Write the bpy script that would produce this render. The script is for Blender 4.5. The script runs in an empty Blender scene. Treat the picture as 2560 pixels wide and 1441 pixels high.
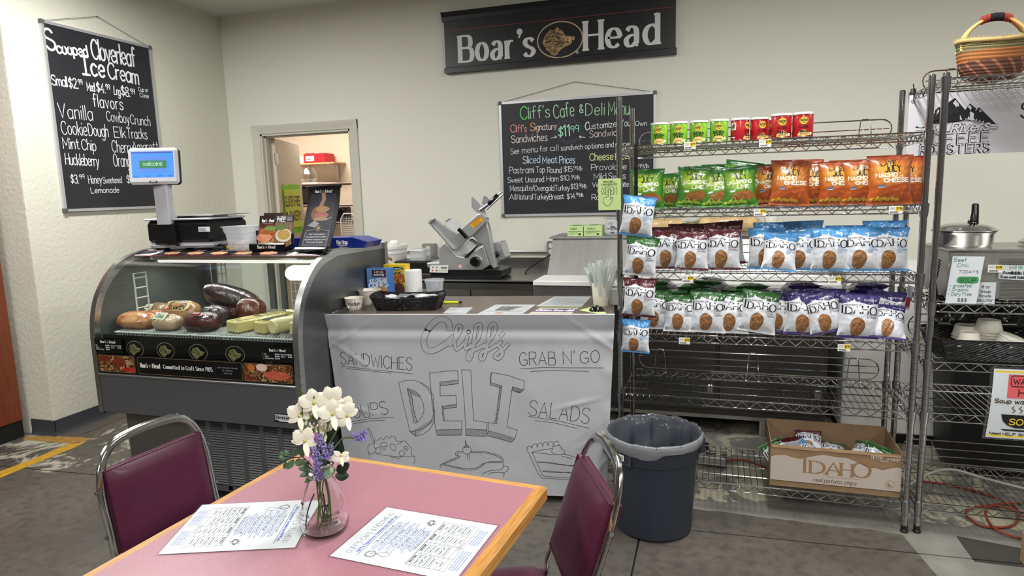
import bpy, math, random
from math import sin, cos, pi, radians, atan2, sqrt, hypot, exp
from mathutils import Vector, Matrix, noise
from mathutils.geometry import tessellate_polygon
random.seed(7)
S = bpy.context.scene
COL = S.collection
V = Vector

# ---------------------------------------------------------------- camera, world, lights, exposure
CF, CH, CP, CR, CY = 1635.62, 1.4795, 0.145772, -0.029049, 0.299494
_fw = V((-sin(CY)*cos(CP), cos(CY)*cos(CP), -sin(CP)))
_r = V((cos(CY), sin(CY), 0)); _u = _r.cross(_fw)
CRT = cos(CR)*_r + sin(CR)*_u; CUP = -sin(CR)*_r + cos(CR)*_u
COR = V((0, 0, CH))
cd = bpy.data.cameras.new('camera'); cam = bpy.data.objects.new('camera', cd); COL.objects.link(cam)
M4 = Matrix((CRT, CUP, -_fw)).transposed().to_4x4(); M4.translation = COR
cam.matrix_world = M4
cd.sensor_width = 36; cd.lens = 36*CF/2560; cd.clip_start = .05; cd.clip_end = 60
S.camera = cam
S.view_settings.view_transform = 'Standard'
S.view_settings.look = 'None'
S.view_settings.gamma = 1
S.view_settings.use_curve_mapping = False
S.view_settings.exposure = 0.0

w = bpy.data.worlds.new('world'); S.world = w; w.use_nodes = True
w.node_tree.nodes['Background'].inputs[0].default_value = (.9, .95, 1, 1)
w.node_tree.nodes['Background'].inputs[1].default_value = .3

def area(name, loc, sx, sy, power, rot=(0, 0, 0), col=(1, .99, .955)):
    l = bpy.data.lights.new(name, 'AREA'); l.shape = 'RECTANGLE'; l.size = sx; l.size_y = sy
    l.energy = power; l.color = col
    o = bpy.data.objects.new(name, l); COL.objects.link(o); o.location = loc; o.rotation_euler = rot
    return o
LIGHTS = [(-3.1, 2.7), (-3.0, .1), (.3, 2.45), (.3, .1), (-3.0, -2.4), (.3, -2.2), (3.4, 3.0), (3.4, .4), (3.4, -2.4)]
LZ = 3.015
for i, (lx, ly) in enumerate(LIGHTS):
    area('ceiling_lamp', (lx, ly, LZ-.05), .28, 1.18, 64 if 2 < ly < 2.9 else 50)
area('kitchen_lamp', (-4.2, 6.0, 2.55), 1.0, .3, 38, col=(1, .93, .84))

# ---------------------------------------------------------------- helpers
def lin(c):
    return tuple((x/12.92 if x <= .04045 else ((x+.055)/1.055)**2.4) for x in c)
def rgb(r, g, b): return lin((r/255, g/255, b/255))
def pray(x, y): return _fw + CRT*((x-1280)/CF) - CUP*((y-720.5)/CF)
def onp(x, y, p, n):
    d = pray(x, y); p = V(p); n = V(n)
    return COR + d*((p-COR).dot(n)/d.dot(n))
def onY(x, y, v): return onp(x, y, (0, v, 0), (0, 1, 0))
def onX(x, y, v): return onp(x, y, (v, 0, 0), (1, 0, 0))
def onZ(x, y, v): return onp(x, y, (0, 0, v), (0, 0, 1))
def nz(x, y=0, z=0, s=1): return noise.noise(V((x*s, y*s, z*s)))

MATS = {}
def M(name, col, rough=.5, metal=0., noise_=None, bump=None, coat=0., trans=0., ior=1.45, emit=None, stretch=None, alpha=1., rvar=0, spec=.5):
    """noise_=(scale, amount, colour2); bump=(scale,strength)"""
    m = bpy.data.materials.new(name); m.use_nodes = True; nt = m.node_tree; n = nt.nodes
    b = n['Principled BSDF']; col = tuple(col)[:3]
    b.inputs['Base Color'].default_value = (*col, 1); b.inputs['Roughness'].default_value = rough
    b.inputs['Metallic'].default_value = metal; b.inputs['Coat Weight'].default_value = coat
    b.inputs['Coat Roughness'].default_value = .12
    b.inputs['Transmission Weight'].default_value = trans; b.inputs['IOR'].default_value = ior
    b.inputs['Alpha'].default_value = alpha; b.inputs['Specular IOR Level'].default_value = spec
    if emit:
        b.inputs['Emission Color'].default_value = (*emit[0], 1); b.inputs['Emission Strength'].default_value = emit[1]
    tc = n.new('ShaderNodeTexCoord'); mp = n.new('ShaderNodeMapping'); nt.links.new(tc.outputs['Object'], mp.inputs[0])
    if stretch: mp.inputs['Scale'].default_value = stretch
    if noise_:
        t = n.new('ShaderNodeTexNoise'); t.inputs['Scale'].default_value = noise_[0]; t.inputs['Detail'].default_value = 5
        nt.links.new(mp.outputs[0], t.inputs[0])
        r = n.new('ShaderNodeValToRGB'); r.color_ramp.elements[0].position = .35; r.color_ramp.elements[1].position = .68
        c2 = noise_[2]; a = noise_[1]
        r.color_ramp.elements[0].color = (*col, 1)
        r.color_ramp.elements[1].color = (*[col[i]*(1-a)+c2[i]*a for i in range(3)], 1)
        nt.links.new(t.outputs[0], r.inputs[0]); nt.links.new(r.outputs[0], b.inputs['Base Color'])
        if rvar:
            mr = n.new('ShaderNodeMapRange'); mr.inputs['To Min'].default_value = rough-rvar; mr.inputs['To Max'].default_value = rough+rvar
            nt.links.new(t.outputs[0], mr.inputs[0]); nt.links.new(mr.outputs[0], b.inputs['Roughness'])
    if bump:
        t2 = n.new('ShaderNodeTexNoise'); t2.inputs['Scale'].default_value = bump[0]; t2.inputs['Detail'].default_value = 4
        nt.links.new(mp.outputs[0], t2.inputs[0])
        bp = n.new('ShaderNodeBump'); bp.inputs['Strength'].default_value = bump[1]; bp.inputs['Distance'].default_value = .01
        nt.links.new(t2.outputs[0], bp.inputs['Height']); nt.links.new(bp.outputs[0], b.inputs['Normal'])
    MATS[name] = m
    return m
def MV(name, rough=.5, coat=0., metal=0., spec=.5, bump=None):
    m = M(name, (1, 1, 1), rough, metal, coat=coat, spec=spec, bump=bump)
    a = m.node_tree.nodes.new('ShaderNodeAttribute'); a.attribute_name = 'Col'
    m.node_tree.links.new(a.outputs['Color'], m.node_tree.nodes['Principled BSDF'].inputs['Base Color'])
    return m

def TG(name, tint=(1, 1, 1), ior=1.45, rough=.01, veil=0., vcol=(.85, .87, .9), bump=None, gl=1.):
    """thin sheet of glass or film: see-through, with a fresnel mirror and optional milky veil"""
    m = bpy.data.materials.new(name); m.use_nodes = True; nt = m.node_tree; n = nt.nodes; L = nt.links.new; n.clear()
    o = n.new('ShaderNodeOutputMaterial'); t = n.new('ShaderNodeBsdfTransparent'); t.inputs[0].default_value = (*tint, 1)
    g = n.new('ShaderNodeBsdfGlossy'); g.inputs['Roughness'].default_value = rough; f = n.new('ShaderNodeFresnel'); gm = n.new('ShaderNodeNewGeometry'); mi_ = n.new('ShaderNodeMapRange'); mi_.inputs['To Min'].default_value = ior; mi_.inputs['To Max'].default_value = 1/ior; L(gm.outputs['Backfacing'], mi_.inputs[0]); L(mi_.outputs[0], f.inputs[0])
    mu = n.new('ShaderNodeMath'); mu.operation = 'MULTIPLY'; mu.inputs[1].default_value = gl; L(f.outputs[0], mu.inputs[0])
    base = t.outputs[0]
    if veil:
        d = n.new('ShaderNodeBsdfDiffuse'); d.inputs[0].default_value = (*vcol, 1); mv = n.new('ShaderNodeMixShader'); mv.inputs[0].default_value = veil
        L(t.outputs[0], mv.inputs[1]); L(d.outputs[0], mv.inputs[2]); base = mv.outputs[0]
    mx = n.new('ShaderNodeMixShader'); L(mu.outputs[0], mx.inputs[0]); L(base, mx.inputs[1]); L(g.outputs[0], mx.inputs[2]); L(mx.outputs[0], o.inputs[0])
    if bump:
        tx = n.new('ShaderNodeTexNoise'); tx.inputs['Scale'].default_value = bump[0]; tc = n.new('ShaderNodeTexCoord'); L(tc.outputs['Object'], tx.inputs[0])
        bp = n.new('ShaderNodeBump'); bp.inputs['Strength'].default_value = bump[1]; bp.inputs['Distance'].default_value = .01; L(tx.outputs[0], bp.inputs['Height'])
        L(bp.outputs[0], g.inputs['Normal']); L(bp.outputs[0], f.inputs['Normal'])
    MATS[name] = m; return m

class MB:
    def __init__(s): s.v = []; s.f = []; s.c = []
    def add(s, vs, fs, col=(1, 1, 1)):
        o = len(s.v); s.v += [V(p) for p in vs]; s.f += [tuple(i+o for i in f) for f in fs]
        s.c += ([col]*len(vs) if not (isinstance(col, list)) else col)
    def box(s, cx, cy, cz, sx, sy, sz, bev=0, rot=None, col=(1, 1, 1), org=None):
        hx, hy, hz = sx/2, sy/2, sz/2; b = min(bev, hx*.9, hy*.9, hz*.9)
        if b <= 0:
            vs = [V((x*hx, y*hy, z*hz)) for z in (-1, 1) for y in (-1, 1) for x in (-1, 1)]
            fs = [(0, 2, 3, 1), (4, 5, 7, 6), (0, 1, 5, 4), (2, 6, 7, 3), (0, 4, 6, 2), (1, 3, 7, 5)]
        else:
            vs = []; idx = {}
            for a in range(3):
                for x in (-1, 1):
                    for y in (-1, 1):
                        for z in (-1, 1):
                            q = [x*(hx-b), y*(hy-b), z*(hz-b)]; sg = (x, y, z); q[a] = sg[a]*(hx, hy, hz)[a]
                            idx[(a, x, y, z)] = len(vs); vs.append(V(q))
            fs = []
            for a in range(3):
                o1, o2 = (a+1) % 3, (a+2) % 3
                for sg in (-1, 1):
                    def k(p, q):
                        t = [0, 0, 0]; t[a] = sg; t[o1] = p; t[o2] = q; return idx[(a, *t)]
                    fc = [k(-1, -1), k(1, -1), k(1, 1), k(-1, 1)]
                    fs.append(tuple(fc if sg > 0 else fc[::-1]))
                for p in (-1, 1):
                    for q in (-1, 1):
                        def g(ax, r):
                            t = [0, 0, 0]; t[a] = r; t[o1] = p; t[o2] = q; return idx[(ax, *t)]
                        fc = [g(o1, -1), g(o1, 1), g(o2, 1), g(o2, -1)]
                        fs.append(tuple(fc if p*q > 0 else fc[::-1]))
            for x in (-1, 1):
                for y in (-1, 1):
                    for z in (-1, 1):
                        fc = [idx[(0, x, y, z)], idx[(1, x, y, z)], idx[(2, x, y, z)]]
                        fs.append(tuple(fc if x*y*z > 0 else fc[::-1]))
        if rot is not None:
            R = Matrix.Rotation(rot, 3, 'Z') if not isinstance(rot, Matrix) else rot
            vs = [R @ p for p in vs]
        s.add([p+V((cx, cy, cz)) for p in vs], fs, col)
        return s
    def tube(s, pts, r, n=8, closed=False, caps=True, flat=None, col=(1, 1, 1)):
        pts = [V(p) for p in pts]; m = len(pts); N = None; rings = []
        for i, p in enumerate(pts):
            if closed: t = (pts[(i+1) % m]-pts[i-1])
            else: t = pts[min(i+1, m-1)]-pts[max(i-1, 0)]
            t = t.normalized() if t.length > 1e-9 else V((0, 0, 1))
            if N is None:
                a = V((0, 0, 1)) if abs(t.z) < .9 else V((1, 0, 0))
                if flat: a = V(flat[2])
                N = (a-t*a.dot(t)).normalized()
            else: N = (N-t*N.dot(t)).normalized()
            B = t.cross(N); rr = r[i] if isinstance(r, (list, tuple)) else r
            ra, rb = (flat[0], flat[1]) if flat else (rr, rr)
            rings.append([p+N*(ra*cos(2*pi*k/n))+B*(rb*sin(2*pi*k/n)) for k in range(n)])
        vs = [q for rg in rings for q in rg]; fs = []
        for i in range(m if closed else m-1):
            j = (i+1) % m
            for k in range(n):
                k2 = (k+1) % n; fs.append((i*n+k, i*n+k2, j*n+k2, j*n+k))
        if caps and not closed: fs += [tuple(range(n))[::-1], tuple((m-1)*n+k for k in range(n))]
        s.add(vs, fs, col); return s
    def cyl(s, p0, p1, r, n=12, r1=None, caps=True, col=(1, 1, 1)):
        return s.tube([p0, p1], [r, r if r1 is None else r1], n, caps=caps, col=col)
    def lathe(s, prof, c=(0, 0, 0), n=24, sx=1, sy=1, col=(1, 1, 1), closed=False):
        vs = []; fs = []; m = len(prof)
        for (r, z) in prof:
            for k in range(n):
                a = 2*pi*k/n; vs.append((c[0]+r*cos(a)*sx, c[1]+r*sin(a)*sy, c[2]+z))
        for i in range(m if closed else m-1):
            j = (i+1) % m
            for k in range(n):
                k2 = (k+1) % n; fs.append((i*n+k, i*n+k2, j*n+k2, j*n+k))
        s.add(vs, fs, col); return s
    def prism(s, pts, vec, col=(1, 1, 1), caps=True):
        pts = [V(p) for p in pts]; n = len(pts); vec = V(vec)
        nn = V((0, 0, 0))
        for i in range(n): nn += pts[i].cross(pts[(i+1) % n])
        if nn.dot(vec) > 0: pts = pts[::-1]
        vs = pts+[p+vec for p in pts]; fs = [((i+1) % n, i, i+n, (i+1) % n+n) for i in range(n)]
        tr = tessellate_polygon([pts])
        for t in tr:
            a, b, c = t
            q = (pts[b]-pts[a]).cross(pts[c]-pts[a])
            if q.dot(vec) > 0: a, b, c = a, c, b
            fs.append((a, b, c)); fs.append((a+n, c+n, b+n))
        s.add(vs, fs, col); return s
    def grid(s, F, nu, nv, cu=False, col=None, flip=False):
        vs = []; cs = []
        for j in range(nv+1):
            for i in range(nu+(0 if cu else 1)):
                u, v = i/nu, j/nv; vs.append(F(u, v)); cs.append(col(u, v) if callable(col) else (col or (1, 1, 1)))
        m = nu if cu else nu+1; fs = []
        for j in range(nv):
            for i in range(nu):
                i2 = (i+1) % m; q = (j*m+i, j*m+i2, (j+1)*m+i2, (j+1)*m+i)
                fs.append(q[::-1] if flip else q)
        s.add(vs, fs, cs); return s
    def sph(s, c, r, n=12, m=8, col=(1, 1, 1), f=None):
        rx, ry, rz = (r, r, r) if not isinstance(r, (tuple, list)) else r
        def F(u, v):
            a = 2*pi*u; b = pi*(v-.5); k = f(u, v) if f else 1
            return (c[0]+rx*k*cos(b)*cos(a), c[1]+ry*k*cos(b)*sin(a), c[2]+rz*k*sin(b))
        return s.grid(F, n, m, cu=True, col=col)
    def build(s, name, mat, parent=None, world=False, smooth=35, kind=None):
        me = bpy.data.meshes.new(name)
        vs = s.v
        o = bpy.data.objects.new(name, me)
        if parent is not None:
            if world:
                mi = wm(parent).inverted(); vs = [mi @ p for p in vs]
        else:
            lo = V([min(p[i] for p in vs) for i in range(3)]); hi = V([max(p[i] for p in vs) for i in range(3)])
            c = V(((lo.x+hi.x)/2, (lo.y+hi.y)/2, lo.z)); vs = [p-c for p in vs]; o.location = c
        me.from_pydata([tuple(p) for p in vs], [], s.f)
        if any(c != (1, 1, 1) for c in s.c):
            a = me.color_attributes.new('Col', 'FLOAT_COLOR', 'POINT')
            fl = []
            for c in s.c: fl += [c[0], c[1], c[2], 1.]
            a.data.foreach_set('color', fl)
        me.materials.append(mat if not isinstance(mat, str) else MATS[mat])
        if smooth:
            me.polygons.foreach_set('use_smooth', [True]*len(me.polygons))
            me.set_sharp_from_angle(angle=radians(smooth))
        me.update()
        COL.objects.link(o)
        if parent is not None: o.parent = parent
        if kind: o['kind'] = kind
        return o

def wm(o):
    m = o.matrix_basis.copy()
    while o.parent: o = o.parent; m = o.matrix_basis @ m
    return m
def tag(o, label, cat, group=None):
    o['label'] = label; o['category'] = cat
    if group: o['group'] = group
    return o
def thing(name, label, cat, loc=(0, 0, 0), rotz=0, group=None):
    o = bpy.data.objects.new(name, None); COL.objects.link(o); o.location = loc; o.rotation_euler = (0, 0, rotz)
    o.empty_display_size = .05
    return tag(o, label, cat, group)
def struct(o): o['kind'] = 'structure'; return o
def copy_tree(o, parent=None):
    c = o.copy(); COL.objects.link(c)
    if parent: c.parent = parent
    for ch in list(o.children): copy_tree(ch, c)
    return c

# ---------------------------------------------------------------- stroke lettering
G = {}
def _g(k, s): G[k] = s
for line in """A 0,0 3,8 6,0|1.1,2.8 4.9,2.8
B 0,0 0,8|s0,8 3,8 4.5,7.2 4.5,5 3,4.3 0,4.3|s0,4.3 2.8,4.3 4.7,3.8 5.3,2.2 4.7,.4 2.8,0 0,0
C s5.6,6.5 4.4,7.8 2.4,7.9 .6,6.3 0,4 .6,1.7 2.4,.1 4.4,.2 5.7,1.5
D 0,0 0,8|s0,8 2.4,7.9 4.8,6.6 5.6,4 4.8,1.4 2.4,.1 0,0
E 5,8 0,8 0,0 5,0|0,4.2 4,4.2
F 5,8 0,8 0,0|0,4.2 4,4.2
G s5.6,6.5 4.4,7.8 2.4,7.9 .6,6.3 0,4 .6,1.7 2.4,.1 4.6,.3 5.9,1.6|3.4,3.4 5.9,3.4 5.9,1
H 0,0 0,8|5.4,0 5.4,8|0,4.1 5.4,4.1
I .1,0 .1,8
J s4,8 4,2.2 3,.2 1.4,0 0,1.4
K 0,0 0,8|5,8 0,3.4|1.6,4.8 5.4,0
L 0,8 0,0 4.6,0
M 0,0 0,8 3.3,2.4 6.6,8 6.6,0
N 0,0 0,8 5.4,0 5.4,8
O s3,8 .9,6.9 0,4 .9,1.1 3,0 5.1,1.1 6,4 5.1,6.9 3,8
P 0,0 0,8|s0,8 3,8 4.9,7.3 4.9,4.7 3,3.9 0,3.9
Q s3,8 .9,6.9 0,4 .9,1.1 3,0 5.1,1.1 6,4 5.1,6.9 3,8|3.6,2.2 6,-.4
R 0,0 0,8|s0,8 3,8 4.9,7.3 4.9,4.7 3,3.9 0,3.9|2.6,3.9 5.3,0
S s5,6.7 3.8,7.9 1.6,7.9 .3,6.6 .6,5 2.6,4.1 4.7,3.1 5.1,1.5 3.7,.1 1.5,0 0,1.3
T 0,8 5.8,8|2.9,8 2.9,0
U s0,8 0,2.6 1,.5 2.8,0 4.6,.5 5.5,2.6 5.5,8
V 0,8 2.9,0 5.8,8
W 0,8 1.9,0 3.9,6.6 5.9,0 7.8,8
X 0,8 5.4,0|5.4,8 0,0
Y 0,8 2.8,4 5.6,8|2.8,4 2.8,0
Z 0,8 5.2,8 0,0 5.4,0
a s4.2,4.4 2.6,5.3 .8,4.6 0,2.6 .8,.5 2.4,0 4.2,1.4|4.2,5.2 4.2,0
b 0,8.4 0,0|s0,1.2 1.8,0 3.5,.5 4.3,2.6 3.5,4.7 1.8,5.3 0,4
c s4,4.3 2.4,5.3 .7,4.5 0,2.6 .7,.6 2.3,0 4,.9
d 4.2,8.4 4.2,0|s4.2,4.2 2.6,5.3 .8,4.6 0,2.6 .8,.5 2.4,0 4.2,1.2
e s.1,2.8 4,2.9 3.6,4.7 2.1,5.3 .7,4.6 0,2.6 .7,.6 2.3,0 3.9,.8
f s3.4,7.8 2.5,8.5 1.5,7.9 1.3,6 1.3,0|0,5 3,5
g s4.2,4.4 2.6,5.3 .8,4.6 0,2.6 .8,.5 2.4,0 4.2,1.4|s4.2,5.2 4.2,-1 3.4,-2.5 1.6,-2.7 .3,-1.7
h 0,8.4 0,0|s0,3.6 1.4,5.1 3,5.1 3.8,3.8 3.8,0
i .1,5.2 .1,0|.1,7 .1,7.4
j s1.6,5.2 1.6,-1.4 1,-2.6 0,-2.4|1.6,7 1.6,7.4
k 0,8.4 0,0|3.4,5 0,2.2|1.2,3.1 3.7,0
l .1,8.4 .1,0
m 0,5.2 0,0|s0,3.6 1.2,5.1 2.5,5 3,3.8 3,0|s3,3.6 4.2,5.1 5.5,5 6,3.8 6,0
n 0,5.2 0,0|s0,3.6 1.4,5.1 3,5.1 3.8,3.8 3.8,0
o s2.1,5.3 .6,4.5 0,2.6 .6,.7 2.1,0 3.6,.7 4.2,2.6 3.6,4.5 2.1,5.3
p 0,5.2 0,-2.8|s0,1.2 1.8,0 3.5,.5 4.3,2.6 3.5,4.7 1.8,5.3 0,4
q s4.2,4.4 2.6,5.3 .8,4.6 0,2.6 .8,.5 2.4,0 4.2,1.4|4.2,5.2 4.2,-2.8
r 0,5.2 0,0|s0,3.4 1,4.9 2.7,5.1
s s3.6,4.4 2.4,5.3 .8,5 .3,3.9 1.4,2.9 3,2.2 3.7,1.1 2.4,0 .9,.1 0,.9
t s1.4,7.4 1.4,1.4 2.2,.1 3.4,.4|0,5.2 3,5.2
u s0,5.2 0,1.6 .9,.1 2.4,.1 3.8,1.6|3.8,5.2 3.8,0
v 0,5.2 2,0 4,5.2
w 0,5.2 1.5,0 3,4.6 4.5,0 6,5.2
x 0,5.2 3.8,0|3.8,5.2 0,0
y 0,5.2 2,0|s4,5.2 2,0 1,-2.2 0,-2.6
z 0,5.2 3.7,5.2 0,0 3.9,0
0 s2.6,8 .7,6.8 0,4 .7,1.2 2.6,0 4.5,1.2 5.2,4 4.5,6.8 2.6,8
1 0,6.6 1.4,8 1.4,0
2 s0,6.4 1.2,7.8 3.4,7.9 4.7,6.4 4,4.2 0,0|0,0 5,0
3 s0,7 1.6,8 3.8,7.8 4.6,6.2 3.6,4.5 1.8,4.2|s1.8,4.2 4,3.9 4.9,2.2 3.8,.3 1.8,0 0,.9
4 3.6,0 3.6,8 0,2.6 5,2.6
5 4.4,8 .6,8 .3,4.4|s.3,4.4 2.4,5 4.4,4.2 4.8,2.4 3.8,.4 1.8,0 0,.9
6 s4,7.6 1.8,6.8 .3,4.4 .2,1.8 1.4,.1 3.4,.1 4.6,1.8 4.2,3.8 2.4,4.6 .4,3.2
7 0,8 4.8,8 1.6,0
8 s2.4,4.3 .5,5.6 .6,7.2 2.4,8 4.2,7.2 4.3,5.6 2.4,4.3 .3,2.8 .3,1 2.4,0 4.5,1 4.5,2.8 2.4,4.3
9 s4.3,5 2.6,3.8 .6,4.6 .2,6.4 1.6,7.9 3.4,7.8 4.4,6.4 4.3,3 3.4,0
. .1,0 .1,.5
, .4,.6 0,-1
' .3,8.4 .1,6.6
: .1,.6 .1,1.1|.1,4 .1,4.5
! .1,8 .1,2.4|.1,0 .1,.5
/ 0,-1 3,8.6
- 0,3.4 2.6,3.4
& s5,0 1,5.4 1.2,7.4 2.8,7.8 3.6,6.4 .6,3.4 0,1.6 1.4,.1 3.2,.2 4.8,3.2
$ s4.6,6.4 3.6,7.3 1.6,7.3 .4,6.2 .7,4.9 2.6,4.1 4.5,3.2 4.9,1.9 3.7,.8 1.6,.7 0,1.7|2.5,8.7 2.5,-.6
| .1,9 .1,-1
* .1,3.5 .1,4.3
î 0,8 5,8|2.5,8 2.5,0|0,0 5,0
ø s4,5 1,5.2 0,6.5 1,7.8 3.4,7.4|s3,5 .6,4.6 -.4,2.8 1,.6 4,.8|2.4,8.8 2.4,-.6""".split('\n'):
    _g(line[0], line[2:])
G['å'] = 's.5,4.3 1.5,5.3 3,5.1 3.7,3.9 3.7,.5 4.3,0|s3.7,3.1 1.5,2.8 .2,1.6 .8,.1 2.3,0 3.7,1.2'
def catm(p, n=4, closed=False):
    out = []; m = len(p)
    for i in range(m-1 if not closed else m):
        if closed: a, b, c, d = p[i-1], p[i], p[(i+1) % m], p[(i+2) % m]
        else: a, b, c, d = p[max(i-1, 0)], p[i], p[i+1], p[min(i+2, m-1)]
        for k in range(n):
            t = k/n
            out.append(tuple(.5*((2*b[j])+(-a[j]+c[j])*t+(2*a[j]-5*b[j]+4*c[j]-d[j])*t*t+(-a[j]+3*b[j]-3*c[j]+d[j])*t**3) for j in range(len(b))))
    if not closed: out.append(tuple(p[-1]))
    return out
GC = {}
def glyph(ch):
    if ch not in GC:
        st = []; mx = 0
        for part in G.get(ch, G['.']).split('|'):
            sm = part.startswith('s'); pts = [tuple(float(q) for q in t.split(',')) for t in part.lstrip('s').split()]
            mx = max(mx, max(p[0] for p in pts))
            cl = sm and len(pts) > 4 and pts[0] == pts[-1]
            if sm: pts = (catm(pts[:-1], 4, True)+[pts[0]]) if cl else catm(pts, 4)
            st.append(pts)
        GC[ch] = (st, mx)
    return GC[ch]

class Dec:
    """flat print: 2-D figures with colours, laid on a surface by a map (u, v, lift) -> point"""
    def __init__(s): s.p = []; s.f = []; s.c = []; s.l = []; s.layer = 1
    def up(s): s.layer += 1; return s
    def add(s, pts, fs, col):
        o = len(s.p); s.p += pts; s.f += [tuple(i+o for i in f) for f in fs]
        s.c += col if isinstance(col, list) else [col]*len(pts); s.k = getattr(s, 'k', 0)+1; s.l += [s.layer+(s.k % 13)*.05]*len(pts)
    def rect(s, x0, y0, x1, y1, col, nx=1, ny=1):
        pts = [(x0+(x1-x0)*i/nx, y0+(y1-y0)*j/ny) for j in range(ny+1) for i in range(nx+1)]
        s.add(pts, [(j*(nx+1)+i, j*(nx+1)+i+1, (j+1)*(nx+1)+i+1, (j+1)*(nx+1)+i) for j in range(ny) for i in range(nx)], col)
    def pic(s, x0, y0, x1, y1, nx, ny, f):
        pts = [(x0+(x1-x0)*i/nx, y0+(y1-y0)*j/ny) for j in range(ny+1) for i in range(nx+1)]
        s.add(pts, [(j*(nx+1)+i, j*(nx+1)+i+1, (j+1)*(nx+1)+i+1, (j+1)*(nx+1)+i) for j in range(ny) for i in range(nx)],
              [f(i/nx, j/ny) for j in range(ny+1) for i in range(nx+1)])
    def poly(s, pts, col):
        n = len(pts); a = sum(pts[i][0]*pts[(i+1) % n][1]-pts[(i+1) % n][0]*pts[i][1] for i in range(n))
        if a < 0: pts = pts[::-1]
        fs = []
        for t in tessellate_polygon([[V((p[0], p[1], 0)) for p in pts]]):
            A, B, C = (pts[i] for i in t)
            if (B[0]-A[0])*(C[1]-A[1])-(B[1]-A[1])*(C[0]-A[0]) < 0: t = t[::-1]
            fs.append(tuple(t))
        s.add([tuple(p[:2]) for p in pts], fs, col)
    def blob(s, cx, cy, rx, ry, col, n=24, rings=3, f=None, cf=None, ang=0):
        pts = [(cx, cy)]; cs = [cf(0, 0) if cf else col]
        for r in range(1, rings+1):
            for k in range(n):
                a = 2*pi*k/n; q = (f(a) if f else 1)*r/rings; x = rx*q*cos(a); y = ry*q*sin(a)
                pts.append((cx+x*cos(ang)-y*sin(ang), cy+x*sin(ang)+y*cos(ang))); cs.append(cf(q*cos(a), q*sin(a)) if cf else col)
        fs = [(0, 1+k, 1+(k+1) % n) for k in range(n)]
        for r in range(rings-1):
            for k in range(n): fs.append((1+r*n+k, 1+(r+1)*n+k, 1+(r+1)*n+(k+1) % n, 1+r*n+(k+1) % n))
        s.add(pts, fs, cs)
    def ring(s, cx, cy, rx, ry, w, col, n=40):
        s.stroke([(cx+rx*cos(2*pi*k/n), cy+ry*sin(2*pi*k/n)) for k in range(n)], w, col, closed=True)
    def stroke(s, p, w, col, closed=False, nib=None, cap=True):
        p = [tuple(q[:2]) for q in p]; q = [p[0]]
        for a in p[1:]:
            if hypot(a[0]-q[-1][0], a[1]-q[-1][1]) > 1e-7: q.append(a)
        p = q; m = len(p)
        if m < 2:
            s.blob(p[0][0], p[0][1], w/2, w/2, col, 8, 1); return
        L = []; R = []
        if cap and not closed and not nib:
            e = w*.3
            def ext(a, b):
                d = hypot(a[0]-b[0], a[1]-b[1]); return (a[0]+(a[0]-b[0])/d*e, a[1]+(a[1]-b[1])/d*e)
            p = [ext(p[0], p[1])]+p[1:-1]+[ext(p[-1], p[-2])]
        for i in range(m):
            a = p[i-1] if (i > 0 or closed) else None; b = p[(i+1) % m] if (i < m-1 or closed) else None
            d1 = d2 = None
            if a: h = hypot(p[i][0]-a[0], p[i][1]-a[1]) or 1; d1 = ((p[i][0]-a[0])/h, (p[i][1]-a[1])/h)
            if b: h = hypot(b[0]-p[i][0], b[1]-p[i][1]) or 1; d2 = ((b[0]-p[i][0])/h, (b[1]-p[i][1])/h)
            if d1 is None: d1 = d2
            if d2 is None: d2 = d1
            tx, ty = d1[0]+d2[0], d1[1]+d2[1]; h = hypot(tx, ty)
            if h < 1e-4: tx, ty, h = d1[0], d1[1], 1
            tx /= h; ty /= h; k = 1/max(.45, tx*d1[0]+ty*d1[1])
            ww = w
            if nib: ww = nib+(w-nib)*abs(ty)**1.3
            L.append((p[i][0]-ty*ww/2*k, p[i][1]+tx*ww/2*k)); R.append((p[i][0]+ty*ww/2*k, p[i][1]-tx*ww/2*k))
        pts = L+R; fs = []
        for i in range(m if closed else m-1):
            j = (i+1) % m; fs.append((m+i, m+j, j, i))
        s.add(pts, fs, col)
    def text(s, t, x, y, h, col, w=None, fit=None, ang=0., slant=0., align=0, sp=1.5, nib=None, serif=0, arc=0., jit=0, shadow=None, wide=1.):
        w = w or h*.1; k = h/8.
        if nib and serif: t = t.replace('a', 'å')
        adv = 0; pos = []
        for ch in t:
            if ch == ' ': pos.append(None); adv += 3.2; continue
            mx = glyph(ch)[1]; pos.append(adv); adv += mx+sp+(1.0 if serif else 0)
        tot = (adv-sp)*k*wide; kx = k*wide*(fit/tot if fit else 1); tot = (adv-sp)*kx
        x0 = -tot*align; ca, sa = cos(ang), sin(ang); rr = random.Random(hash_(t))
        for ch, a in zip(t, pos):
            if a is None: continue
            dy = rr.uniform(-1, 1)*jit*h
            def tr(p):
                X = x0+(a+p[0])*kx+slant*p[1]*k; Y = p[1]*k+dy
                if arc: q = (X/tot if tot else 0)*2-1+(2*align*1.0 if align else 0); Y -= arc*q*q
                return (x+X*ca-Y*sa, y+X*sa+Y*ca)
            if ch == "'" and serif:
                p_ = tr((.6, 7.6)); s.blob(p_[0], p_[1], w*.62, w*.62, col, 14, 1); s.stroke([tr((.9, 7.6)), tr((.9, 6.8)), tr((.2, 5.9))], w*.35, col); continue
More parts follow.
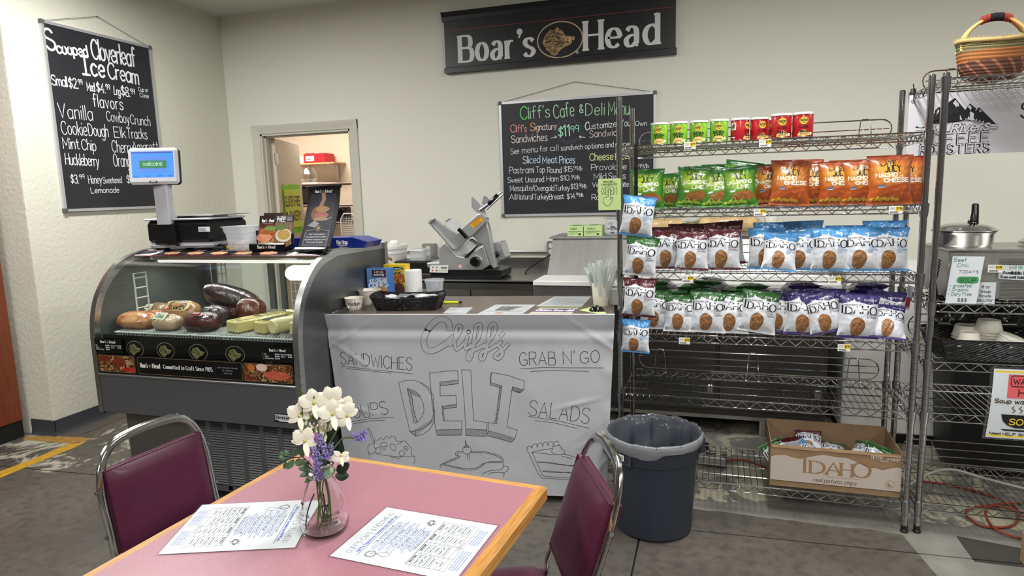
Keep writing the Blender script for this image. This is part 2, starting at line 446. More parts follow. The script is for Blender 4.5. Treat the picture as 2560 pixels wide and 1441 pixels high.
            for st in glyph(ch)[0]:
                s.stroke([tr(p) for p in st], w, col, nib=nib)
                if ch in "'.,å": continue
                if serif and len(st) < 5 or (serif and ch in 'hmnrpudbiflkI'):
                    for e, o in ((st[0], st[1]), (st[-1], st[-2])):
                        if abs(e[0]-o[0]) < abs(e[1]-o[1])*.6:
                            if abs(e[1]-round(e[1])) < .5 and (e[1] <= .1 or e[1] >= 5):
                                lw = serif*w/k*.5/1.
                                l = 1.0*lw
                                if e[1] > .1 and ch in 'mnrpudbhiflk': seg = [(e[0]-l, e[1]-.3), (e[0]+.05, e[1]-.1)]
                                else: seg = [(e[0]-l, e[1]), (e[0]+l, e[1])]
                                s.stroke([tr(q) for q in seg], (nib or w*.4)*1.05, col, cap=False)
        return tot
    def build(s, name, mapf, parent=None, mat='print', dz=.0004, world=False, kind=None):
        b = MB(); b.v = [V(mapf(p[0], p[1], l*dz)) for p, l in zip(s.p, s.l)]; b.f = s.f; b.c = [tuple(c[:3]) for c in s.c]
        if b.c: b.c[0] = tuple(x+1e-6 for x in b.c[0])
        return b.build(name, mat, parent, world=world, smooth=0, kind=kind)
def hash_(t):
    h = 7
    for c in t: h = (h*31+ord(c)) % 99991
    return h
def plane(o, ux, uy):
    o, ux, uy = V(o), V(ux).normalized(), V(uy).normalized(); n = ux.cross(uy)
    return lambda u, v, w=0: o+ux*u+uy*v+n*w
FRONT = lambda y: (lambda u, v, w=0: V((u, y-w, v)))      # faces -y, u = x, v = z
WHITE = rgb(240, 242, 245); BLACK = rgb(14, 14, 18); CHALK = rgb(228, 232, 238)

# boar's head badge, unit figure about 2 wide x 1.5 high
BOAR = [(-.40, .50), (-.36, .42), (-.18, .45), (-.13, .53), (-.02, .47), (.08, .40), (.16, .30), (.22, .20), (.27, .13), (.40, .12), (.52, .10), (.60, .07), (.66, .09), (.67, .0), (.64, -.08),
        (.55, -.08), (.55, -.16), (.48, -.24), (.30, -.30), (.15, -.36), (.02, -.44), (-.06, -.52), (-.12, -.62), (-.24, -.66), (-.34, -.62), (-.42, -.56), (-.50, -.46), (-.60, -.40), (-.66, -.28), (-.72, -.18), (-.78, -.10), (-.74, .0), (-.70, .12), (-.67, .24), (-.58, .34), (-.44, .40)]
def boar(D, cx, cy, k, tan, dark=BLACK, ringc=None, hairs=60, eye=True, seed=1):
    rr = random.Random(seed)
    if ringc: D.ring(cx, cy, k*1.02, k*.76, k*.055, ringc)
    pts = []
    for i, p in enumerate(BOAR):
        pts.append((cx+k*p[0], cy+k*p[1]))
        if i > 22 or i < 5:
            q = BOAR[(i+1) % len(BOAR)]; pts.append((cx+k*((p[0]+q[0])/2+rr.uniform(-.03, .03)-.02), cy+k*((p[1]+q[1])/2+rr.uniform(-.03, .03))))
    D.poly(pts, tan); D.up()
    for i in range(hairs):
        x = rr.uniform(-.68, .22); y = rr.uniform(-.55, .38)
        if x+abs(y)*.3 < -.62 or (x > -.05 and y < -.3) or (x > .05 and y > .22) or (x < -.3 and y > .33) or (x < -.5 and abs(y) > .3): continue
        a = pi+(-.5*(y)*2.2)*(-1)+rr.uniform(-.15, .15)
        if y < 0: a = pi+.2+.9*(-y)*.9
        else: a = pi-.9*y*1.6
        l = rr.uniform(.07, .17)
        D.stroke([(cx+k*x, cy+k*y), (cx+k*(x+l*cos(a)*.5), cy+k*(y+l*sin(a)*.5+.012)), (cx+k*(x+l*cos(a)), cy+k*(y+l*sin(a)))], k*(.014 if hairs > 100 else .02), dark)
    for st in ([(-.38, .4), (-.33, .2), (-.25, 0), (-.2, -.06)], [(-.3, .38), (-.2, .2), (-.1, .05), (0, .02)], [(-.12, .34), (-.06, .2), (-.02, .08)], [(-.2, -.08), (.05, -.1), (.28, -.13), (.42, -.18)], [(.35, -.02), (.45, -.08), (.52, -.12)], [(.3, -.1), (.4, -.12), (.5, -.1)]):
        D.stroke([(cx+k*a, cy+k*b) for a, b in st], k*.026, dark)
    if eye:
        D.blob(cx+k*.13, cy+k*.14, k*.055, k*.04, dark, 10, 1); D.up(); D.blob(cx+k*.14, cy+k*.135, k*.028, k*.024, WHITE, 8, 1)
        D.poly([(cx+k*.40, cy-k*.14), (cx+k*.47, cy-k*.12), (cx+k*.44, cy+k*.06), (cx+k*.42, cy+k*.04)], WHITE)
def logo(D, x, y, h, col=WHITE, tan=rgb(150, 125, 85), fit=None):
    """Boar's (badge) Head on one line, starting at x"""
    w = h*.2; nb = h*.075
    wd = fit or h*6.2; u = wd/100.
    D.text("Boar's", x, y, h, col, w=w, nib=nb, serif=1.5, fit=u*37, sp=1.2)
    boar(D, x+u*50, y+h*.42, u*9.5, tan, ringc=tan, hairs=14 if h < .06 else 110, eye=h > .03)
    D.text('Head', x+u*62, y, h, col, w=w, nib=nb, serif=1.5, fit=u*38, sp=1.2)

# ---------------------------------------------------------------- shared materials
MV('print', .55); MV('print_gloss', .25, coat=.3); MV('foil', .36, coat=.35); MV('painted', .5); MV('satin', .38)
M('chrome', (.60, .60, .61), .10, 1); M('chrome_dark', (.42, .42, .43), .2, 1)
M('zinc', (.55, .55, .55), .33, 1)
M('steel', rgb(196, 196, 196), .32, 1, noise_=(6, .5, rgb(150, 150, 150)), stretch=(1, 1, 30), rvar=.06)
M('steel_h', rgb(200, 200, 198), .34, 1, noise_=(6, .5, rgb(160, 160, 158)), stretch=(30, 1, 1), rvar=.06)
M('steel_grey', rgb(126, 127, 131), .34, .75, noise_=(10, .3, rgb(100, 100, 104)), stretch=(1, 30, 1))
M('alu', rgb(188, 189, 191), .38, 1, bump=(40, .03))
M('black_plastic', rgb(20, 20, 22), .35); M('black_gloss', rgb(12, 12, 13), .12, coat=.5); M('black_matte', rgb(18, 18, 18), .8)
M('white_plastic', rgb(232, 232, 228), .4); M('white_paint', rgb(225, 226, 220), .45)
M('paper', rgb(235, 235, 232), .7); M('card_white', rgb(238, 236, 228), .6)
TG('clear', (.97, .98, .98), 1.45); TG('cup_plastic', (.92, .94, .96), 1.4, .15, .22)
M('wood_oak', rgb(196, 140, 72), .4, noise_=(5, .7, rgb(150, 96, 42)), stretch=(2, 30, 30), coat=.3)
# ---------------------------------------------------------------- floor
def floor_mat():
    m = bpy.data.materials.new('concrete'); m.use_nodes = True; nt = m.node_tree; n = nt.nodes; L = nt.links.new
    b = n['Principled BSDF']; g = n.new('ShaderNodeNewGeometry'); sx = n.new('ShaderNodeSeparateXYZ'); L(g.outputs['Position'], sx.inputs[0])
    def noi(s, d=6, dist=0, ro=.55):
        t = n.new('ShaderNodeTexNoise'); t.inputs['Scale'].default_value = s; t.inputs['Detail'].default_value = d
        t.inputs['Distortion'].default_value = dist; t.inputs['Roughness'].default_value = ro; L(g.outputs['Position'], t.inputs[0]); return t.outputs[0]
    def ramp(x, p0, p1, a=(0, 0, 0), c=(1, 1, 1)):
        r = n.new('ShaderNodeValToRGB'); r.color_ramp.elements[0].position = p0; r.color_ramp.elements[1].position = p1
        r.color_ramp.elements[0].color = (*a, 1); r.color_ramp.elements[1].color = (*c, 1); L(x, r.inputs[0]); return r.outputs[0]
    def mth(op, a, c):
        r = n.new('ShaderNodeMath'); r.operation = op
        for i, q in enumerate((a, c)):
            if isinstance(q, (int, float)): r.inputs[i].default_value = q
            else: L(q, r.inputs[i])
        return r.outputs[0]
    def mix(f, a, c):
        r = n.new('ShaderNodeMix'); r.data_type = 'RGBA'; L(f, r.inputs['Factor'])
        for k, q in (('A', a), ('B', c)):
            i = [z for z in r.inputs if z.name == k and z.type == 'RGBA'][0]
            if isinstance(q, tuple): i.default_value = (*q, 1)
            else: L(q, i)
        return [z for z in r.outputs if z.type == 'RGBA'][0]
    X, Y = sx.outputs[0], sx.outputs[1]
    base = mix(ramp(noi(1.6, 8), .35, .7), rgb(94, 89, 81), rgb(70, 67, 62))
    base = mix(ramp(noi(22, 6), .45, .8), base, rgb(58, 55, 51))
    pale = mix(ramp(noi(3, 8), .35, .7), rgb(132, 130, 124), rgb(96, 94, 88))
    cream = rgb(176, 171, 150)
    # region where the old finish was never sealed: behind the counter line and right of the diagonal line
    edge = mth('ADD', Y, mth('MULTIPLY', noi(9, 3), .04))
    r1 = mth('GREATER_THAN', edge, mth('ADD', 2.985, mth('MULTIPLY', X, -.03)))
    r1 = mth('MULTIPLY', r1, mth('GREATER_THAN', X, -3.4))
    diag = mth('GREATER_THAN', mth('ADD', X, mth('MULTIPLY', mth('ADD', Y, -2.64), .15)), .83)
    r2 = mth('MAXIMUM', r1, diag)
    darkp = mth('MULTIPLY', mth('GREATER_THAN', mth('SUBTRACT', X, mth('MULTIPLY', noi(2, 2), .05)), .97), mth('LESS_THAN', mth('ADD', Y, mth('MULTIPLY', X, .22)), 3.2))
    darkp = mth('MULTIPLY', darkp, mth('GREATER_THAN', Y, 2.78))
    c = mix(r2, base, pale)
    deep = mth('MULTIPLY', mth('GREATER_THAN', mth('ADD', Y, mth('MULTIPLY', noi(1.5, 3), .5)), 3.35), mth('GREATER_THAN', X, -1.7))
    left = mth('MULTIPLY', mth('LESS_THAN', X, -2.6), mth('MULTIPLY', mth('GREATER_THAN', Y, 2.55), mth('LESS_THAN', Y, 3.3)))
    cr = mth('MULTIPLY', ramp(noi(3.4, 14, .9, .72), .495, .52), deep)
    cr2 = mth('MULTIPLY', ramp(noi(3.1, 12, 1.4, .66), .53, .60), left)
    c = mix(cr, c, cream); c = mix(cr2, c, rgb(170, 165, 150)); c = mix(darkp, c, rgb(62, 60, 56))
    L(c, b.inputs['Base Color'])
    b.inputs['Roughness'].default_value = .42
    rr = n.new('ShaderNodeMapRange'); rr.inputs['To Min'].default_value = .28; rr.inputs['To Max'].default_value = .6
    L(noi(2.5, 5), rr.inputs[0]); L(rr.outputs[0], b.inputs['Roughness'])
    bp = n.new('ShaderNodeBump'); bp.inputs['Strength'].default_value = .12; bp.inputs['Distance'].default_value = .01
    L(mth('ADD', noi(60, 4), cr), bp.inputs['Height']); L(bp.outputs[0], b.inputs['Normal'])
    MATS['concrete'] = m
floor_mat()
M('joint', rgb(34, 33, 31), .9)
fl = MB().box(0, 1.5, -.06, 13, 13, .08).build('floor', 'joint'); struct(fl)
def J1(x): return 2.765+.035*x if x > -2.5 else 2.765+.035*x-(.05*(-2.5-x))
xs = [-6.2, -3.9, -.28, 3.4, 6.2]; g_ = .004
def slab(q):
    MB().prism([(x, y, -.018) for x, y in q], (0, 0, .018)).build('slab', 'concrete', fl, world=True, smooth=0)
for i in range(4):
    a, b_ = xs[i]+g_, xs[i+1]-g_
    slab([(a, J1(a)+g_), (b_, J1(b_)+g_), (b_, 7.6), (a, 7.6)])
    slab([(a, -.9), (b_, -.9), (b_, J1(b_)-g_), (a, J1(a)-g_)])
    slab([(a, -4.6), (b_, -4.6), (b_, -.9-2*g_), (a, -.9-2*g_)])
# yellow floor tape
T_ = Dec()
cq = lambda pts: [tuple(onZ(x/2.06, 540+y/2.06, 0)[:2]) for x, y in pts]
T_.poly([(-3.95, 1.7), (-3.80, 1.7), (-3.735, 2.44), (-3.735, 2.65), (-3.731, 2.905), (-3.75, 2.97), (-3.833, 2.902), (-3.816, 2.691), (-3.83, 2.49)], rgb(226, 168, 20))
T_.up(); tp = T_.build('floor_tape', lambda u, v, w=0: V((u, v, .0008+w)), mat=M('tape_yellow', rgb(196, 148, 26), .55, noise_=(25, .8, rgb(150, 120, 50))))
tag(tp, 'bright yellow tape stripe on the concrete floor at the left', 'floor tape')
T_ = Dec(); T_.poly([(-4.24, 2.955), (-4.2, 2.905), (-3.821, 2.925), (-3.76, 2.985), (-3.77, 3.03), (-3.98, 3.01)], rgb(160, 120, 50))
tp = T_.build('floor_tape', lambda u, v, w=0: V((u, v, .0006+w)), mat=M('tape_brown', rgb(168, 128, 58), .6, noise_=(30, .8, rgb(120, 90, 50))))
tag(tp, 'worn ochre tape strip on the floor along the wall corner', 'floor tape')

# ---------------------------------------------------------------- walls
YW, XL = 4.888, -4.051
M('wall', rgb(212, 211, 197), .62, bump=(38, .33)); M('wall_back', rgb(222, 221, 210), .66, bump=(70, .10))
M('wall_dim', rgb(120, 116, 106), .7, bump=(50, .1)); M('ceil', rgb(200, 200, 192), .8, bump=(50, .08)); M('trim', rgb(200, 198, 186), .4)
M('kitchen_wall', rgb(222, 204, 184), .6, bump=(50, .05)); M('cove_base', rgb(66, 69, 74), .45)
dx0, dx1, dz1 = -3.74, -2.86, 2.035
b = MB(); b.box((XL+dx0)/2-.05, YW+.06, 1.51, dx0-XL+.1, .12, 3.02); b.box((dx0+dx1)/2, YW+.06, (dz1+3.02)/2, dx1-dx0, .12, 3.02-dz1)
b.box((dx1+5.2)/2, YW+.06, 1.51, 5.2-dx1, .12, 3.02)
struct(b.build('wall_back', 'wall_back', smooth=0))
b = MB(); pr = [(XL, YW+.0), (XL, 3.025), (XL-.004, 3.014), (XL-.015, 3.01), (-6.2, 3.01), (-6.2, 3.13), (XL-.12, 3.13), (XL-.12, YW)]
b.prism([(x, y, 0) for x, y in pr], (0, 0, 3.02)); struct(b.build('wall_left', 'wall', smooth=50))
b = MB(); b.box(5.26, 1.2, 1.51, .12, 12, 3.02); struct(b.build('wall_right', 'wall_dim', smooth=0))  # out-of-view walls from here on are coloured dark to cut reflections and fill
b = MB(); b.box(-.5, -4.66, 1.51, 11.6, .12, 3.02); struct(b.build('wall_front', 'wall_dim', smooth=0))
b = MB(); b.box(-6.26, -.8, 1.51, .12, 7.8, 3.02); struct(b.build('wall_far_left', 'wall_dim', smooth=0))
struct(MB().box(-.5, .2, 3.07, 11.7, 9.9, .1).build('ceiling', 'ceil', smooth=0))
b = MB(); b.box(-3.6, 7.0, 1.3, 3.6, .1, 2.6); b.box(-5.15, 6, 1.3, .1, 2, 2.6); b.box(-1.9, 6, 1.3, .1, 2.0, 2.6)
struct(b.build('wall_kitchen', 'kitchen_wall', smooth=0))
struct(MB().box(-3.6, 6.0, 2.66, 3.4, 2.05, .1).build('ceiling_kitchen', 'ceil', smooth=0))
# baseboards
def cove(path, name):
    b = MB(); prof = [(0, 0), (.014, 0), (.008, .012), (.005, .03), (.005, .1), (0, .102)]
    for (a, c, nrm) in path:
        a, c, nrm = V(a), V(c), V(nrm); b.prism([a+nrm*p[0]+V((0, 0, p[1])) for p in prof], c-a)
    struct(b.build(name, 'cove_base', smooth=20))
cove([((XL, 3.0, 0), (XL, YW, 0), (1, 0, 0)), ((XL+.005, 3.01, 0), (-4.25, 3.01, 0), (0, -1, 0))], 'baseboard_left')
cove([((XL, YW, 0), (-3.86, YW, 0), (0, -1, 0)), ((-2.8, YW, 0), (5.2, YW, 0), (0, -1, 0))], 'baseboard_back')
# ceiling lights
M('diffuser', (1, 1, 1), .5, emit=((1, .98, .93), 1.6))
for i, (lx, ly) in enumerate(LIGHTS):
    t = thing('ceiling_light', ['white fluorescent ceiling fixture over the left wall menu board', 'white ceiling fixture over the left side of the dining area', 'white ceiling fixture above the deli counter', 'white ceiling fixture above the pink table',
              'white ceiling fixture behind the diner at far left', 'white ceiling fixture behind the diner in the middle', 'white ceiling fixture over the soup shelf aisle', 'white ceiling fixture over the right aisle', 'white ceiling fixture at the far rear right'][i], 'ceiling light', (lx, ly, LZ-.03), group='ceiling fixtures')
    b = MB(); b.box(0, 0, .015, .36, 1.26, .028, .004); b.build('housing', 'white_paint', t)
    MB().box(0, 0, -.002, .3, 1.2, .006, .002).build('diffuser', 'diffuser', t)

# ---------------------------------------------------------------- doorway
b = MB(); jw = .018
b.box(dx0+.01, YW+.06, dz1/2, .02, .125, dz1); b.box(dx1-.01, YW+.06, dz1/2, .02, .125, dz1); b.box((dx0+dx1)/2, YW+.06, dz1-.01, dx1-dx0, .125, .02)
for x in (dx0+.026, dx1-.026): b.box(x, YW+.05, dz1/2, .012, .04, dz1-.02)
b.box((dx0+dx1)/2, YW+.05, dz1-.026, dx1-dx0-.04, .04, .012)
fr = struct(b.build('door_1', 'trim', smooth=0))
def casing(a, c, out, name):   # a->c along the edge, out: away from the opening
    a, c, out = V(a), V(c), V(out); n_ = V((0, -1, 0))
    prof = [(0, 0), (0, .008), (.006, .012), (.012, .009), (.03, .013), (.05, .020), (.068, .022), (.074, .016), (.074, 0)]
    b = MB(); b.prism([a+out*p[0]+n_*p[1] for p in prof], c-a); return b.build(name, 'trim', fr, world=True, smooth=25)
casing((dx0+.004, YW, 0), (dx0+.004, YW, dz1+.07), (-1, 0, 0), 'casing'); casing((dx1-.004, YW, 0), (dx1-.004, YW, dz1+.07), (1, 0, 0), 'casing')
casing((dx0-.07, YW, dz1-.004), (dx1+.07, YW, dz1-.004), (0, 0, 1), 'casing')
# leaf, open into the kitchen
hx, hy = dx0+.03, YW+.125
lf = thing('door_leaf', 'open beige kitchen door with a bright green bakery sign taped on it', 'door', (hx, hy, .01), radians(110))
MB().box(.40, 0, 1.0, .80, .035, 2.0, .002).build('panel', M('door_beige', rgb(215, 203, 182), .45), lf)
for z in (1.82, 1.0, .2):
    b = MB(); b.cyl((0, -.012, z-.05), (0, -.012, z+.05), .007, 8)
    for k in (-.03, 0, .03): b.cyl((0, -.012, z+k-.003), (0, -.012, z+k+.003), .0085, 8)
    b.box(.03, -.02, z, .055, .003, .10); b.build('hinge', 'zinc', lf)
b = MB(); b.box(.10-.155, -.03, 1.82, .06, .003, .1)
# green sign on the leaf (its own paper sheet)
Lm = wm(lf)
sg = MB(); sx0, sx1, sz0, sz1 = .10, .70, 1.14, 1.60
sg.grid(lambda u, v: Lm @ V((sx0+(sx1-sx0)*u, -.019-.004*sin(u*6)*sin(v*4)-.001, sz0+(sz1-sz0)*v)), 10, 10)
so = tag(sg.build('bakery_sign', M('lime_paper', rgb(140, 214, 40), .6)), 'green and yellow paper bakery sign taped on the open door', 'sign')
D = Dec(); D.poly([(sx0+.02, sz0+.06), (sx1-.02, sz0+.05), (sx1-.015, sz1-.04), (sx0+.03, sz1-.05)], rgb(205, 225, 80)); D.up()
mr = rgb(110, 40, 45)
D.text('GLUTEN FREE', sx0+.05, sz1-.20, .085, mr, w=.015, fit=.50); D.text('BAKERY!', sx0+.17, sz0+.12, .085, mr, w=.015, fit=.37)
D.blob(sx0+.07, sz0+.16, .03, .045, rgb(140, 90, 60), 12, 1); D.blob(sx0+.07, sz0+.19, .035, .02, mr, 12, 1)
D.blob(sx0+.2, sz0+.03, .05, .02, rgb(210, 190, 100), 12, 1)
D.build('lettering', lambda u, v, w=0: Lm @ V((u, -.0265-w, v)), so, world=True)

# ---------------------------------------------------------------- things in the kitchen
KW = 6.95
t = thing('wall_shelf', 'small wooden shelf board on white brackets seen through the doorway', 'shelf', (-4.46, KW-.14, 1.86))
MB().box(0, 0, .01, .62, .26, .018, .002).build('board', M('pine', rgb(205, 160, 110), .5), t)
for x in (-.2, .2):
    b = MB(); b.box(x, .125, -.09, .02, .008, .2); b.box(x, .02, -.006, .02, .2, .008); b.tube([(x, .12, -.16), (x, 0, -.01)], .004, 6); b.build('bracket', 'white_paint', t)
def place(px, py, Y): return onY(px, py, Y)
t = thing('crate', 'red plastic crate on the kitchen wall shelf', 'crate', (-4.42, KW-.14, 1.88))
b = MB(); b.box(0, 0, .008, .27, .2, .012)
for (x, y, a, c) in ((0, -.1, .27, .006), (0, .1, .27, .006)): b.box(x, y, .055, a, c, .1)
for x in (-.135, .135): b.box(x, 0, .055, .006, .2, .1)
b.build('body', M('red_plastic', rgb(200, 36, 50), .4), t)
D = Dec(); D.rect(-.11, .02, .0, .08, WHITE); D.up(); D.rect(-.10, .05, -.02, .055, BLACK); D.rect(-.10, .035, -.04, .04, BLACK); D.build('paper_tag', FRONT(-.104), t)
o = MB(); o.lathe([(.001, 0), (.055, .0), (.07, .01), (.055, .02), (.001, .022)], (-4.5, KW-.2, 1.975), 16, sx=1, sy=.5); tag(o.build('oval_lid', 'alu'), 'grey oval lid resting on top of the red crate', 'dish')  # loose oval lid laid on top of the crate
b = MB(); b.lathe([(.001, 0), (.075, 0), (.09, .08), (.093, .082), (.088, .082), (.07, .01)], (-4.66, KW-.14, 1.88), 20); tag(b.build('bowl', 'white_plastic'), 'white plastic bowl beside the red crate on the wall shelf', 'bowl')
t = thing('wire_rack', 'chrome wire rack with white shelf boards behind the kitchen doorway', 'rack', (-4.1, 6.5, 0))
for z in (1.62, 1.39, 1.20, .9):
    b = MB()
    for y in (-.2, -.1, 0, .1, .2): b.tube([(-.75, y, z), (.75, y, z)], .006, 6)
    b.tube([(-.75, -.22, z+.0), (-.78, -.22, z-.03), (-.78, -.22, z-.1)], .012, 8); b.box(0, -.22, z, 1.5, .02, .02, .005)
    b.build('wire_shelf', M('brown_metal', rgb(120, 104, 96), .4, .8) if 'brown_metal' not in MATS else 'brown_metal', t)
for x in (-.75, .75):
    for y in (-.2, .2): MB().cyl((x, y, 0), (x, y, 1.7), .012, 10).build('post', 'brown_metal', t)
MB().box(-.38, 0, 1.636, .7, .4, .02, .003).build('shelf_board', 'white_paint', t)
b = MB(); b.lathe([(.001, 0), (.06, 0), (.10, .04), (.105, .09), (.07, .15), (.055, .165), (.05, .165), (.066, .148), (.098, .09), (.09, .04), (.055, .006)], (-4.32, 6.42, 1.65), 24)
tag(b.build('glass_jar', 'clear'), 'clear round glass jar on top of the kitchen rack', 'jar')
t = thing('coffee_maker', 'black coffee maker on the kitchen rack behind the door frame', 'coffee maker', (-3.93, 6.42, 1.215))
b = MB(); b.box(0, .03, .08, .13, .14, .155, .012); b.box(0, -.05, .13, .13, .1, .05, .01); b.build('body', 'black_plastic', t)
MB().box(0, -.05, .015, .13, .12, .02, .004).build('drip_tray', 'black_gloss', t)
b = MB(); b.box(-4.52, 6.4, 1.505, .34, .3, .2, .02)
o = b.build('microwave', 'black_plastic'); tag(o, 'black oven behind the open kitchen door edge', 'oven')
MB().box(-4.52, 6.247, 1.505, .28, .008, .16, .004).build('door', 'black_gloss', o, world=True)
t = thing('wire_basket', 'white wire grid panel leaning in the kitchen', 'wire panel', (-3.75, 6.25, .86))
b = MB(); b.tube([(-.09, 0, 0), (-.09, 0, .38), (-.05, 0, .44), (.05, 0, .44), (.09, 0, .38), (.09, 0, 0)], .008, 8); b.build('frame', 'white_paint', t)
b = MB()
for i in range(9): b.tube([(-.08+.02*i, 0, 0), (-.08+.02*i, 0, .41)], .0018, 4)
for i in range(20): b.tube([(-.09, 0, .02*i+.01), (.09, 0, .02*i+.01)], .0018, 4)
b.build('wire_grid', 'white_paint', t, kind='stuff')
t = thing('broom', 'green handled broom standing in the kitchen', 'broom', (-3.98, 6.12, 0))
MB().cyl((0, 0, .12), (.05, .1, 1.3), .012, 8).build('handle', M('green_paint', rgb(30, 110, 60), .4), t)
MB().box(0, 0, .06, .26, .05, .12, .01).build('brush', 'black_matte', t)

# ---------------------------------------------------------------- brown cabinet at the left edge
t = thing('cabinet', 'tall reddish brown wooden cabinet end with a black kick base', 'cabinet', (-4.62, 2.48, 0))
MB().box(0, 0, 1.16, .74, .96, 2.1, .004).build('body', M('cherry_wood', rgb(122, 62, 36), .4, noise_=(4, .5, rgb(92, 42, 22)), stretch=(30, 30, 2)), t)
MB().box(.005, 0, .055, .72, .95, .11).build('kick_base', 'black_matte', t)

# ---------------------------------------------------------------- chalk boards
def board(name, label, ax, u0, u1, v0, v1, out, peak, k):
    """ax: map (u,v,w)->point on the wall; frame + panel + string"""
    root = thing(name, label, 'menu board', ax((u0+u1)/2, v0, 0))
    def bx(a0, b0, a1, b1, w0, w1):
        b = MB(); p = [ax(a0, b0, w0), ax(a1, b0, w0), ax(a1, b1, w0), ax(a0, b1, w0)]; q = ax(a0, b0, w1)-ax(a0, b0, w0); b.prism(p, q); return b
    bx(u0+.008, v0+.008, u1-.008, v1-.008, .003, .014).build('writing_panel', M('chalk_panel', rgb(38, 39, 44), .42, noise_=(2.5, .25, rgb(64, 65, 70))) if 'chalk_panel' not in MATS else 'chalk_panel', root, world=True, smooth=0)
    e = .018
    for a0, b0, a1, b1 in ((u0, v0, u1, v0+e), (u0, v1-e, u1, v1), (u0, v0, u0+e, v1), (u1-e, v0, u1, v1)):
        b = bx(a0, b0, a1, b1, 0, .02); b.build('frame_rail', 'alu_white', root, world=True, smooth=0)
    for a, b_ in ((u0, v0), (u1, v0), (u0, v1), (u1, v1)):
        sa = .022 if a == u0 else -.022; sb = .022 if b_ == v0 else -.022
        bb = bx(a-sa*.15, b_-sb*.15, a+sa, b_+sb, .0, .024); bb.build('corner_cap', 'grey_plastic', root, world=True, smooth=0)
    b = MB(); c0, c1 = ax(u0+.01, v1-.005, .012), ax(u1-.01, v1-.005, .012); pk = ax(peak[0], peak[1], .012)
    b.tube([c0, pk, c1], .0016, 5); b.tube([c0+V((0, 0, -.01)), c0+V((0, 0, .012))], .004, 5); b.tube([c1+V((0, 0, -.01)), c1+V((0, 0, .012))], .004, 5)
    b.build('string', M('string_green', rgb(30, 60, 45), .7) if 'string_green' not in MATS else 'string_green', root, world=True)
    b = MB(); b.cyl(ax(peak[0], peak[1], 0), ax(peak[0], peak[1], .02), .004, 8); b.build('nail', 'zinc', root, world=True)
    return root
M('alu_white', rgb(206, 208, 212), .35, .6); M('grey_plastic', rgb(90, 92, 96), .5)
def chalk(D, P, s, a, b, h, col=CHALK, w=None, **k):
    """P: (crop px)->(u,v); a,b baseline ends; h cap height in crop px"""
    p, q = P(*a), P(*b); r = P(a[0], a[1]-h); hh = hypot(r[0]-p[0], r[1]-p[1])
    D.text(s, p[0], p[1], hh, col, w=w or hh*.1, fit=hypot(q[0]-p[0], q[1]-p[1]), ang=atan2(q[1]-p[1], q[0]-p[0]), jit=.02, **k)
axL = lambda u, v, w=0: V((XL+w, u, v))
bl = board('chalkboard', 'tall black ice cream chalkboard hung on the left wall', axL, 3.251, 4.099, 1.435, 2.632, None, (3.672, 2.746), 1)
PL = lambda x, y: tuple(onX(x/2.4016, y/2.4016, XL+.015)[1:])
D = Dec(); cc = lambda *a, **k: chalk(D, PL, *a, **k)
cc('S', (286, 298), (338, 300), 118, w=0.0143)
cc('cooped', (345, 318), (528, 340), 62, w=0.0122, sp=1.2)
cc('Cloverleaf', (555, 352), (815, 402), 112, w=0.0122, sp=1.1)
cc('îce', (498, 447), (630, 466), 105, w=0.0150)
cc('Cream', (652, 470), (833, 506), 92, w=0.0116, sp=1.2)
cc('Small', (313, 510), (405, 522), 58, w=0.0068, sp=1); cc('$2.', (415, 524), (470, 532), 56, w=0.0068)
cc('99', (470, 505), (495, 508), 28, w=0.0054); cc('Med', (525, 543), (570, 549), 48, w=0.0068, sp=1); cc('$4.', (582, 552), (632, 560), 56, w=0.0068)
cc('99', (635, 535), (660, 540), 30, w=0.0054); cc('Lrg', (685, 566), (722, 575), 48, w=0.0068, sp=1); cc('$8.', (730, 574), (780, 582), 56, w=0.0075)
cc('99', (783, 562), (810, 567), 30, w=0.0054); cc('Cup or', (832, 548), (890, 553), 24, w=0.0041); cc('Cone', (840, 582), (893, 590), 24, w=0.0041)
cc('flavors', (562, 640), (740, 661), 72, w=0.0068, sp=2)
cc('Vanilla', (355, 705), (558, 725), 84, w=0.0054, sp=1.8); cc('Cowboy', (642, 727), (778, 742), 58, w=0.0048); cc('Crunch', (785, 745), (903, 757), 55, w=0.0048)
cc('Cookie', (372, 805), (525, 815), 78, w=0.0054); cc('Dough', (535, 815), (652, 822), 70, w=0.0054)
cc('Elk', (688, 825), (757, 829), 62, w=0.0054); cc('Tracks', (765, 830), (885, 836), 60, w=0.0054)
cc('Mint', (382, 892), (478, 896), 64, w=0.0054); cc('Chip', (493, 899), (578, 905), 62, w=0.0054); cc('Cherry', (675, 912), (800, 920), 68, w=0.0054)
cc('Amaretto', (800, 908), (975, 905), 55, w=0.0048); cc('Huckleberry', (395, 987), (595, 1000), 66, w=0.0054, sp=1.2); cc('Orange', (685, 1000), (803, 1004), 74, w=0.0054)
cc('Cream', (815, 1005), (930, 1005), 60, w=0.0048)
cc('$3.', (427, 1100), (472, 1102), 50, w=0.0054); cc('99', (478, 1074), (508, 1072), 24, w=0.0034); cc('Honey', (533, 1102), (612, 1102), 48, w=0.0041)
cc('Sweetened', (620, 1102), (732, 1098), 36, w=0.0041, sp=1); cc('Lemonade', (547, 1160), (715, 1157), 32, w=0.0041); cc('$2.', (762, 1100), (818, 1100), 48, w=0.0048)
cc('99', (820, 1075), (845, 1073), 22, w=0.0034); cc('Coffee', (850, 1108), (958, 1106), 36, w=0.0041)
D.build('chalk_writing', lambda u, v, w=0: axL(u, v, .015+w), bl, world=True)
axB = lambda u, v, w=0: V((u, YW-w, v))
bb_ = board('chalkboard', 'wide black sandwich and sliced meat price chalkboard on the back wall', axB, -1.566, -.396, 1.291, 2.156, None, (-.979, 2.264), 1)
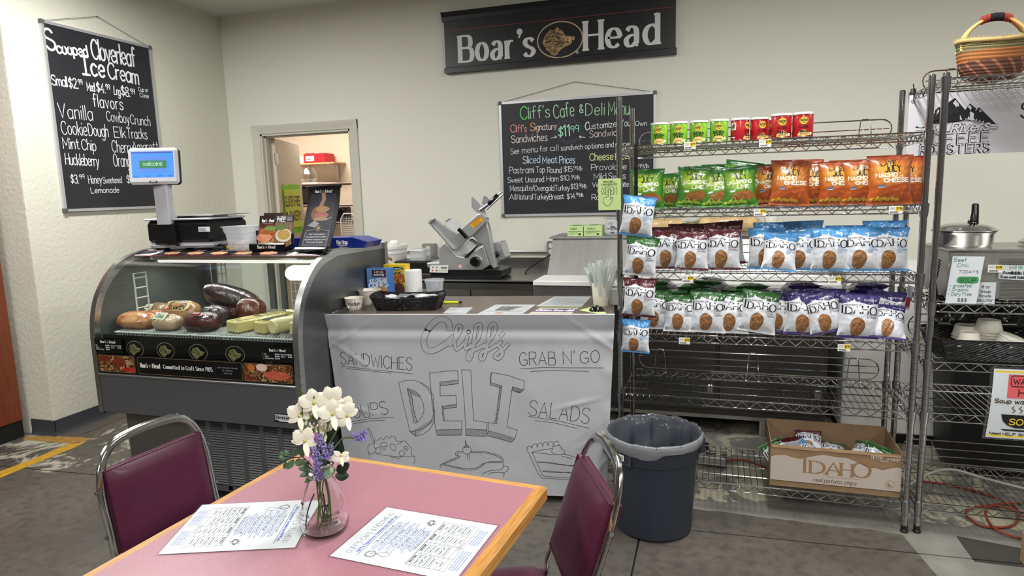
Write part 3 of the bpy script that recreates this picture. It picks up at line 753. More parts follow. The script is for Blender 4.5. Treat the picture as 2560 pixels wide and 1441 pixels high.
PB = lambda x, y: (lambda p: (p[0], p[2]))(onY(1080+x/2.573, y/2.573, YW-.015))
D = Dec(); cc = lambda *a, **k: chalk(D, PB, *a, **k)
gn = rgb(96, 220, 110); gp = rgb(190, 235, 195); pk = rgb(225, 150, 150); pw = rgb(235, 222, 218); ye = rgb(225, 235, 160); bw = rgb(205, 225, 245)
cc('C', (570, 768), (612, 765), 82, gn, w=0.0086); cc("liff's", (622, 765), (758, 752), 74, gp, w=0.0058); cc('Cafe', (785, 762), (915, 745), 84, gp, w=0.0058)
cc('&', (950, 725), (973, 723), 52, gp, w=0.0058); cc('Deli', (988, 743), (1108, 738), 74, gp, w=0.0050, sp=2); cc('Menu', (1135, 742), (1268, 737), 84, gp, w=0.0050)
cc('C', (505, 850), (533, 850), 48, pk, w=0.0058); cc("liff's", (540, 850), (608, 848), 42, pk, w=0.0050); cc('S', (632, 842), (660, 842), 50, rgb(235, 170, 120), w=0.0058)
cc('ignature', (666, 838), (800, 832), 40, pw, w=0.0043, sp=1.3); cc('Sandwiches', (512, 920), (742, 905), 46, pw, w=0.0050)
mint = rgb(170, 235, 200)
cc('$', (813, 880), (840, 880), 62, mint, w=0.0072); cc('11', (848, 878), (885, 874), 70, mint, w=0.0094); cc('99', (893, 852), (945, 846), 40, mint, w=0.0050)
cc('C', (985, 835), (1010, 835), 50, w=0.0065); cc('ustomize', (1015, 832), (1185, 815), 38, w=0.0043); cc('Your', (1212, 815), (1293, 808), 44, w=0.0036); cc('Own', (1308, 810), (1380, 808), 30, w=0.0036)
cc('Sandwich', (1015, 885), (1212, 870), 42, pw, w=0.0036, sp=2)
cc('See', (507, 992), (560, 988), 34, w=0.0036); cc('menu', (580, 987), (680, 978), 38, w=0.0036); cc('for', (695, 977), (745, 972), 34, w=0.0036); cc('all', (760, 970), (812, 968), 34, w=0.0036)
cc('sandwich', (830, 968), (970, 960), 32, w=0.0036); cc('options', (985, 958), (1103, 950), 32, w=0.0036); cc('and', (1117, 950), (1168, 946), 32, w=0.0036); cc('prices', (1182, 944), (1290, 938), 30, w=0.0036)
cc('Sliced', (585, 1052), (695, 1048), 44, bw, w=0.0050); cc('Meat', (712, 1052), (805, 1048), 42, bw, w=0.0050); cc('Prices', (820, 1052), (918, 1050), 46, bw, w=0.0050)
cc('Cheese', (1015, 1034), (1165, 1026), 44, ye, w=0.0050); cc('Prices', (1180, 1028), (1275, 1022), 40, ye, w=0.0043)
for s_, a, b_, h in (('Pastrami', (498, 1116), (655, 1112), 40), ('Top', (670, 1112), (725, 1110), 38), ('Round', (742, 1112), (832, 1112), 36), ('$15.', (848, 1106), (908, 1104), 34), ('99/lb', (908, 1092), (965, 1098), 24),
        ('Sweet', (488, 1176), (585, 1172), 34), ('Uncured', (602, 1173), (720, 1170), 34), ('Ham', (738, 1168), (812, 1168), 34), ('$10.', (826, 1165), (888, 1160), 34), ('99/lb', (892, 1150), (950, 1155), 24),
        ('Mesquite/', (503, 1230), (655, 1226), 36), ('Ovengold', (658, 1228), (785, 1228), 34), ('Turkey', (790, 1226), (885, 1225), 34), ('$13.', (893, 1218), (943, 1216), 34), ('99/lb', (943, 1205), (993, 1212), 24),
        ('All', (498, 1286), (540, 1285), 34), ('Natural', (548, 1284), (648, 1282), 34), ('Turkey', (655, 1284), (750, 1282), 34), ('Breast', (755, 1284), (848, 1280), 34), ('$14.', (868, 1282), (925, 1278), 34), ('99/lb', (925, 1262), (972, 1268), 22),
        ('Provolone', (1025, 1096), (1250, 1088), 36), ('$', (1293, 1094), (1312, 1092), 34), ('99/lb', (1328, 1082), (1395, 1082), 26), ('Mild', (1042, 1156), (1120, 1152), 38), ('Swiss', (1135, 1152), (1245, 1150), 38),
        ('Vermont', (1030, 1205), (1180, 1203), 32), ('White', (1190, 1205), (1265, 1200), 32), ('Cheddar', (1065, 1242), (1200, 1240), 28), ('Roast', (1028, 1288), (1150, 1285), 36)):
    cc(s_, a, b_, h, w=.0028 if '/lb' in s_ else .0036, sp=1.2)
zz = []
for i in range(72):
    a = 2*pi*i/72; q = (1.0 if i % 2 else .68)*(1+.06*sin(i*2.3)); rx, ry = 108, 82
    zz.append(PB(880+rx*q*cos(a), 845-ry*q*sin(a)*1.0))
D.stroke(zz, .0035, rgb(95, 88, 115), closed=True)
for a, b_ in (((765, 890), (800, 880)), ((985, 885), (948, 880))):
    D.stroke([PB(*a), PB(*b_)], .004, CHALK); D.stroke([PB(b_[0]-8*(1 if b_[0] < 900 else -1), b_[1]-6), PB(*b_), PB(b_[0]-8*(1 if b_[0] < 900 else -1), b_[1]+10)], .004, CHALK)
D.build('chalk_writing', lambda u, v, w=0: axB(u, v, .015+w), bb_, world=True)

# ---------------------------------------------------------------- Boar's Head wall sign
sx0, sx1, sz0, sz1 = -1.978, -.265, 2.395, 2.835
sn = thing('wall_sign', 'long black delicatessen sign with white serif letters high on the back wall', 'sign', ((sx0+sx1)/2, YW, sz0))
def hs(pts, y0, mat, name):  # horizontal moulding profile extruded along x
    b = MB(); b.prism([(sx0-pts[0][2] if 0 else sx0, YW-p[0], p[1]) for p in pts], (sx1-sx0, 0, 0)); return b.build(name, mat, sn, world=True, smooth=20)
M('sign_black', rgb(24, 25, 30), .4)
MB().box((sx0+sx1)/2, YW-.02, (sz0+sz1)/2, sx1-sx0, .04, sz1-sz0-.01).build('panel', 'sign_black', sn, world=True, smooth=0)
b = MB(); b.prism([(sx0-.015, YW-p[0], p[1]) for p in [(0, sz1-.06), (.045, sz1-.06), (.048, sz1-.03), (.055, sz1-.02), (.07, sz1), (0, sz1)]], (sx1-sx0+.03, 0, 0)); b.build('top_moulding', 'sign_black', sn, world=True, smooth=20)
b = MB(); b.prism([(sx0-.008, YW-p[0], p[1]) for p in [(0, sz0), (.052, sz0), (.052, sz0+.035), (.042, sz0+.04), (0, sz0+.04)]], (sx1-sx0+.016, 0, 0)); b.build('bottom_moulding', 'sign_black', sn, world=True, smooth=20)
D = Dec(); rd = rgb(140, 50, 70)
PS = lambda x, y: (lambda p: (p[0], p[2]))(onY(1080+x/2.573, y/2.573, YW-.042))
a, b_ = PS(105, 195), PS(1577, 45); c, d = PS(107, 440), PS(1575, 320)
D.rect(sx0, (a[1]+b_[1])/2-.002, sx1, (a[1]+b_[1])/2+.002, rd); D.rect(sx0, (c[1]+d[1])/2-.002, sx1, (c[1]+d[1])/2+.002, rd)
p, q = PS(175, 400), PS(660, 362); hB = PS(175, 236)[1]-p[1]
LW = rgb(215, 217, 218)
D.text("Boar's", p[0]+.01, p[1], hB, LW, w=hB*.2, nib=hB*.075, serif=1.5, fit=q[0]-p[0], sp=1.2)
p2, q2 = PS(975, 332), PS(1475, 300); hH = PS(975, 160)[1]-p2[1]
D.text('Head', p2[0]+.015, p[1]+.005, hB*1.03, LW, w=hB*.2, nib=hB*.075, serif=1.5, fit=q2[0]-p2[0]-.02, sp=1.2)
cxy = PS(822, 255); rx = (PS(965, 255)[0]-PS(680, 255)[0])/2
boar(D, cxy[0], cxy[1], rx*1.0, rgb(176, 146, 100), dark=rgb(30, 26, 26), ringc=rgb(186, 166, 132), hairs=230)
rg = PS(935, 337); D.ring(rg[0], rg[1], .010, .010, .002, LW, 16); D.text('R', rg[0]-.004, rg[1]-.006, .012, LW, w=.002)
D.build('lettering', lambda u, v, w=0: V((u, YW-.0402-w, v)), sn, world=True, dz=.0006)
# ---------------------------------------------------------------- dining table
TZ = .76; tyaw = -.09
tR = V((-.381, 1.479, 0)); TW, TL = .738, .80
ex = V((cos(tyaw), sin(tyaw), 0)); ey = V((-sin(tyaw), cos(tyaw), 0))
tc_ = tR-ex*TW/2-ey*TL/2
tb = thing('dining_table', 'square diner table with pink laminate top and oak edging', 'table', (tc_.x, tc_.y, 0), tyaw)
M('laminate', rgb(166, 116, 128), .33, noise_=(180, .35, rgb(142, 92, 106)), bump=(400, .05), coat=.15)
b = MB(); b.box(0, 0, TZ-.018, TW-.05, TL-.05, .036); b.build('laminate_top', 'laminate', tb)
M('oak_x', rgb(206, 158, 92), .38, noise_=(6, .6, rgb(160, 106, 50)), stretch=(2, 30, 30), coat=.3)
M('oak_y', rgb(200, 148, 80), .38, noise_=(6, .7, rgb(150, 98, 44)), stretch=(30, 2, 30), coat=.3)
def rail(x0, y0, x1, y1, mat, ch):
    b = MB(); d = (V((x1-x0, y1-y0, 0))).normalized(); n_ = V((-d.y, d.x, 0))*(-1); L_ = hypot(x1-x0, y1-y0)
    prof = [(0, -.040), (.018, -.040), (.025, -.034), (.025, -.007), (.019, 0), (0, 0)]
    a = V((x0, y0, TZ)); vs = []; m = len(prof)
    for e, sgn in ((0, 1), (1, -1)):
        for p in prof: vs.append(a+d*(e*L_)+d*(-sgn*p[0])+n_*p[0]+V((0, 0, p[1])))
    fs = [(i, (i+1) % m, (i+1) % m+m, i+m) for i in range(m)]+[tuple(range(m))[::-1], tuple(range(m, 2*m))]
    b.add(vs, fs); b.build('edge_rail', mat, tb, smooth=30)
hx_, hy_ = TW/2-.025, TL/2-.025
rail(-hx_, -hy_, hx_, -hy_, 'oak_x', 0); rail(hx_, -hy_, hx_, hy_, 'oak_y', 0); rail(hx_, hy_, -hx_, hy_, 'oak_x', 0); rail(-hx_, hy_, -hx_, -hy_, 'oak_y', 0)
b = MB(); b.cyl((0, 0, .04), (0, 0, TZ-.04), .04, 16); b.build('pedestal', 'black_matte', tb)
b = MB()
for a in (0, pi/2): b.box(0, 0, .03, .6, .07, .035, .01, rot=a)
b.build('foot_base', 'black_matte', tb)

# menus lying on the table (sleeve + print)
def menu(name, label, corner, right, up, W_=.216, H_=.279):
    """corner = reader's lower-left; right/up unit vectors of the page"""
    o_ = V((corner[0], corner[1], TZ+.0004)); mp = plane(o_, right, up)
    b = MB(); b.prism([mp(-.004, -.004), mp(W_+.006, -.004), mp(W_+.006, H_+.006), mp(-.004, H_+.006)], (0, 0, .0008)); root = b.build(name, 'sleeve', smooth=0); tag(root, label, 'menu')
    mq = lambda u, v, w=0: mp(u, v, .0009+w)
    b = MB(); b.prism([mq(0, 0), mq(W_, 0), mq(W_, H_), mq(0, H_)], (0, 0, .0004)); b.build('page', 'page', root, world=True, smooth=0)
    D = Dec(); bl_ = rgb(70, 100, 190); gy = rgb(80, 80, 84); lg = rgb(150, 152, 156)
    D.text("CLIFF'S CAFE & DELI MENU", .022, H_-.034, .0125, gy, w=.0007, fit=.172)
    D.text("Cliff's Signature Sandwiches $11.99 ea", .03, H_-.047, .0062, bl_, w=.0012, fit=.156); D.rect(.02, H_-.0515, W_-.02, H_-.0505, BLACK)
    y = H_-.062; rr = random.Random(5)
    for i in range(19):
        h_ = i % 3 == 0; l = rr.uniform(.06, .085) if h_ else rr.uniform(.075, .12)
        s_ = ['THE GARDEN CLUB', 'THE PASTRAMI DUO', "CLIFF'S DAILY SPECIAL", 'THE HAM & SWISS', 'THE TURKEY STACK', 'THE ITALIAN CLUB', 'THE PROVOLONE MELT'][i//3] if h_ else 'lettuce tomato onion and our own house dressing'
        D.text(s_, W_/2, y, .0036, BLACK if h_ else bl_, w=.0006 if h_ else .00038, fit=l*1.05, align=.5); y -= .0051
    x0, x1, y1, y0 = .022, W_-.022, y-.002, .034
    D.rect(x0-.0, y1-.001, x1, y1-.0004, gy); cw = (x1-x0)/4; rh = (y1-y0)/8
    for i in range(5): D.stroke([(x0+cw*i, y0), (x0+cw*i, y1)], .0006, gy, cap=False)
    for j in range(9): D.stroke([(x0, y0+rh*j), (x1, y0+rh*j)], .0006, gy, cap=False)
    for i, s_ in enumerate(('PROTEIN', 'CHEESE', 'VEGGIE', 'EXTRA')): D.text(s_, x0+cw*(i+.5), y1-rh*.7, .0042, BLACK, w=.0011, align=.5, fit=.026)
    for i, ws in enumerate((('Mesquite Turkey', 'Ovengold Turkey', 'Pastrami Round', 'Roast Beef', 'Ham', 'Salami'), ('Provolone', 'Mild Swiss', 'Cheddar', 'Pepper Jack', 'Vermont White', ''), ('Lettuce', 'Tomato', 'Red Onion', 'Pickle', 'Peppers', 'Olive'), ('Mayo', 'Yellow Mustard', 'Spicy Mustard', 'Hummus', 'Cream Cheese', 'Avocado'))):
        for j, s_ in enumerate(ws):
            if s_: D.text(s_, x0+cw*(i+.5), y1-rh*(j+1.65), .0032, BLACK, w=.0005, align=.5, fit=min(.034, .0028*len(s_)))
    for j in range(4):
        D.text('ask about our soup and salad of the day', .03, .026-.0055*j, .0032, bl_, w=.00036, fit=.07); D.text('add chips and a drink to any order', .125, .026-.0055*j, .0032, bl_, w=.00036, fit=.06)
    D.ring(.032, H_-.075, .011, .011, .0014, gy, 24); D.ring(.032, H_-.075, .0085, .0085, .0006, gy, 24); D.stroke(catm([(.036, H_-.086), (.03, H_-.105), (.04, H_-.115), (.046, H_-.10), (.036, H_-.086)], 5), .0008, gy)
    D.stroke([(.032, H_-.075), (.036, H_-.079)], .0012, gy)
    for i in range(14):
        a = i*1.3; D.stroke([(W_-.034+.012*cos(a), H_-.135+.008*sin(a)), (W_-.034+.014*cos(a+1.9), H_-.135+.012*sin(a+2.2))], .0008, gy)
    D.stroke(catm([(.095+.004*i, .038+.0035*(i % 2)) for i in range(12)], 4), .0007, gy)
    D.build('printing', mq, root, mat='print_gloss', world=True, dz=.0005)
    return root
TG('sleeve', (.98, .98, .98), 1.45, .05); M('page', rgb(208, 214, 219), .35, coat=.8)
def unit(a): return V((cos(a), sin(a), 0))
r2_ = radians(-3.9); menu('laminated_menu', 'laminated deli menu lying near the right front edge of the pink table', (-.452, 1.045), unit(r2_+pi/2), unit(r2_+pi))
r1_ = radians(19.5); menu('laminated_menu', 'laminated deli menu lying left of the flower bottle, catching a glare', (-1.155, 1.185), unit(r1_-pi/2), unit(r1_))

# ---------------------------------------------------------------- bottle vase with artificial flowers
VX, VY = -.797, 1.15
vs_ = thing('bottle_vase', 'clear glass milk bottle holding artificial flowers on the pink table', 'vase', (VX, VY, TZ))
pr = [(.001, .002), (.036, .001), (.046, .006), (.0515, .018), (.053, .036), (.049, .062), (.038, .092), (.029, .115), (.0255, .125), (.0255, .130), (.030, .133), (.031, .137), (.0275, .141), (.0265, .150), (.029, .153), (.029, .157), (.0265, .159),
      (.0235, .157), (.0235, .125), (.027, .113), (.036, .091), (.047, .061), (.051, .036), (.0495, .019), (.044, .009), (.034, .006), (.001, .006)]
MB().lathe(pr, (0, 0, .0004), 48).build('glass', M('bottle_glass', (1, 1, 1), .01, trans=1, ior=1.45), vs_, smooth=60)
D = Dec(); D.text('Organic Milk', .0, .056, .007, BLACK, w=.0007, fit=.04); D.text('from grass fed cows', .0, .047, .005, BLACK, w=.0005, fit=.036); D.text('keep it cold', .0, .039, .005, BLACK, w=.0005, fit=.03)
D.poly([(.004, .08), (.008, .083), (.014, .081), (.018, .084), (.0175, .079), (.0165, .078), (.0165, .068), (.0155, .068), (.0148, .076), (.0135, .068), (.0125, .068), (.013, .077), (.009, .079), (.005, .077)], BLACK)
def vmap(off):
    def f(u, v, w=0):
        r = .0535-.10*max(0, v-.036)-2.2*max(0, v-.036)**2+.0005; a = off+u/.05; return V((r*cos(a), r*sin(a), v))
    return f
D.build('printing', vmap(radians(-62)), vs_); D.build('printing', vmap(radians(-135)), vs_)
fb = thing('flower_bunch', 'artificial white orchids, purple lavender and green leaves in the glass bottle', 'flowers', (VX, VY, TZ+.008))
FR_ = V((cos(CY), sin(CY), 0)); FB_ = V((-sin(CY), cos(CY), 0))
def fpt(px, py, dep=0):   # a bouquet point seen at px,py, dep metres behind the bottle's own plane
    p = onp(px, py, V((VX, VY, 0))+FB_*dep, FB_); return p
M('petal', rgb(226, 222, 206), .5, noise_=(30, .2, rgb(225, 220, 190))); M('stem_green', rgb(88, 108, 48), .5); M('leaf_green', rgb(62, 92, 60), .4, noise_=(30, .5, rgb(110, 150, 110)))
M('leaf_dark', rgb(22, 40, 28), .4); M('lavender', rgb(120, 108, 172), .7, noise_=(150, .6, rgb(170, 160, 210))); M('stem_dark', rgb(44, 32, 26), .5); M('pinkish', rgb(160, 100, 150), .6)
neck = lambda k=0: V((VX+.008*cos(k), VY+.008*sin(k), TZ+.15))
foot = lambda k=0: V((VX+.016*cos(k*1.7), VY+.016*sin(k*1.7), TZ+.014))
def stem(p, r=.0016, mat='stem_green', k=0, low=True, bend=None):
    m_ = bend or (neck(k)+p)/2+V((0, 0, .01)); pts = ([foot(k), (foot(k)+neck(k))/2+V((.006*cos(k), .006*sin(k), 0))] if low else [])+[neck(k), m_, p]
    MB().tube([V(q) for q in catm([tuple(q) for q in pts], 4)], r, 6).build('stem', mat, fb, world=True)
def petalm(b, c, d, up, L_, W_, curl=.25):
    d = d.normalized(); s_ = d.cross(up).normalized(); n_ = s_.cross(d)
    def F(u, v):
        x = v*L_; ww = W_*sin(pi*min(1, v*.9+.06))**.8*(u-.5)*2; return c+d*x+s_*ww+n_*(-curl*L_*v*v+.12*W_*cos(pi*(u-.5)*2)*v)
    b.grid(F, 4, 5)
def orchid(px, py, k, dep=0, sc=1., ang=0):
    c = fpt(px, py, dep); vw = (COR-c).normalized(); rt = vw.cross(V((0, 0, 1))).normalized()*-1; up = rt.cross(vw)*-1
    up = V((0, 0, 1)); b = MB(); rr = random.Random(k)
    for i, (a, l, w_) in enumerate(((90, .027, .012), (20, .028, .014), (160, .028, .014), (-35, .024, .008), (-145, .024, .008))):
        a = radians(a+ang+rr.uniform(-12, 12)); d = rt*cos(a)+up*sin(a)+vw*.35
        petalm(b, c, d, vw, l*sc, w_*sc, .35)
    petalm(b, c, (-up+vw*.5+rt*.1), vw, .034*sc, .006*sc, -.3)
    b.build('orchid_bloom', 'petal', fb, world=True, smooth=60)
    b = MB(); b.sph(c+vw*.003, .0035*sc, 8, 6); b.build('bloom_centre', M('bloom_yellow', rgb(190, 180, 90), .6) if 'bloom_yellow' not in MATS else 'bloom_yellow', fb, world=True)
    stem(c-vw*.004, k=k)
for k, (x, y, dp, sc, an) in enumerate([(785, 1008, 0, 1.1, 0), (828, 1000, .01, 1.05, 25), (748, 1040, 0, 1.0, -15), (862, 1018, .02, .85, 40), (832, 1035, -.01, 1.1, 5), (868, 1040, -.005, 1.0, 50), (762, 1103, -.015, 1.05, -30), (808, 1075, .01, .8, 20), (852, 1140, .0, .7, 170)]): orchid(x, y, k, dp, sc, an)
for k, (x, y, x2, y2) in enumerate([(753, 972, 758, 1060), (781, 985, 784, 1070), (770, 975, 776, 1050)]):
    p, q = fpt(x, y), fpt(x2, y2); b = MB(); b.tube([neck(k), q, p], .0011, 5)
    for i in range(5): c = q.lerp(p, .1+.2*i); b.sph(c+V((.003*(-1)**i, 0, 0)), (.0025, .0025, .004), 6, 5)
    b.build('bud_stem', 'stem_green', fb, world=True)
b = MB()
for i in range(46):
    c = fpt(random.uniform(772, 822), random.uniform(1060, 1115), random.uniform(-.01, .01)); b.sph(c, (.0022, .0022, .0032), 6, 5)
b.build('white_buds', 'petal', fb, world=True, kind='stuff')
def lav(pts, k, n=70, r=.010, mat='lavender'):
    P_ = [fpt(*q) for q in pts]; b = MB(); rr = random.Random(k)
    path = [V(q) for q in catm([tuple(p) for p in P_], 6)]
    for i in range(n):
        t = i/n; c = path[int(t*(len(path)-1))]; rad = r*(1-.55*t)
        d = V((rr.uniform(-1, 1), rr.uniform(-1, 1), rr.uniform(-.2, 1))).normalized()
        e = c+d*rad; b.tube([c, e], [.0016, .0009], 5); b.sph(e, (.0018, .0018, .0024), 5, 4)
    o = b.build('lavender_spike', mat, fb, world=True)
    return P_[0]
for k, pts in enumerate([[(812, 1150, -.012), (806, 1118, -.012), (796, 1088, -.012)], [(795, 1170, -.02), (790, 1140, -.02), (783, 1120, -.02)], [(825, 1140, 0), (828, 1110, 0)], [(884, 1095, .0), (902, 1090, .0), (918, 1078, .0)], [(898, 1100, .0), (912, 1098, .0)], [(800, 1195, -.02), (790, 1175, -.02)]]):
    p = lav(pts, k, 90 if k < 2 else 50, .011); stem(p, .0013, k=k+3, low=k < 3, bend=(fpt(852, 1100, 0) if k in (3, 4) else None))
lav([(793, 1100, -.01), (790, 1085, -.01)], 9, 30, .006, 'pinkish'); lav([(778, 1140, -.02), (774, 1125, -.02)], 8, 24, .005, 'pinkish')
def leaf(px, py, ang, L_, W_, dep=0, mat='leaf_green'):
    c = fpt(px, py, dep); vw = (COR-c).normalized(); rt = vw.cross(V((0, 0, 1))).normalized()*-1
    b = MB(); a = radians(ang); petalm(b, c, rt*cos(a)+V((0, 0, 1))*sin(a)+vw*.2, vw, L_, W_, .2); b.build('leaf', mat, fb, world=True, smooth=60)
MB().tube([fpt(793, 1190), fpt(775, 1160), fpt(757, 1143), fpt(735, 1145), fpt(712, 1152)], .0012, 5).build('twig', 'stem_dark', fb, world=True)
for q in [(757, 1143, 100, .018, .006), (748, 1146, 250, .018, .006), (735, 1150, 230, .024, .007), (762, 1150, 210, .02, .007), (722, 1140, 120, .014, .005), (712, 1150, 140, .014, .005), (716, 1155, 250, .016, .005), (735, 1140, 80, .014, .005),
          (772, 1175, 160, .022, .006), (778, 1182, 190, .024, .006), (785, 1188, 215, .024, .006), (772, 1168, 130, .016, .006), (705, 1140, 90, .01, .005)]: leaf(*q)
for q in [(832, 1120, 95, .042, .014), (838, 1150, 70, .04, .014), (842, 1180, 30, .03, .012), (838, 1190, 350, .028, .011), (828, 1180, 120, .03, .012), (850, 1175, 60, .02, .01)]: leaf(*q, dep=.012, mat='leaf_dark')
leaf(812, 1195, 50, .026, .008, -.015, M('leaf_light', rgb(150, 190, 140), .5)); leaf(818, 1285, 240, .02, .008, -.004)
# inside the bottle: dark hooked stem
b = MB(); pts = [fpt(785, 1235), fpt(770, 1275), fpt(764, 1320), fpt(770, 1348), fpt(784, 1342), fpt(803, 1310), fpt(812, 1270), fpt(808, 1235)]
b.tube([V(q) for q in catm([tuple(p) for p in pts], 4)], .0015, 6); b.build('stem', 'stem_dark', fb, world=True)

# ---------------------------------------------------------------- chairs
M('vinyl', rgb(80, 28, 54), .36, noise_=(8, .3, rgb(64, 20, 42)), bump=(220, .04), coat=.12)
def chair(rk):
    t = thing('dining_chair', 'burgundy vinyl chair with a chrome loop frame left of the pink table', 'chair', (0, 0, 0))
    # local: chair faces +x, back at x<0, width along y
    W_, H_ = .205, .875
    def bk(y, z): # back plane point
        return V((-.20-(z-.45)*rk, y, z))
    pts = [(-W_+.02, .46)]+[(-W_+.0, .52), (-W_, .60), (-W_-.002, .70), (-W_+.004, .76), (-W_+.02, .81), (-W_+.05, .85), (-W_+.10, .872), (0, .88), (W_-.10, .872), (W_-.05, .85), (W_-.02, .81), (W_-.004, .76), (W_+.002, .70), (W_, .60), (W_, .52), (W_-.02, .46)]
    path = [V((-.30, -W_+.01, .012)), V((-.235, -W_+.005, .25))]+[bk(y, z) for y, z in pts]+[V((-.235, W_-.005, .25)), V((-.30, W_-.01, .012))]
    path = [V(q) for q in catm([tuple(p) for p in path], 3)]
    MB().tube(path, .011, 12, flat=(.0075, .0145, (1, 0, 0))).build('back_frame', 'chrome', t)
    for s_ in (-1, 1):
        MB().tube([V((.21, s_*.19, .012)), V((.19, s_*.19, .40)), V((.16, s_*.19, .432)), V((-.2, s_*.19, .44))], .0105, 10).build('leg', 'chrome', t)
        b = MB(); b.cyl((.21, s_*.19, 0), (.21, s_*.19, .02), .013, 10); b.cyl((-.30, s_*(W_-.01), 0), (-.30, s_*(W_-.01), .02), .013, 10); b.build('foot_cap', 'black_plastic', t)
    b = MB()
    def F(u, v):
        a, c = (u-.5)*2, (v-.5)*2; e = (1-abs(a)**6)*(1-abs(c)**6)
        return V((.02+.215*c, .20*a, .462+.038*max(0, e)**.5))
    b.grid(F, 16, 16, flip=True); b.box(.02, 0, .452, .42, .39, .03, .01); b.build('seat', 'vinyl', t)
    # cushion: front face pillowed, piping round
    b = MB(); y0, y1, z0, z1 = -.188, .188, .535, .795
    n_ = V((1, 0, rk)).normalized()
    def C(sgn, off):
        def F(u, v):
            a, c = (u-.5)*2, (v-.5)*2; e = max(0, (1-abs(a)**4)*(1-abs(c)**4))**.5
            return bk(y0+(y1-y0)*u, z0+(z1-z0)*v)+n_*(off+sgn*.016*e)
        return F
    b.grid(C(1, .014), 16, 12, flip=False); b.grid(C(-1, -.016), 16, 12, flip=True)
    p = lambda y, z, o: bk(y, z)+n_*o
    for a, c in (((y0, z0), (y1, z0)), ((y1, z0), (y1, z1)), ((y1, z1), (y0, z1)), ((y0, z1), (y0, z0))):
        b.add([p(*a, .014), p(*c, .014), p(*c, -.016), p(*a, -.016)], [(0, 3, 2, 1)])
    cu = b.build('back_cushion', 'vinyl', t, smooth=40)
    b = MB(); b.tube([p(y0, z0, .014), p(y1, z0, .014), p(y1, z1, .014), p(y0, z1, .014)], .0028, 6, closed=True); b.tube([p(y0, z0, -.016), p(y1, z0, -.016), p(y1, z1, -.016), p(y0, z1, -.016)], .0028, 6, closed=True)
    b.build('piping', 'vinyl', cu)
    for s_ in (-1, 1):
        for z in (.60, .74):
            b = MB(); q = bk(s_*(W_+.012), z); b.cyl(q, q+V((0, s_*.008, 0)), .006, 8); b.cyl(bk(s_*.185, z), bk(s_*W_, z), .004, 6); b.build('bolt', 'chrome', t)
    return t
ch1 = chair(.159); ch2 = chair(.329)
ch1.location = (-1.385, 1.466, 0); ch1.rotation_euler.z = -.109; ch1.scale = (.921, .86, .921)
ch2.location = (-.538, 1.40, 0); ch2.rotation_euler.z = 3.585; ch2.scale = (.967, .777, .967)
ch2['label'] = 'burgundy vinyl chair with a chrome loop frame right of the table, before the trash can'
for c in (ch1, ch2): c['group'] = 'burgundy chairs at the table'

# ---------------------------------------------------------------- grey trash can with liner
TX, TY = -.232, 2.775
tr_ = thing('trash_can', 'round dark blue grey trash can with a clear liner before the shelves', 'trash can', (TX, TY, 0))
M('can_grey', rgb(44, 49, 60), .42, bump=(300, .05))
pr = [(.001, .004), (.155, .004), (.163, .012), (.183, .335), (.189, .338), (.190, .345), (.194, .415), (.200, .418), (.203, .424), (.203, .434), (.199, .438), (.192, .436), (.188, .42), (.176, .33), (.155, .018), (.001, .014)]
MB().lathe(pr, (0, 0, 0), 64).build('body', 'can_grey', tr_, smooth=40)
for a in (radians(205), radians(25)):
    b = MB(); R = Matrix.Rotation(a, 3, 'Z'); b.box(*(R @ V((.200, 0, .372))), .03, .11, .075, .006, rot=R); b.build('handle', 'can_grey', tr_)
b = MB(); a0 = radians(222)
for s_ in (-.055, .055): pass
def rimF(u, v):
    a = 2*pi*u; wv = .0035*sin(11*a+2)+.0025*sin(23*a)+.002*sin(37*a+1)
    prf = [(.1985, .392), (.206, .405), (.2085, .425), (.205, .441), (.196, .442), (.186, .43), (.180, .40), (.172, .30), (.160, .16)]
    k = v*(len(prf)-1); i = min(int(k), len(prf)-2); f_ = k-i; r = prf[i][0]*(1-f_)+prf[i+1][0]*f_; z = prf[i][1]*(1-f_)+prf[i+1][1]*f_
    low = max(0, 1-k); dip = .012*sin(3*a+1)*low+.006*sin(7*a)*low
    ins = max(0, (k-5)/3); r -= ins*.012*(1+sin(5*a+2*z*20)); 
    return V(((r+wv*(.5+ins*2))*cos(a), (r+wv*(.5+ins*2))*sin(a), z-dip+wv*.6))
TG('liner', (.95, .96, .97), 1.5, .12, .05, (.8, .83, .9), bump=(40, .6)); TG('liner_fold', (.93, .94, .96), 1.5, .15, .26, (.8, .83, .9), bump=(40, .6))
MB().grid(lambda u, v: rimF(u, .42+.58*v), 110, 16, cu=True).build('bin_liner', 'liner', tr_, smooth=70)
MB().grid(lambda u, v: rimF(u, .42*v), 110, 12, cu=True).build('liner_cuff', 'liner_fold', tr_, smooth=70)
D = Dec(); D.rect(-.048, .335, .05, .392, rgb(52, 57, 68)); D.up(); D.rect(-.02, .352, .014, .378, WHITE); D.up()
for i in range(6): D.rect(-.012+.0035*i, .357, -.0105+.0035*i, .372, BLACK)
D.stroke([(-.045, .39), (-.04, .338), (.04, .338), (.048, .39)], .001, rgb(120, 125, 135))
aa = radians(233)
D.build('handle_label', lambda u, v, w=0: V((cos(aa+u/.2), sin(aa+u/.2), 0))*(.1925+.004+w)+V((0, 0, v)), tr_)

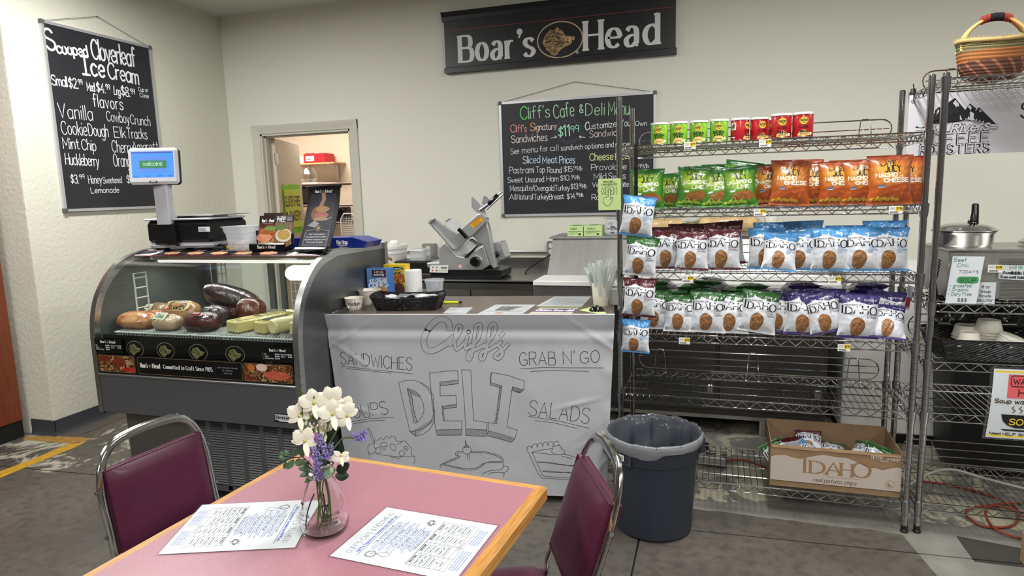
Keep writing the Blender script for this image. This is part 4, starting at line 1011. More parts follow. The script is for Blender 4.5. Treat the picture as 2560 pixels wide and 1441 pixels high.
# ---------------------------------------------------------------- deli counter with the drawn paper banner
cth = .1466; cx_ = V((cos(cth), sin(cth), 0)); cy_ = V((-sin(cth), cos(cth), 0))
c0 = V((-1.755, 2.682, 0)); CZ = .922; CL = 1.345
ctr = thing('deli_counter', 'grey brown laminate serving counter wrapped in the white paper banner', 'counter', tuple(c0+cx_*CL/2+cy_*.25), cth)
M('counter_top', rgb(112, 100, 92), .38, noise_=(7, .7, rgb(84, 73, 66)), stretch=(2, 40, 2), coat=.1); M('counter_body', rgb(70, 64, 60), .5)
def skew(d0, d1, z0, z1, e0, e1):
    b = MB(); qq = []
    for u, d in ((e0, d0), (CL-e1, d0), (CL-e1, d1), (e0, d1)):
        p = c0+cx_*u+cy_*d
        if u == e0 and p.x < -1.752+e0: p = p+cx_*((-1.752+e0-p.x)/cx_.x)
        qq.append(V((p.x, p.y, z0)))
    b.prism(qq, (0, 0, z1-z0)); return b
skew(.015, .545, CZ-.038, CZ, -.01, -.01).build('top', 'counter_top', ctr, world=True)
skew(.065, .505, .05, CZ-.04, .03, .03).build('body', 'counter_body', ctr, world=True)
MB().box(0, .05, .025, CL-.12, .40, .05).build('kick_base', 'black_matte', ctr)
def wr(u, z):
    """paper relief: u along the counter (m), z height"""
    q = .0035*nz(u*3, z*3, 1)+.0022*nz(u*9, z*7, 3)
    for (a, b__, l, s_) in ((.05, .80, .25, .5), (.1, .72, .2, -.6), (1.30, .80, .25, -.6), (1.33, .35, .2, .5), (1.36, .25, .22, 1.0), (1.2, .5, .15, .25), (.1, .45, .15, -.2)):
        d = ((u-a)*sin(s_)-(z-b__)*cos(s_)); e = ((u-a)*cos(s_)+(z-b__)*sin(s_)); q += .006*exp(-(d/.008)**2)*exp(-(e/l/.6)**2)
    if u > 1.27: q += .007*nz(u*22, z*16, 8)*(u-1.27)/.09
    if u < .1: q += .005*nz(u*15, z*9, 2)*(.1-u)/.1
    q -= .006*exp(-((z-.845)/.014)**2); q += .004*exp(-((z-.81)/.02)**2)
    return q
ytop = CZ+.003
def bf(u, v, w=0):
    """banner: v = distance measured as height; above the edge it folds back over the counter top"""
    if v > ytop: 
        p = c0+cx_*u+cy_*(v-ytop-.012)+V((0, 0, ytop+w)); return p
    tuck = .03 if v < .86 else .03*(ytop-v)/(ytop-.86)
    side = 0
    p = c0+cx_*(u+(max(0, (.92-v))*.05*(1-u/.6) if u < .6 else -max(0, (.92-v))*.05*((u-.6)/.75)))+cy_*(-.012+tuck*.6-max(0, .9-v)*-.03-wr(u, v)-w)+V((0, 0, v))
    return p
bn = MB(); U0, U1 = -.012, CL+.012
vv = [.035+(ytop-.035)*i/90 for i in range(91)]+[ytop+.006, ytop+.014, ytop+.03]
nu = 150; vs = []; fs = []
for j, z in enumerate(vv):
    for i in range(nu+1):
        u = U0+(U1-U0)*i/nu; zz_ = z+(.006*nz(u*5) if j == 0 else 0)
        if j == len(vv)-1: zz_ += .006*nz(u*30, 4)
        vs.append(bf(u, zz_))
for j in range(len(vv)-1):
    for i in range(nu): fs.append((j*(nu+1)+i, j*(nu+1)+i+1, (j+1)*(nu+1)+i+1, (j+1)*(nu+1)+i))
bn.add(vs, fs)
M('banner_paper', rgb(190, 191, 197), .55, noise_=(3, .35, rgb(176, 178, 186)), bump=(120, .06))
bnr = tag(bn.build('paper_banner', 'banner_paper', smooth=80), 'white paper deli banner with pen drawings hung on the serving counter front', 'banner')
b = MB()
for sd, u in ((1, U1), (-1, U0)):
    def F(a, c, u=u, sd=sd):
        z = .05+(ytop-.05)*c; p = bf(u, z); return p+cy_*(a*.12)+cx_*(sd*.0-sd*a*.02+.004*nz(a*5, z*9, sd))
    b.grid(F, 6, 40, flip=sd < 0)
b.build('side_fold', 'banner_paper', bnr, world=True, smooth=80)
fn = -cy_
def PD(x, y):   # crop px -> banner (u, v)
    p = onp(800+x/2.4013, 680+y/2.4013, c0-cy_*-.02, fn); v = p.z; d = (p-c0).dot(cx_)
    for _ in range(4):
        q = bf(d, v); e = p-q
        # refine along the viewing ray
        n_ = (p-COR).normalized(); off = (q-p).dot(fn)/n_.dot(fn); p2 = p+n_*off; v += (p2-q).z; d += (p2-q).dot(cx_)
    return (d, v)
D = Dec(); ink = rgb(28, 28, 34); tk = .0020
def ln(pts, w=tk, sm=False, closed=False):
    q = [PD(*p) for p in pts]
    if sm: q = catm(q, 4, closed)
    elif len(q) > 1 and not sm:
        r = []
        for a, c in zip(q, q[1:]+([q[0]] if closed else [])):
            k = max(1, int(hypot(c[0]-a[0], c[1]-a[1])/.03)); r += [(a[0]+(c[0]-a[0])*i/k, a[1]+(c[1]-a[1])*i/k) for i in range(k)]
        if not closed: r.append(q[-1])
        q = r
    D.stroke(q, w, ink, closed=closed)
def bt(s, a, c, h, w=.0026):
    p, q, r = PD(*a), PD(*c), PD(a[0], a[1]-h); D.text(s, p[0], p[1], hypot(r[0]-p[0], r[1]-p[1]), ink, w=w, fit=hypot(q[0]-p[0], q[1]-p[1]), ang=atan2(q[1]-p[1], q[0]-p[0]), jit=.03, sp=1.6)
bt('SANDWICHES', (125, 553), (552, 592), 72); ln([(128, 567), (300, 585), (555, 613)]); ln([(160, 580), (300, 594), (430, 609)])
bt('SOUPS', (150, 892), (412, 852), 76); ln([(160, 905), (300, 882), (445, 873)]); ln([(200, 912), (300, 895), (390, 890)])
bt('GRAB', (1198, 562), (1415, 558), 78); bt("N'", (1462, 556), (1530, 552), 76); bt('GO', (1562, 550), (1678, 545), 72); ln([(1200, 583), (1330, 575), (1700, 577)]); ln([(1262, 599), (1400, 592), (1612, 598)])
bt('SALADS', (1252, 862), (1612, 910), 90); ln([(1252, 868), (1430, 895), (1615, 940)]); ln([(1290, 893), (1400, 906), (1540, 940)])
def hatch(a, b_, c, d, n):  # quad a-b (one side) c-d (other side)
    for i in range(n+1):
        t = i/n; ln([(a[0]+(b_[0]-a[0])*t, a[1]+(b_[1]-a[1])*t), (c[0]+(d[0]-c[0])*t, c[1]+(d[1]-c[1])*t)], .0013)
# D
ln([(472, 664), (520, 652), (560, 650), (600, 662), (640, 695), (668, 740), (682, 800), (683, 850), (665, 905), (620, 940), (575, 955), (540, 960), (505, 810), (472, 664)])
ln([(524, 700), (570, 716), (600, 745), (620, 790), (625, 835), (610, 875), (585, 902), (565, 910), (545, 805), (524, 700)]); ln([(524, 700), (550, 735), (562, 830), (582, 900)])
ln([(540, 960), (575, 987), (620, 975), (660, 945), (685, 900), (690, 850), (682, 800)]); ln([(600, 662), (650, 690), (680, 740), (684, 800)]); ln([(575, 955), (575, 987)], .0015)
hatch((545, 960), (680, 880), (577, 986), (690, 890), 24); hatch((524, 702), (565, 910), (550, 735), (582, 900), 16); hatch((530, 700), (600, 740), (550, 735), (606, 760), 9)
# E
ln([(657, 608), (740, 598), (826, 592), (830, 650), (720, 662), (722, 745), (816, 742), (820, 795), (732, 808), (740, 895), (850, 895), (852, 945), (695, 950), (672, 780), (657, 608)])
ln([(830, 650), (830, 672), (722, 685)]); ln([(820, 795), (820, 812), (738, 825)]); ln([(695, 950), (705, 982), (850, 980), (852, 945)]); ln([(732, 808), (740, 818), (747, 893)])
hatch((722, 662), (830, 652), (724, 684), (830, 671), 20); hatch((736, 808), (820, 796), (740, 824), (820, 811), 16); hatch((696, 950), (852, 945), (706, 981), (850, 979), 28)
# L
ln([(850, 588), (905, 590), (922, 893), (1003, 905), (1003, 950), (875, 942), (866, 780), (850, 588)]); ln([(875, 942), (875, 982), (992, 990), (1003, 950)]); hatch((876, 943), (1002, 949), (876, 981), (992, 989), 24)
# I
ln([(1030, 604), (1130, 622), (1226, 655), (1223, 710), (1155, 690), (1140, 800), (1122, 932), (1185, 950), (1170, 1003), (1090, 975), (1010, 955), (1010, 905), (1060, 912), (1078, 800), (1092, 685), (1024, 665), (1030, 604)])
ln([(1030, 604), (1022, 625), (1022, 678), (1080, 695)]); ln([(1223, 710), (1198, 728), (1155, 712)]); ln([(1092, 685), (1078, 700), (1060, 880), (1045, 905)]); ln([(1010, 955), (1002, 985), (1080, 1002), (1145, 1025), (1170, 1003)])
hatch((1156, 692), (1222, 710), (1156, 711), (1198, 727), 14); hatch((1012, 956), (1168, 1003), (1003, 985), (1145, 1024), 28); hatch((1092, 690), (1062, 908), (1078, 702), (1047, 903), 26); hatch((1026, 666), (1090, 686), (1022, 678), (1080, 696), 10)
# Cliff's outline lettering: thick dark stroke, paper coloured core
cl = [[(780, 345), (770, 300), (730, 282), (690, 300), (650, 345), (625, 400), (630, 455), (660, 475), (705, 462), (760, 430), (800, 395)], [(780, 440), (820, 395), (845, 350), (845, 325), (825, 330), (815, 370), (810, 430), (820, 465), (850, 445), (868, 425)],
      [(885, 390), (872, 440), (880, 462), (905, 440)], [(905, 450), (950, 400), (965, 340), (960, 315), (935, 330), (925, 400), (915, 480), (900, 525), (885, 515), (900, 480), (940, 465), (985, 440)],
      [(985, 450), (1035, 390), (1055, 335), (1045, 312), (1020, 330), (1010, 400), (998, 480), (978, 525), (962, 512), (975, 480), (1020, 465), (1055, 440)],
      [(1085, 385), (1100, 368)], [(1035, 455), (1080, 430), (1085, 420), (1070, 440), (1090, 465), (1095, 495), (1075, 520), (1050, 512), (1062, 490), (1100, 465), (1130, 435)]]
cl2 = [[PD(*p) for p in c] for c in cl]
cl2 = [catm(c, 5) if len(c) > 2 else c for c in cl2]
D.up()
for i, c in enumerate(cl2): D.stroke(c, .0185 if i else .030, ink)
p = PD(893, 360); D.blob(p[0], p[1], .0105, .0105, ink, 14, 1)
D.up()
pc = rgb(185, 186, 193)
for i, c in enumerate(cl2): D.stroke(c, .0150 if i else .0265, pc)
D.blob(p[0], p[1], .0078, .0078, pc, 14, 1); D.layer = 1
# salad bowl
def lc(pts, ox, oy, k, **kw): ln([(x*k-0+ox, y*k+oy) for x, y in pts], **kw)
c7 = lambda pts: [((820+x/3.5556-800)*2.4013, (1020+y/3.5556-680)*2.4013) for x, y in pts]
for pts, sm in (([(340, 205), (345, 190), (360, 182), (372, 190), (415, 300)], 1), ([(352, 208), (362, 198), (395, 300)], 1),
    ([(375, 448), (358, 390), (356, 340), (385, 318), (412, 315), (415, 285), (440, 290), (470, 268), (490, 285), (520, 255), (545, 270), (565, 250), (600, 262), (605, 290), (640, 300), (680, 295), (700, 310), (715, 330), (740, 360), (745, 400), (735, 418)], 1),
    ([(356, 385), (370, 405), (400, 412), (415, 395), (450, 415), (560, 430), (770, 435)], 1), ([(735, 418), (770, 430), (772, 465), (762, 500)], 1), ([(555, 415), (570, 445), (600, 440), (625, 455), (645, 435)], 1), ([(410, 300), (412, 350), (430, 365)], 1), ([(610, 325), (635, 320), (660, 300)], 1),
    ([(462, 345), (470, 318), (495, 308), (520, 315), (528, 340), (510, 345), (505, 338), (510, 370), (490, 372), (488, 342), (475, 350), (462, 345)], 1), ([(555, 322), (585, 325), (603, 355), (598, 378), (570, 375), (552, 345), (555, 322)], 1), ([(675, 345), (700, 345), (712, 365), (700, 380), (690, 360), (680, 370), (675, 345)], 1)):
    ln(c7(pts), .0018, sm=bool(sm))
for cx__, cy__, r in ((447, 380, 27), (657, 405, 25)): ln(c7([(cx__+r*cos(a*.5), cy__-r*sin(a*.5)) for a in range(13)]), .0018, closed=True)
# sandwich
for pts, sm in (([(1005, 535), (1003, 505), (1120, 452), (1155, 432), (1135, 420), (1135, 400), (1165, 388), (1200, 390)], 1), ([(1268, 385), (1400, 392), (1510, 420), (1555, 455), (1555, 480), (1500, 490), (1410, 488), (1350, 530), (1280, 555), (1160, 540), (1005, 505)], 1),
    ([(1030, 500), (1130, 460), (1170, 440), (1150, 415), (1165, 402), (1200, 402)], 1), ([(1270, 395), (1400, 402), (1500, 430), (1545, 460), (1530, 478), (1440, 480), (1370, 505), (1290, 542), (1150, 528), (1030, 500)], 1), ([(1555, 480), (1555, 530), (1530, 550), (1440, 560), (1365, 590)], 1),
    ([(1235, 415), (1245, 460)], 0), ([(1255, 410), (1262, 455)], 0), ([(1220, 290), (1235, 340)], 0), ([(1220, 290), (1226, 340)], 0), ([(1560, 520), (1600, 525), (1605, 545), (1580, 570), (1555, 580)], 1), ([(1430, 590), (1470, 575), (1560, 580), (1560, 615)], 1)):
    ln(c7(pts), .0022, sm=bool(sm))
ln(c7([(1235+38*cos(a*.52), 375-38*sin(a*.52)) for a in range(12)]), .002, closed=True); ln(c7([(1210, 350), (1230, 356), (1250, 350), (1240, 338), (1215, 342)]), .003, closed=True)
rr = random.Random(3)
for i in range(26): x = rr.uniform(1130, 1480); y = rr.uniform(410, 500); ln(c7([(x, y), (x+3, y+2)]), .0016)
# pie
for pts, sm in (([(1810, 350), (1790, 340), (1770, 350), (1768, 375), (1785, 400), (1805, 450), (1870, 590), (1900, 625), (2140, 640)], 0), ([(1815, 400), (1870, 520), (1905, 600), (1930, 612), (2160, 622)], 0), ([(1815, 395), (1880, 380), (1995, 362)], 1), ([(1810, 398), (1900, 405), (2010, 420)], 1), ([(2100, 410), (2210, 445)], 0), ([(2080, 430), (2170, 455)], 0),
    ([(1995, 365), (2000, 345), (2030, 340), (2055, 335), (2045, 325), (2070, 345), (2075, 365), (2100, 380), (2105, 400), (2080, 415), (2020, 412), (1990, 395), (1995, 365)], 1), ([(1865, 480), (1960, 485), (2050, 500), (2190, 520)], 1), ([(1910, 560), (2000, 565), (2100, 575), (2180, 582)], 1), ([(1865, 483), (1960, 492), (2100, 510), (2190, 512)], 1), ([(1910, 564), (2000, 575), (2180, 574)], 1)):
    ln(c7(pts), .002, sm=bool(sm))
for i in range(5):
    x = 1810+48*i; y = 345-8*i if i < 3 else 325-(i-2)*2
    ln(c7([(x, y), (x-2, y+12), (x+6, y+10), (x+6, y-6), (x+20, y-22), (x+40, y-24), (x+48, y-8)]), .0018, sm=True)
D.build('pen_drawing', bf, bnr, world=True, dz=.0005)
# ---------------------------------------------------------------- items on the serving counter
CT = CZ-.001+.0005
def cup_mesh(r0, r1, h, t=.0015, lip=.003):
    return [(.001, .004), (r0-.001, .004), (r0, .0), (r0+.0005, .001), (r1, h-.004), (r1+lip*.6, h-.003), (r1+lip, h-.0015), (r1+lip*.5, h), (r1-t, h-.001), (r0-t, .006), (.001, .006)]
M('cup_paper', rgb(240, 236, 222), .55)
def cup(x, y, z, r0, r1, h, label, cat='cup', name='paper_cup', flip=False, mat='cup_paper', group=None, tilt=None):
    pr = cup_mesh(r0, r1, h)
    if flip: pr = [(r, h-z_) for r, z_ in pr][::-1]
    o = MB().lathe(pr, (0, 0, 0), 32).build(name, mat); o.location = (x, y, z)
    if tilt: o.rotation_euler = tilt
    return tag(o, label, cat, group)
p1 = onZ(878, 775, CT)+V((0, .03, 0)); c1 = cup(p1.x, p1.y, CT, .036, .045, .058, 'white paper bowl marked Medium at the left end of the counter', 'bowl', 'paper_bowl')
D = Dec(); D.text('Medium', 0, .022, .019, BLACK, w=.0022, fit=.058, align=.5)
aM = atan2(-p1.y, -p1.x)+.0
D.build('lettering', lambda u, v, w=0: V(((.0365+v*.155+w)*cos(aM+u/.04), (.0365+v*.155+w)*sin(aM+u/.04), v)), c1)
p2 = onZ(905, 752, CT)+V((.0, .07, 0)); cup(-1.715, 3.02, CT, .042, .058, .075, 'larger white paper bowl behind the bowl marked Medium', 'bowl', 'paper_bowl')
b = MB(); b.lathe([(.001, .001), (.03, .001), (.034, .004), (.036, .02), (.0375, .021), (.035, .021), (.032, .006), (.001, .004)], (-1.725, 2.755, CT), 28, sx=1.1)
tag(b.build('clear_tub', 'clear'), 'small clear plastic tub beside the bowl marked Medium', 'tub')
cup(-1.70, 2.80, CT+.0, .03, .037, .02, 'low clear plastic cup between the bowls and the case', 'tub', 'clear_tub', mat='clear')
# ice cream cone boxes
def cbox(name, label, x, y, yaw, W_, H_, Dp, base, front):
    t = thing(name, label, 'box', (x, y, CT), yaw)
    MB().box(0, 0, H_/2, W_, Dp, H_, .001).build('carton', base, t)
    D = Dec(); front(D, W_, H_); D.build('printing', FRONT(-Dp/2-.0002), t, mat='print_gloss'); return t
def fr1(D, W_, H_):
    bl = rgb(66, 126, 205)
    D.pic(-W_/2, 0, W_/2, H_, 16, 24, lambda u, v: rgb(*(int(60+45*v+18*nz(u*5, v*6)), int(122+35*v), 212)) if v > .22+.04*sin(u*9) else rgb(225, 220, 205)); D.up()
    rr = random.Random(2)
    for i in range(34):
        D.blob(rr.uniform(-W_/2+.006, W_/2-.006), rr.uniform(.07, H_-.005), .003, .003, rgb(170, 205, 240), 8, 1)
    D.rect(-.035, H_-.045, .045, H_-.008, rgb(70, 28, 40)); D.up()
    D.text("Let's Do", 0.005, H_-.023, .011, WHITE, w=.0018, align=.5, fit=.05, slant=.2); D.text('GLUTEN FREE', .005, H_-.038, .009, WHITE, w=.0018, align=.5, fit=.062)
    D.text('ICE CREAM', 0, H_-.073, .018, WHITE, w=.0042, align=.5, fit=.098, ang=.12); D.text('CONES', 0, H_-.099, .024, WHITE, w=.006, align=.5, fit=.11, ang=.12); D.text('CAKE STYLE', 0, H_-.116, .013, WHITE, w=.0035, align=.5, fit=.10, ang=.12)
    D.blob(.02, .045, .04, .038, None, 22, 6, f=lambda a: 1+.08*sin(5*a), cf=lambda x, y: rgb(*(int(200+34*nz(x*4, y*4, 3)), int(150+50*nz(x*5, y*5, 7)), int(105+50*nz(x*6, y*4, 1)))))
    D.blob(.02, .012, .045, .014, rgb(190, 130, 80), 16, 1)
def fr2(D, W_, H_):
    D.pic(-W_/2, 0, W_/2, H_, 12, 20, lambda u, v: rgb(236, 205, 45) if v > .28 else rgb(228, 222, 205)); D.up()
    D.blob(.01, H_-.022, .042, .010, rgb(30, 60, 50), 20, 1); D.up(); D.text('Organic', .01, H_-.027, .010, WHITE, w=.0016, align=.5, fit=.06)
    D.text('ORGANIC', .0, H_-.052, .013, rgb(30, 40, 90), w=.003, align=.5, fit=.085); D.text('SUGAR', .0, H_-.072, .017, rgb(170, 30, 30), w=.0045, align=.5, fit=.10); D.text('CONES', .0, H_-.093, .017, rgb(170, 30, 30), w=.0045, align=.5, fit=.11); D.text('STYLE', .02, H_-.106, .009, rgb(40, 60, 60), w=.002, align=.5, fit=.05)
    rr = random.Random(4)
    for i in range(30): x, y = rr.uniform(-.06, .06), rr.uniform(.06, H_-.01); D.rect(x, y, x+.003, y+.002, rgb(90, 60, 30))
    D.blob(.02, .055, .033, .035, None, 18, 5, cf=lambda x, y: rgb(int(105+50*nz(x*5, y*5, 3)), int(62+30*nz(x*5, y*5, 9)), 45)); D.poly([(-.006, .04), (.048, .04), (.03, 0), (.008, 0)], rgb(140, 85, 45))
M('box_blue', rgb(62, 120, 200), .4); M('box_yellow', rgb(232, 200, 40), .4)
cbox('cone_box', 'light blue carton of ice cream cones on the counter', -1.69, 3.105, .02, .132, .178, .055, 'box_blue', fr1)
cbox('cone_box', 'yellow carton of ice cream cones behind the light blue carton', -1.635, 3.19, .02, .13, .19, .055, 'box_yellow', fr2)
# paper towel roll
b = MB(); b.lathe([(.016, .16), (.016, .0), (.044, .0), (.0455, .002), (.0455, .158), (.044, .16), (.016, .16)], (-1.535, 3.18, CT), 36)
tag(b.build('paper_roll', 'paper'), 'upright white paper roll behind the black basket', 'paper roll')
# deli cup with pens
t = thing('pen_cup', 'clear plastic cup holding two crossed grey pens', 'cup', (-1.395, 3.14, CT))
MB().lathe([(.001, .002), (.036, .0), (.037, .003), (.047, .10), (.050, .101), (.053, .108), (.053, .115), (.051, .117), (.0505, .114), (.046, .104), (.035, .006), (.001, .005)], (0, 0, 0), 36).build('cup', 'cup_plastic', t)
for q in (((-.028, .0, .006), (.033, .0, .098)), ((.030, .004, .006), (-.036, .004, .098))):
    b = MB(); a, c = V(q[0]), V(q[1]); b.tube([a, a.lerp(c, .1), a.lerp(c, .12), c], [.001, .0035, .0042, .0042], 8)
    o = b.build('ballpoint_pen', 'alu'); o.location = o.location+V((-1.395, 3.14, CT)); tag(o, 'grey ballpoint pen leaning '+('right' if q[0][0] < 0 else 'left')+' inside the clear plastic cup', 'pen')
# yellow highlighter
pa, pb = onZ(1088, 757, CT+.006), onZ(1155, 756, CT+.006)
b = MB(); d = (pb-pa); b.tube([pa, pa+d*.04, pa+d*.08, pa+d*.88], [.003, .006, .0065, .006], 12); o = b.build('highlighter', M('hi_yellow', rgb(225, 235, 40), .35)); tag(o, 'yellow highlighter pen lying on the counter', 'pen')
MB().tube([pa+d*.88, pa+d*.94, pb], [.0055, .004, .0035], 10).build('cap', 'black_plastic', o, world=True)
# black bread basket with sachets
def basket(name, label, cx, cy, z, yaw, L_, W_, H_, flare, holes, seed, end_up=.03):
    t = thing(name, label, 'basket', (cx, cy, z), yaw)
    def F(o, u, v):
        a = 2*pi*u; k = 1/max(abs(cos(a)), abs(sin(a)))**.82; ex_ = L_/2-(1-v)*flare-o; ey_ = W_/2-(1-v)*flare*.8-o
        up = end_up*v*abs(cos(a)*k)**3*.5
        return V((ex_*cos(a)*k, ey_*sin(a)*k, v*H_+up))
    b = MB(); nu_, nv_ = 150, 16; vs = []; fs = []
    for o in (0, .004):
        for j in range(nv_+1):
            for i in range(nu_):
                p = F(o, i/nu_, j/nv_); n_ = V((p.x, p.y, 0)).normalized(); vs.append(p+n_*(.0016*(-1)**(i+j)+.001*nz(i*.9, j*.9, seed)))
    rr = random.Random(seed); N_ = nu_*(nv_+1)
    for j in range(nv_):
        for i in range(nu_):
            if 1 < j < nv_-2 and rr.random() < holes: continue
            i2 = (i+1) % nu_; q = (j*nu_+i, j*nu_+i2, (j+1)*nu_+i2, (j+1)*nu_+i); fs.append(q); fs.append(tuple(N_+k for k in q[::-1]))
    top = nv_*nu_
    for i in range(nu_): fs.append((top+i, top+(i+1) % nu_, N_+top+(i+1) % nu_, N_+top+i))
    b.add(vs, fs); b.add([F(.002, i/nu_, .03) for i in range(nu_)], [tuple(range(nu_))])
    b.build('woven_body', 'basket_black', t, smooth=0)
    b = MB(); b.tube([F(.002, i/60, 1.0) for i in range(60)], .004, 6, closed=True); b.build('rim', 'basket_black', t)
    return t
M('basket_black', rgb(18, 18, 20), .38, spec=.7)
bk_ = basket('woven_basket', 'black woven basket of wrapped sachets on the counter front', -1.435, 2.915, CT, cth+.05, .37, .20, .062, .03, .10, 4)
# sachets piled inside
mS = M('sachet', rgb(228, 230, 234), .35, noise_=(50, .3, rgb(180, 184, 190)), coat=.4); TG('cello', (.92, .93, .95), 1.7, .08, .15, bump=(80, .6))
for i in range(22):
    a = random.uniform(0, 6.28); x = random.uniform(-.12, .12); y = random.uniform(-.05, .05); zf = .036+.038*(i/22)
    p = V((-1.435, 2.915, CT))+Matrix.Rotation(cth, 3, 'Z') @ V((x, y, zf))
    b = MB(); R = Matrix.Rotation(a, 3, 'Z') @ Matrix.Rotation(random.uniform(-.3, .3), 3, 'X')
    b.grid(lambda u, v: p+R @ V(((u-.5)*.065, (v-.5)*.04, .004*sin(pi*u)*sin(pi*v)+.003*nz(u*3, v*3, i))), 6, 5)
    b.grid(lambda u, v: p+R @ V(((u-.5)*.065, (v-.5)*.04, -.002*sin(pi*u)*sin(pi*v)+.003*nz(u*3, v*3, i)-.0004)), 6, 5, flip=True)
    o = b.build('sachet', mS if i % 3 else 'cello', smooth=20); tag(o, 'small white wrapped sachet inside the black woven basket' if i % 3 else 'clear wrapped sachet inside the black woven basket', 'sachet', 'sachets in the counter basket')
# papers on the counter
def sheet(name, label, pts, cat, z=.0006, th=.0006, mat='page', draw=None, wh=None):
    q = [onZ(x, y, CT+z) for x, y in pts]; b = MB(); b.prism([V((p.x, p.y, CT+z)) for p in q], (0, 0, th)); o = b.build(name, mat, smooth=0); tag(o, label, cat)
    if draw:
        D = Dec(); draw(D); A, B_, C_, E_ = q
        D.build('printing', lambda u, v, w=0: (A*(1-u)+B_*u)*(1-v)+(E_*(1-u)+C_*u)*v+V((0, 0, th+w)), o, world=True, mat='print_gloss')
    return o
def dr1(D):
    for i in range(5): D.text('LOCAL FARM MARKET NEWS', .25, .72-.09*i, .06, BLACK, w=.012, fit=.5-.04*i)
    D.blob(.45, .12, .1, .05, rgb(190, 140, 110), 14, 1); D.rect(.1, .28, .9, .295, rgb(120, 120, 125))
sheet('flyer', 'white printed flyer sheet on the counter left of the purple card', [(1192, 786), (1305, 786), (1340, 762), (1240, 762)], 'paper', draw=dr1)
def dr2(D):
    D.rect(0, 0, 1, 1, rgb(215, 210, 190)); D.up(); D.rect(.0, .35, 1, .72, rgb(110, 60, 130)); D.up(); D.text('Gluten free deli', .05, .42, .22, WHITE, w=.04, fit=.9); D.rect(0, .85, 1, 1, rgb(150, 160, 90))
sheet('flyer', 'purple banded card sheet near the counter front edge', [(1318, 787), (1425, 788), (1450, 769), (1352, 768)], 'paper', draw=dr2)
def dr3(D):
    for i in range(11): D.rect(.1, .12+.07*i, .9-.1*(i % 3), .13+.07*i, rgb(120, 122, 130))
sheet('flyer', 'white form sheet behind the purple card on the counter', [(1340, 766), (1455, 767), (1478, 742), (1386, 742)], 'paper', draw=dr3)
for i in range(3): sheet('business_card', ['lowest', 'middle', 'top'][i]+' white card of the fanned pile near the counter front edge', [(1107+3*i, 784-i), (1165+2*i, 785-2*i), (1182-i, 771-i), (1125+i, 769+i)], 'card', z=.0006+.0012*i, th=.0008).__setitem__('group', 'fanned white cards')
# paper cup with wrapped cutlery
t = thing('utensil_cup', 'white paper cup full of wrapped compostable cutlery on the counter', 'cup', (-.515, 3.12, CT))
MB().lathe(cup_mesh(.034, .044, .115), (0, 0, 0), 36).build('cup', 'cup_paper', t)
TG('sleeve_film', (.95, .97, .96), 1.5, .15, .5, rgb(222, 230, 226)); M('cutlery_white', rgb(225, 226, 220), .4)
for i in range(13):
    a = i*2.4; r_ = .012+.016*(i % 3)/2; p0 = V((-.515+r_*cos(a), 3.12+r_*sin(a), CT+.03)); d = V((.45*cos(a)*r_/.03, .35*sin(a)*r_/.03, 1)).normalized(); L_ = .165+.012*(i % 4)
    s_ = V((cos(a+1), sin(a+1), 0)); n_ = d.cross(s_); b = MB()
    b.grid(lambda u, v: p0+d*(v*L_)+s_*((u-.5)*.030*(.75+.35*v))+n_*(.004*sin(u*7+i)*sin(v*3+i)), 5, 10)
    b.grid(lambda u, v: p0+d*(v*L_)+s_*((u-.5)*.030*(.75+.35*v))+n_*(.004*sin(u*7+i)*sin(v*3+i)-.003), 5, 10, flip=True)
    o = b.build('wrapped_cutlery', 'sleeve_film', smooth=60); tag(o, 'wrapped white cutlery set standing in the paper cup on the counter', 'cutlery', 'wrapped cutlery in the paper cup')
    b = MB(); q0 = p0+d*.01-n_*.0015; b.tube([q0, q0+d*(L_*.55), q0+d*(L_*.62), q0+d*(L_*.8), q0+d*(L_*.9)], [.0025, .002, .005, .006, .003], 6); b.build('spoon', 'cutlery_white', o, world=True)
    if i in (0, 4, 8):
        D = Dec(); D.text('compostable', .02, -.004, .009, rgb(60, 130, 90), w=.0012, fit=.085); D.build('lettering', lambda u, v, w=0: p0+d*(u+.02)+s_*(v)*(1)+n_*(.0055+w), o, world=True)
cup(-.445, 3.175, CT, .03, .036, .075, 'black and white mug behind the cutlery cup beside the shelf post', 'mug', 'mug', mat='card_white')
# bell on a yellow-green pad
bp = onZ(1498, 783, CT)
sheet('bell_pad', 'pale green sheet under the black service bell near the counter corner', [(1448, 776), (1510, 788), (1516, 783), (1478, 768)], 'paper', mat=M('green_paper', rgb(200, 220, 150), .7))
b = MB(); b.lathe([(.001, .026), (.006, .026), (.007, .022), (.022, .02), (.034, .008), (.036, .001), (.001, .0)], (bp.x-.02, bp.y+.05, CT+.0016), 28); tag(b.build('service_bell', 'black_gloss'), 'small black service bell at the right end of the counter', 'bell')

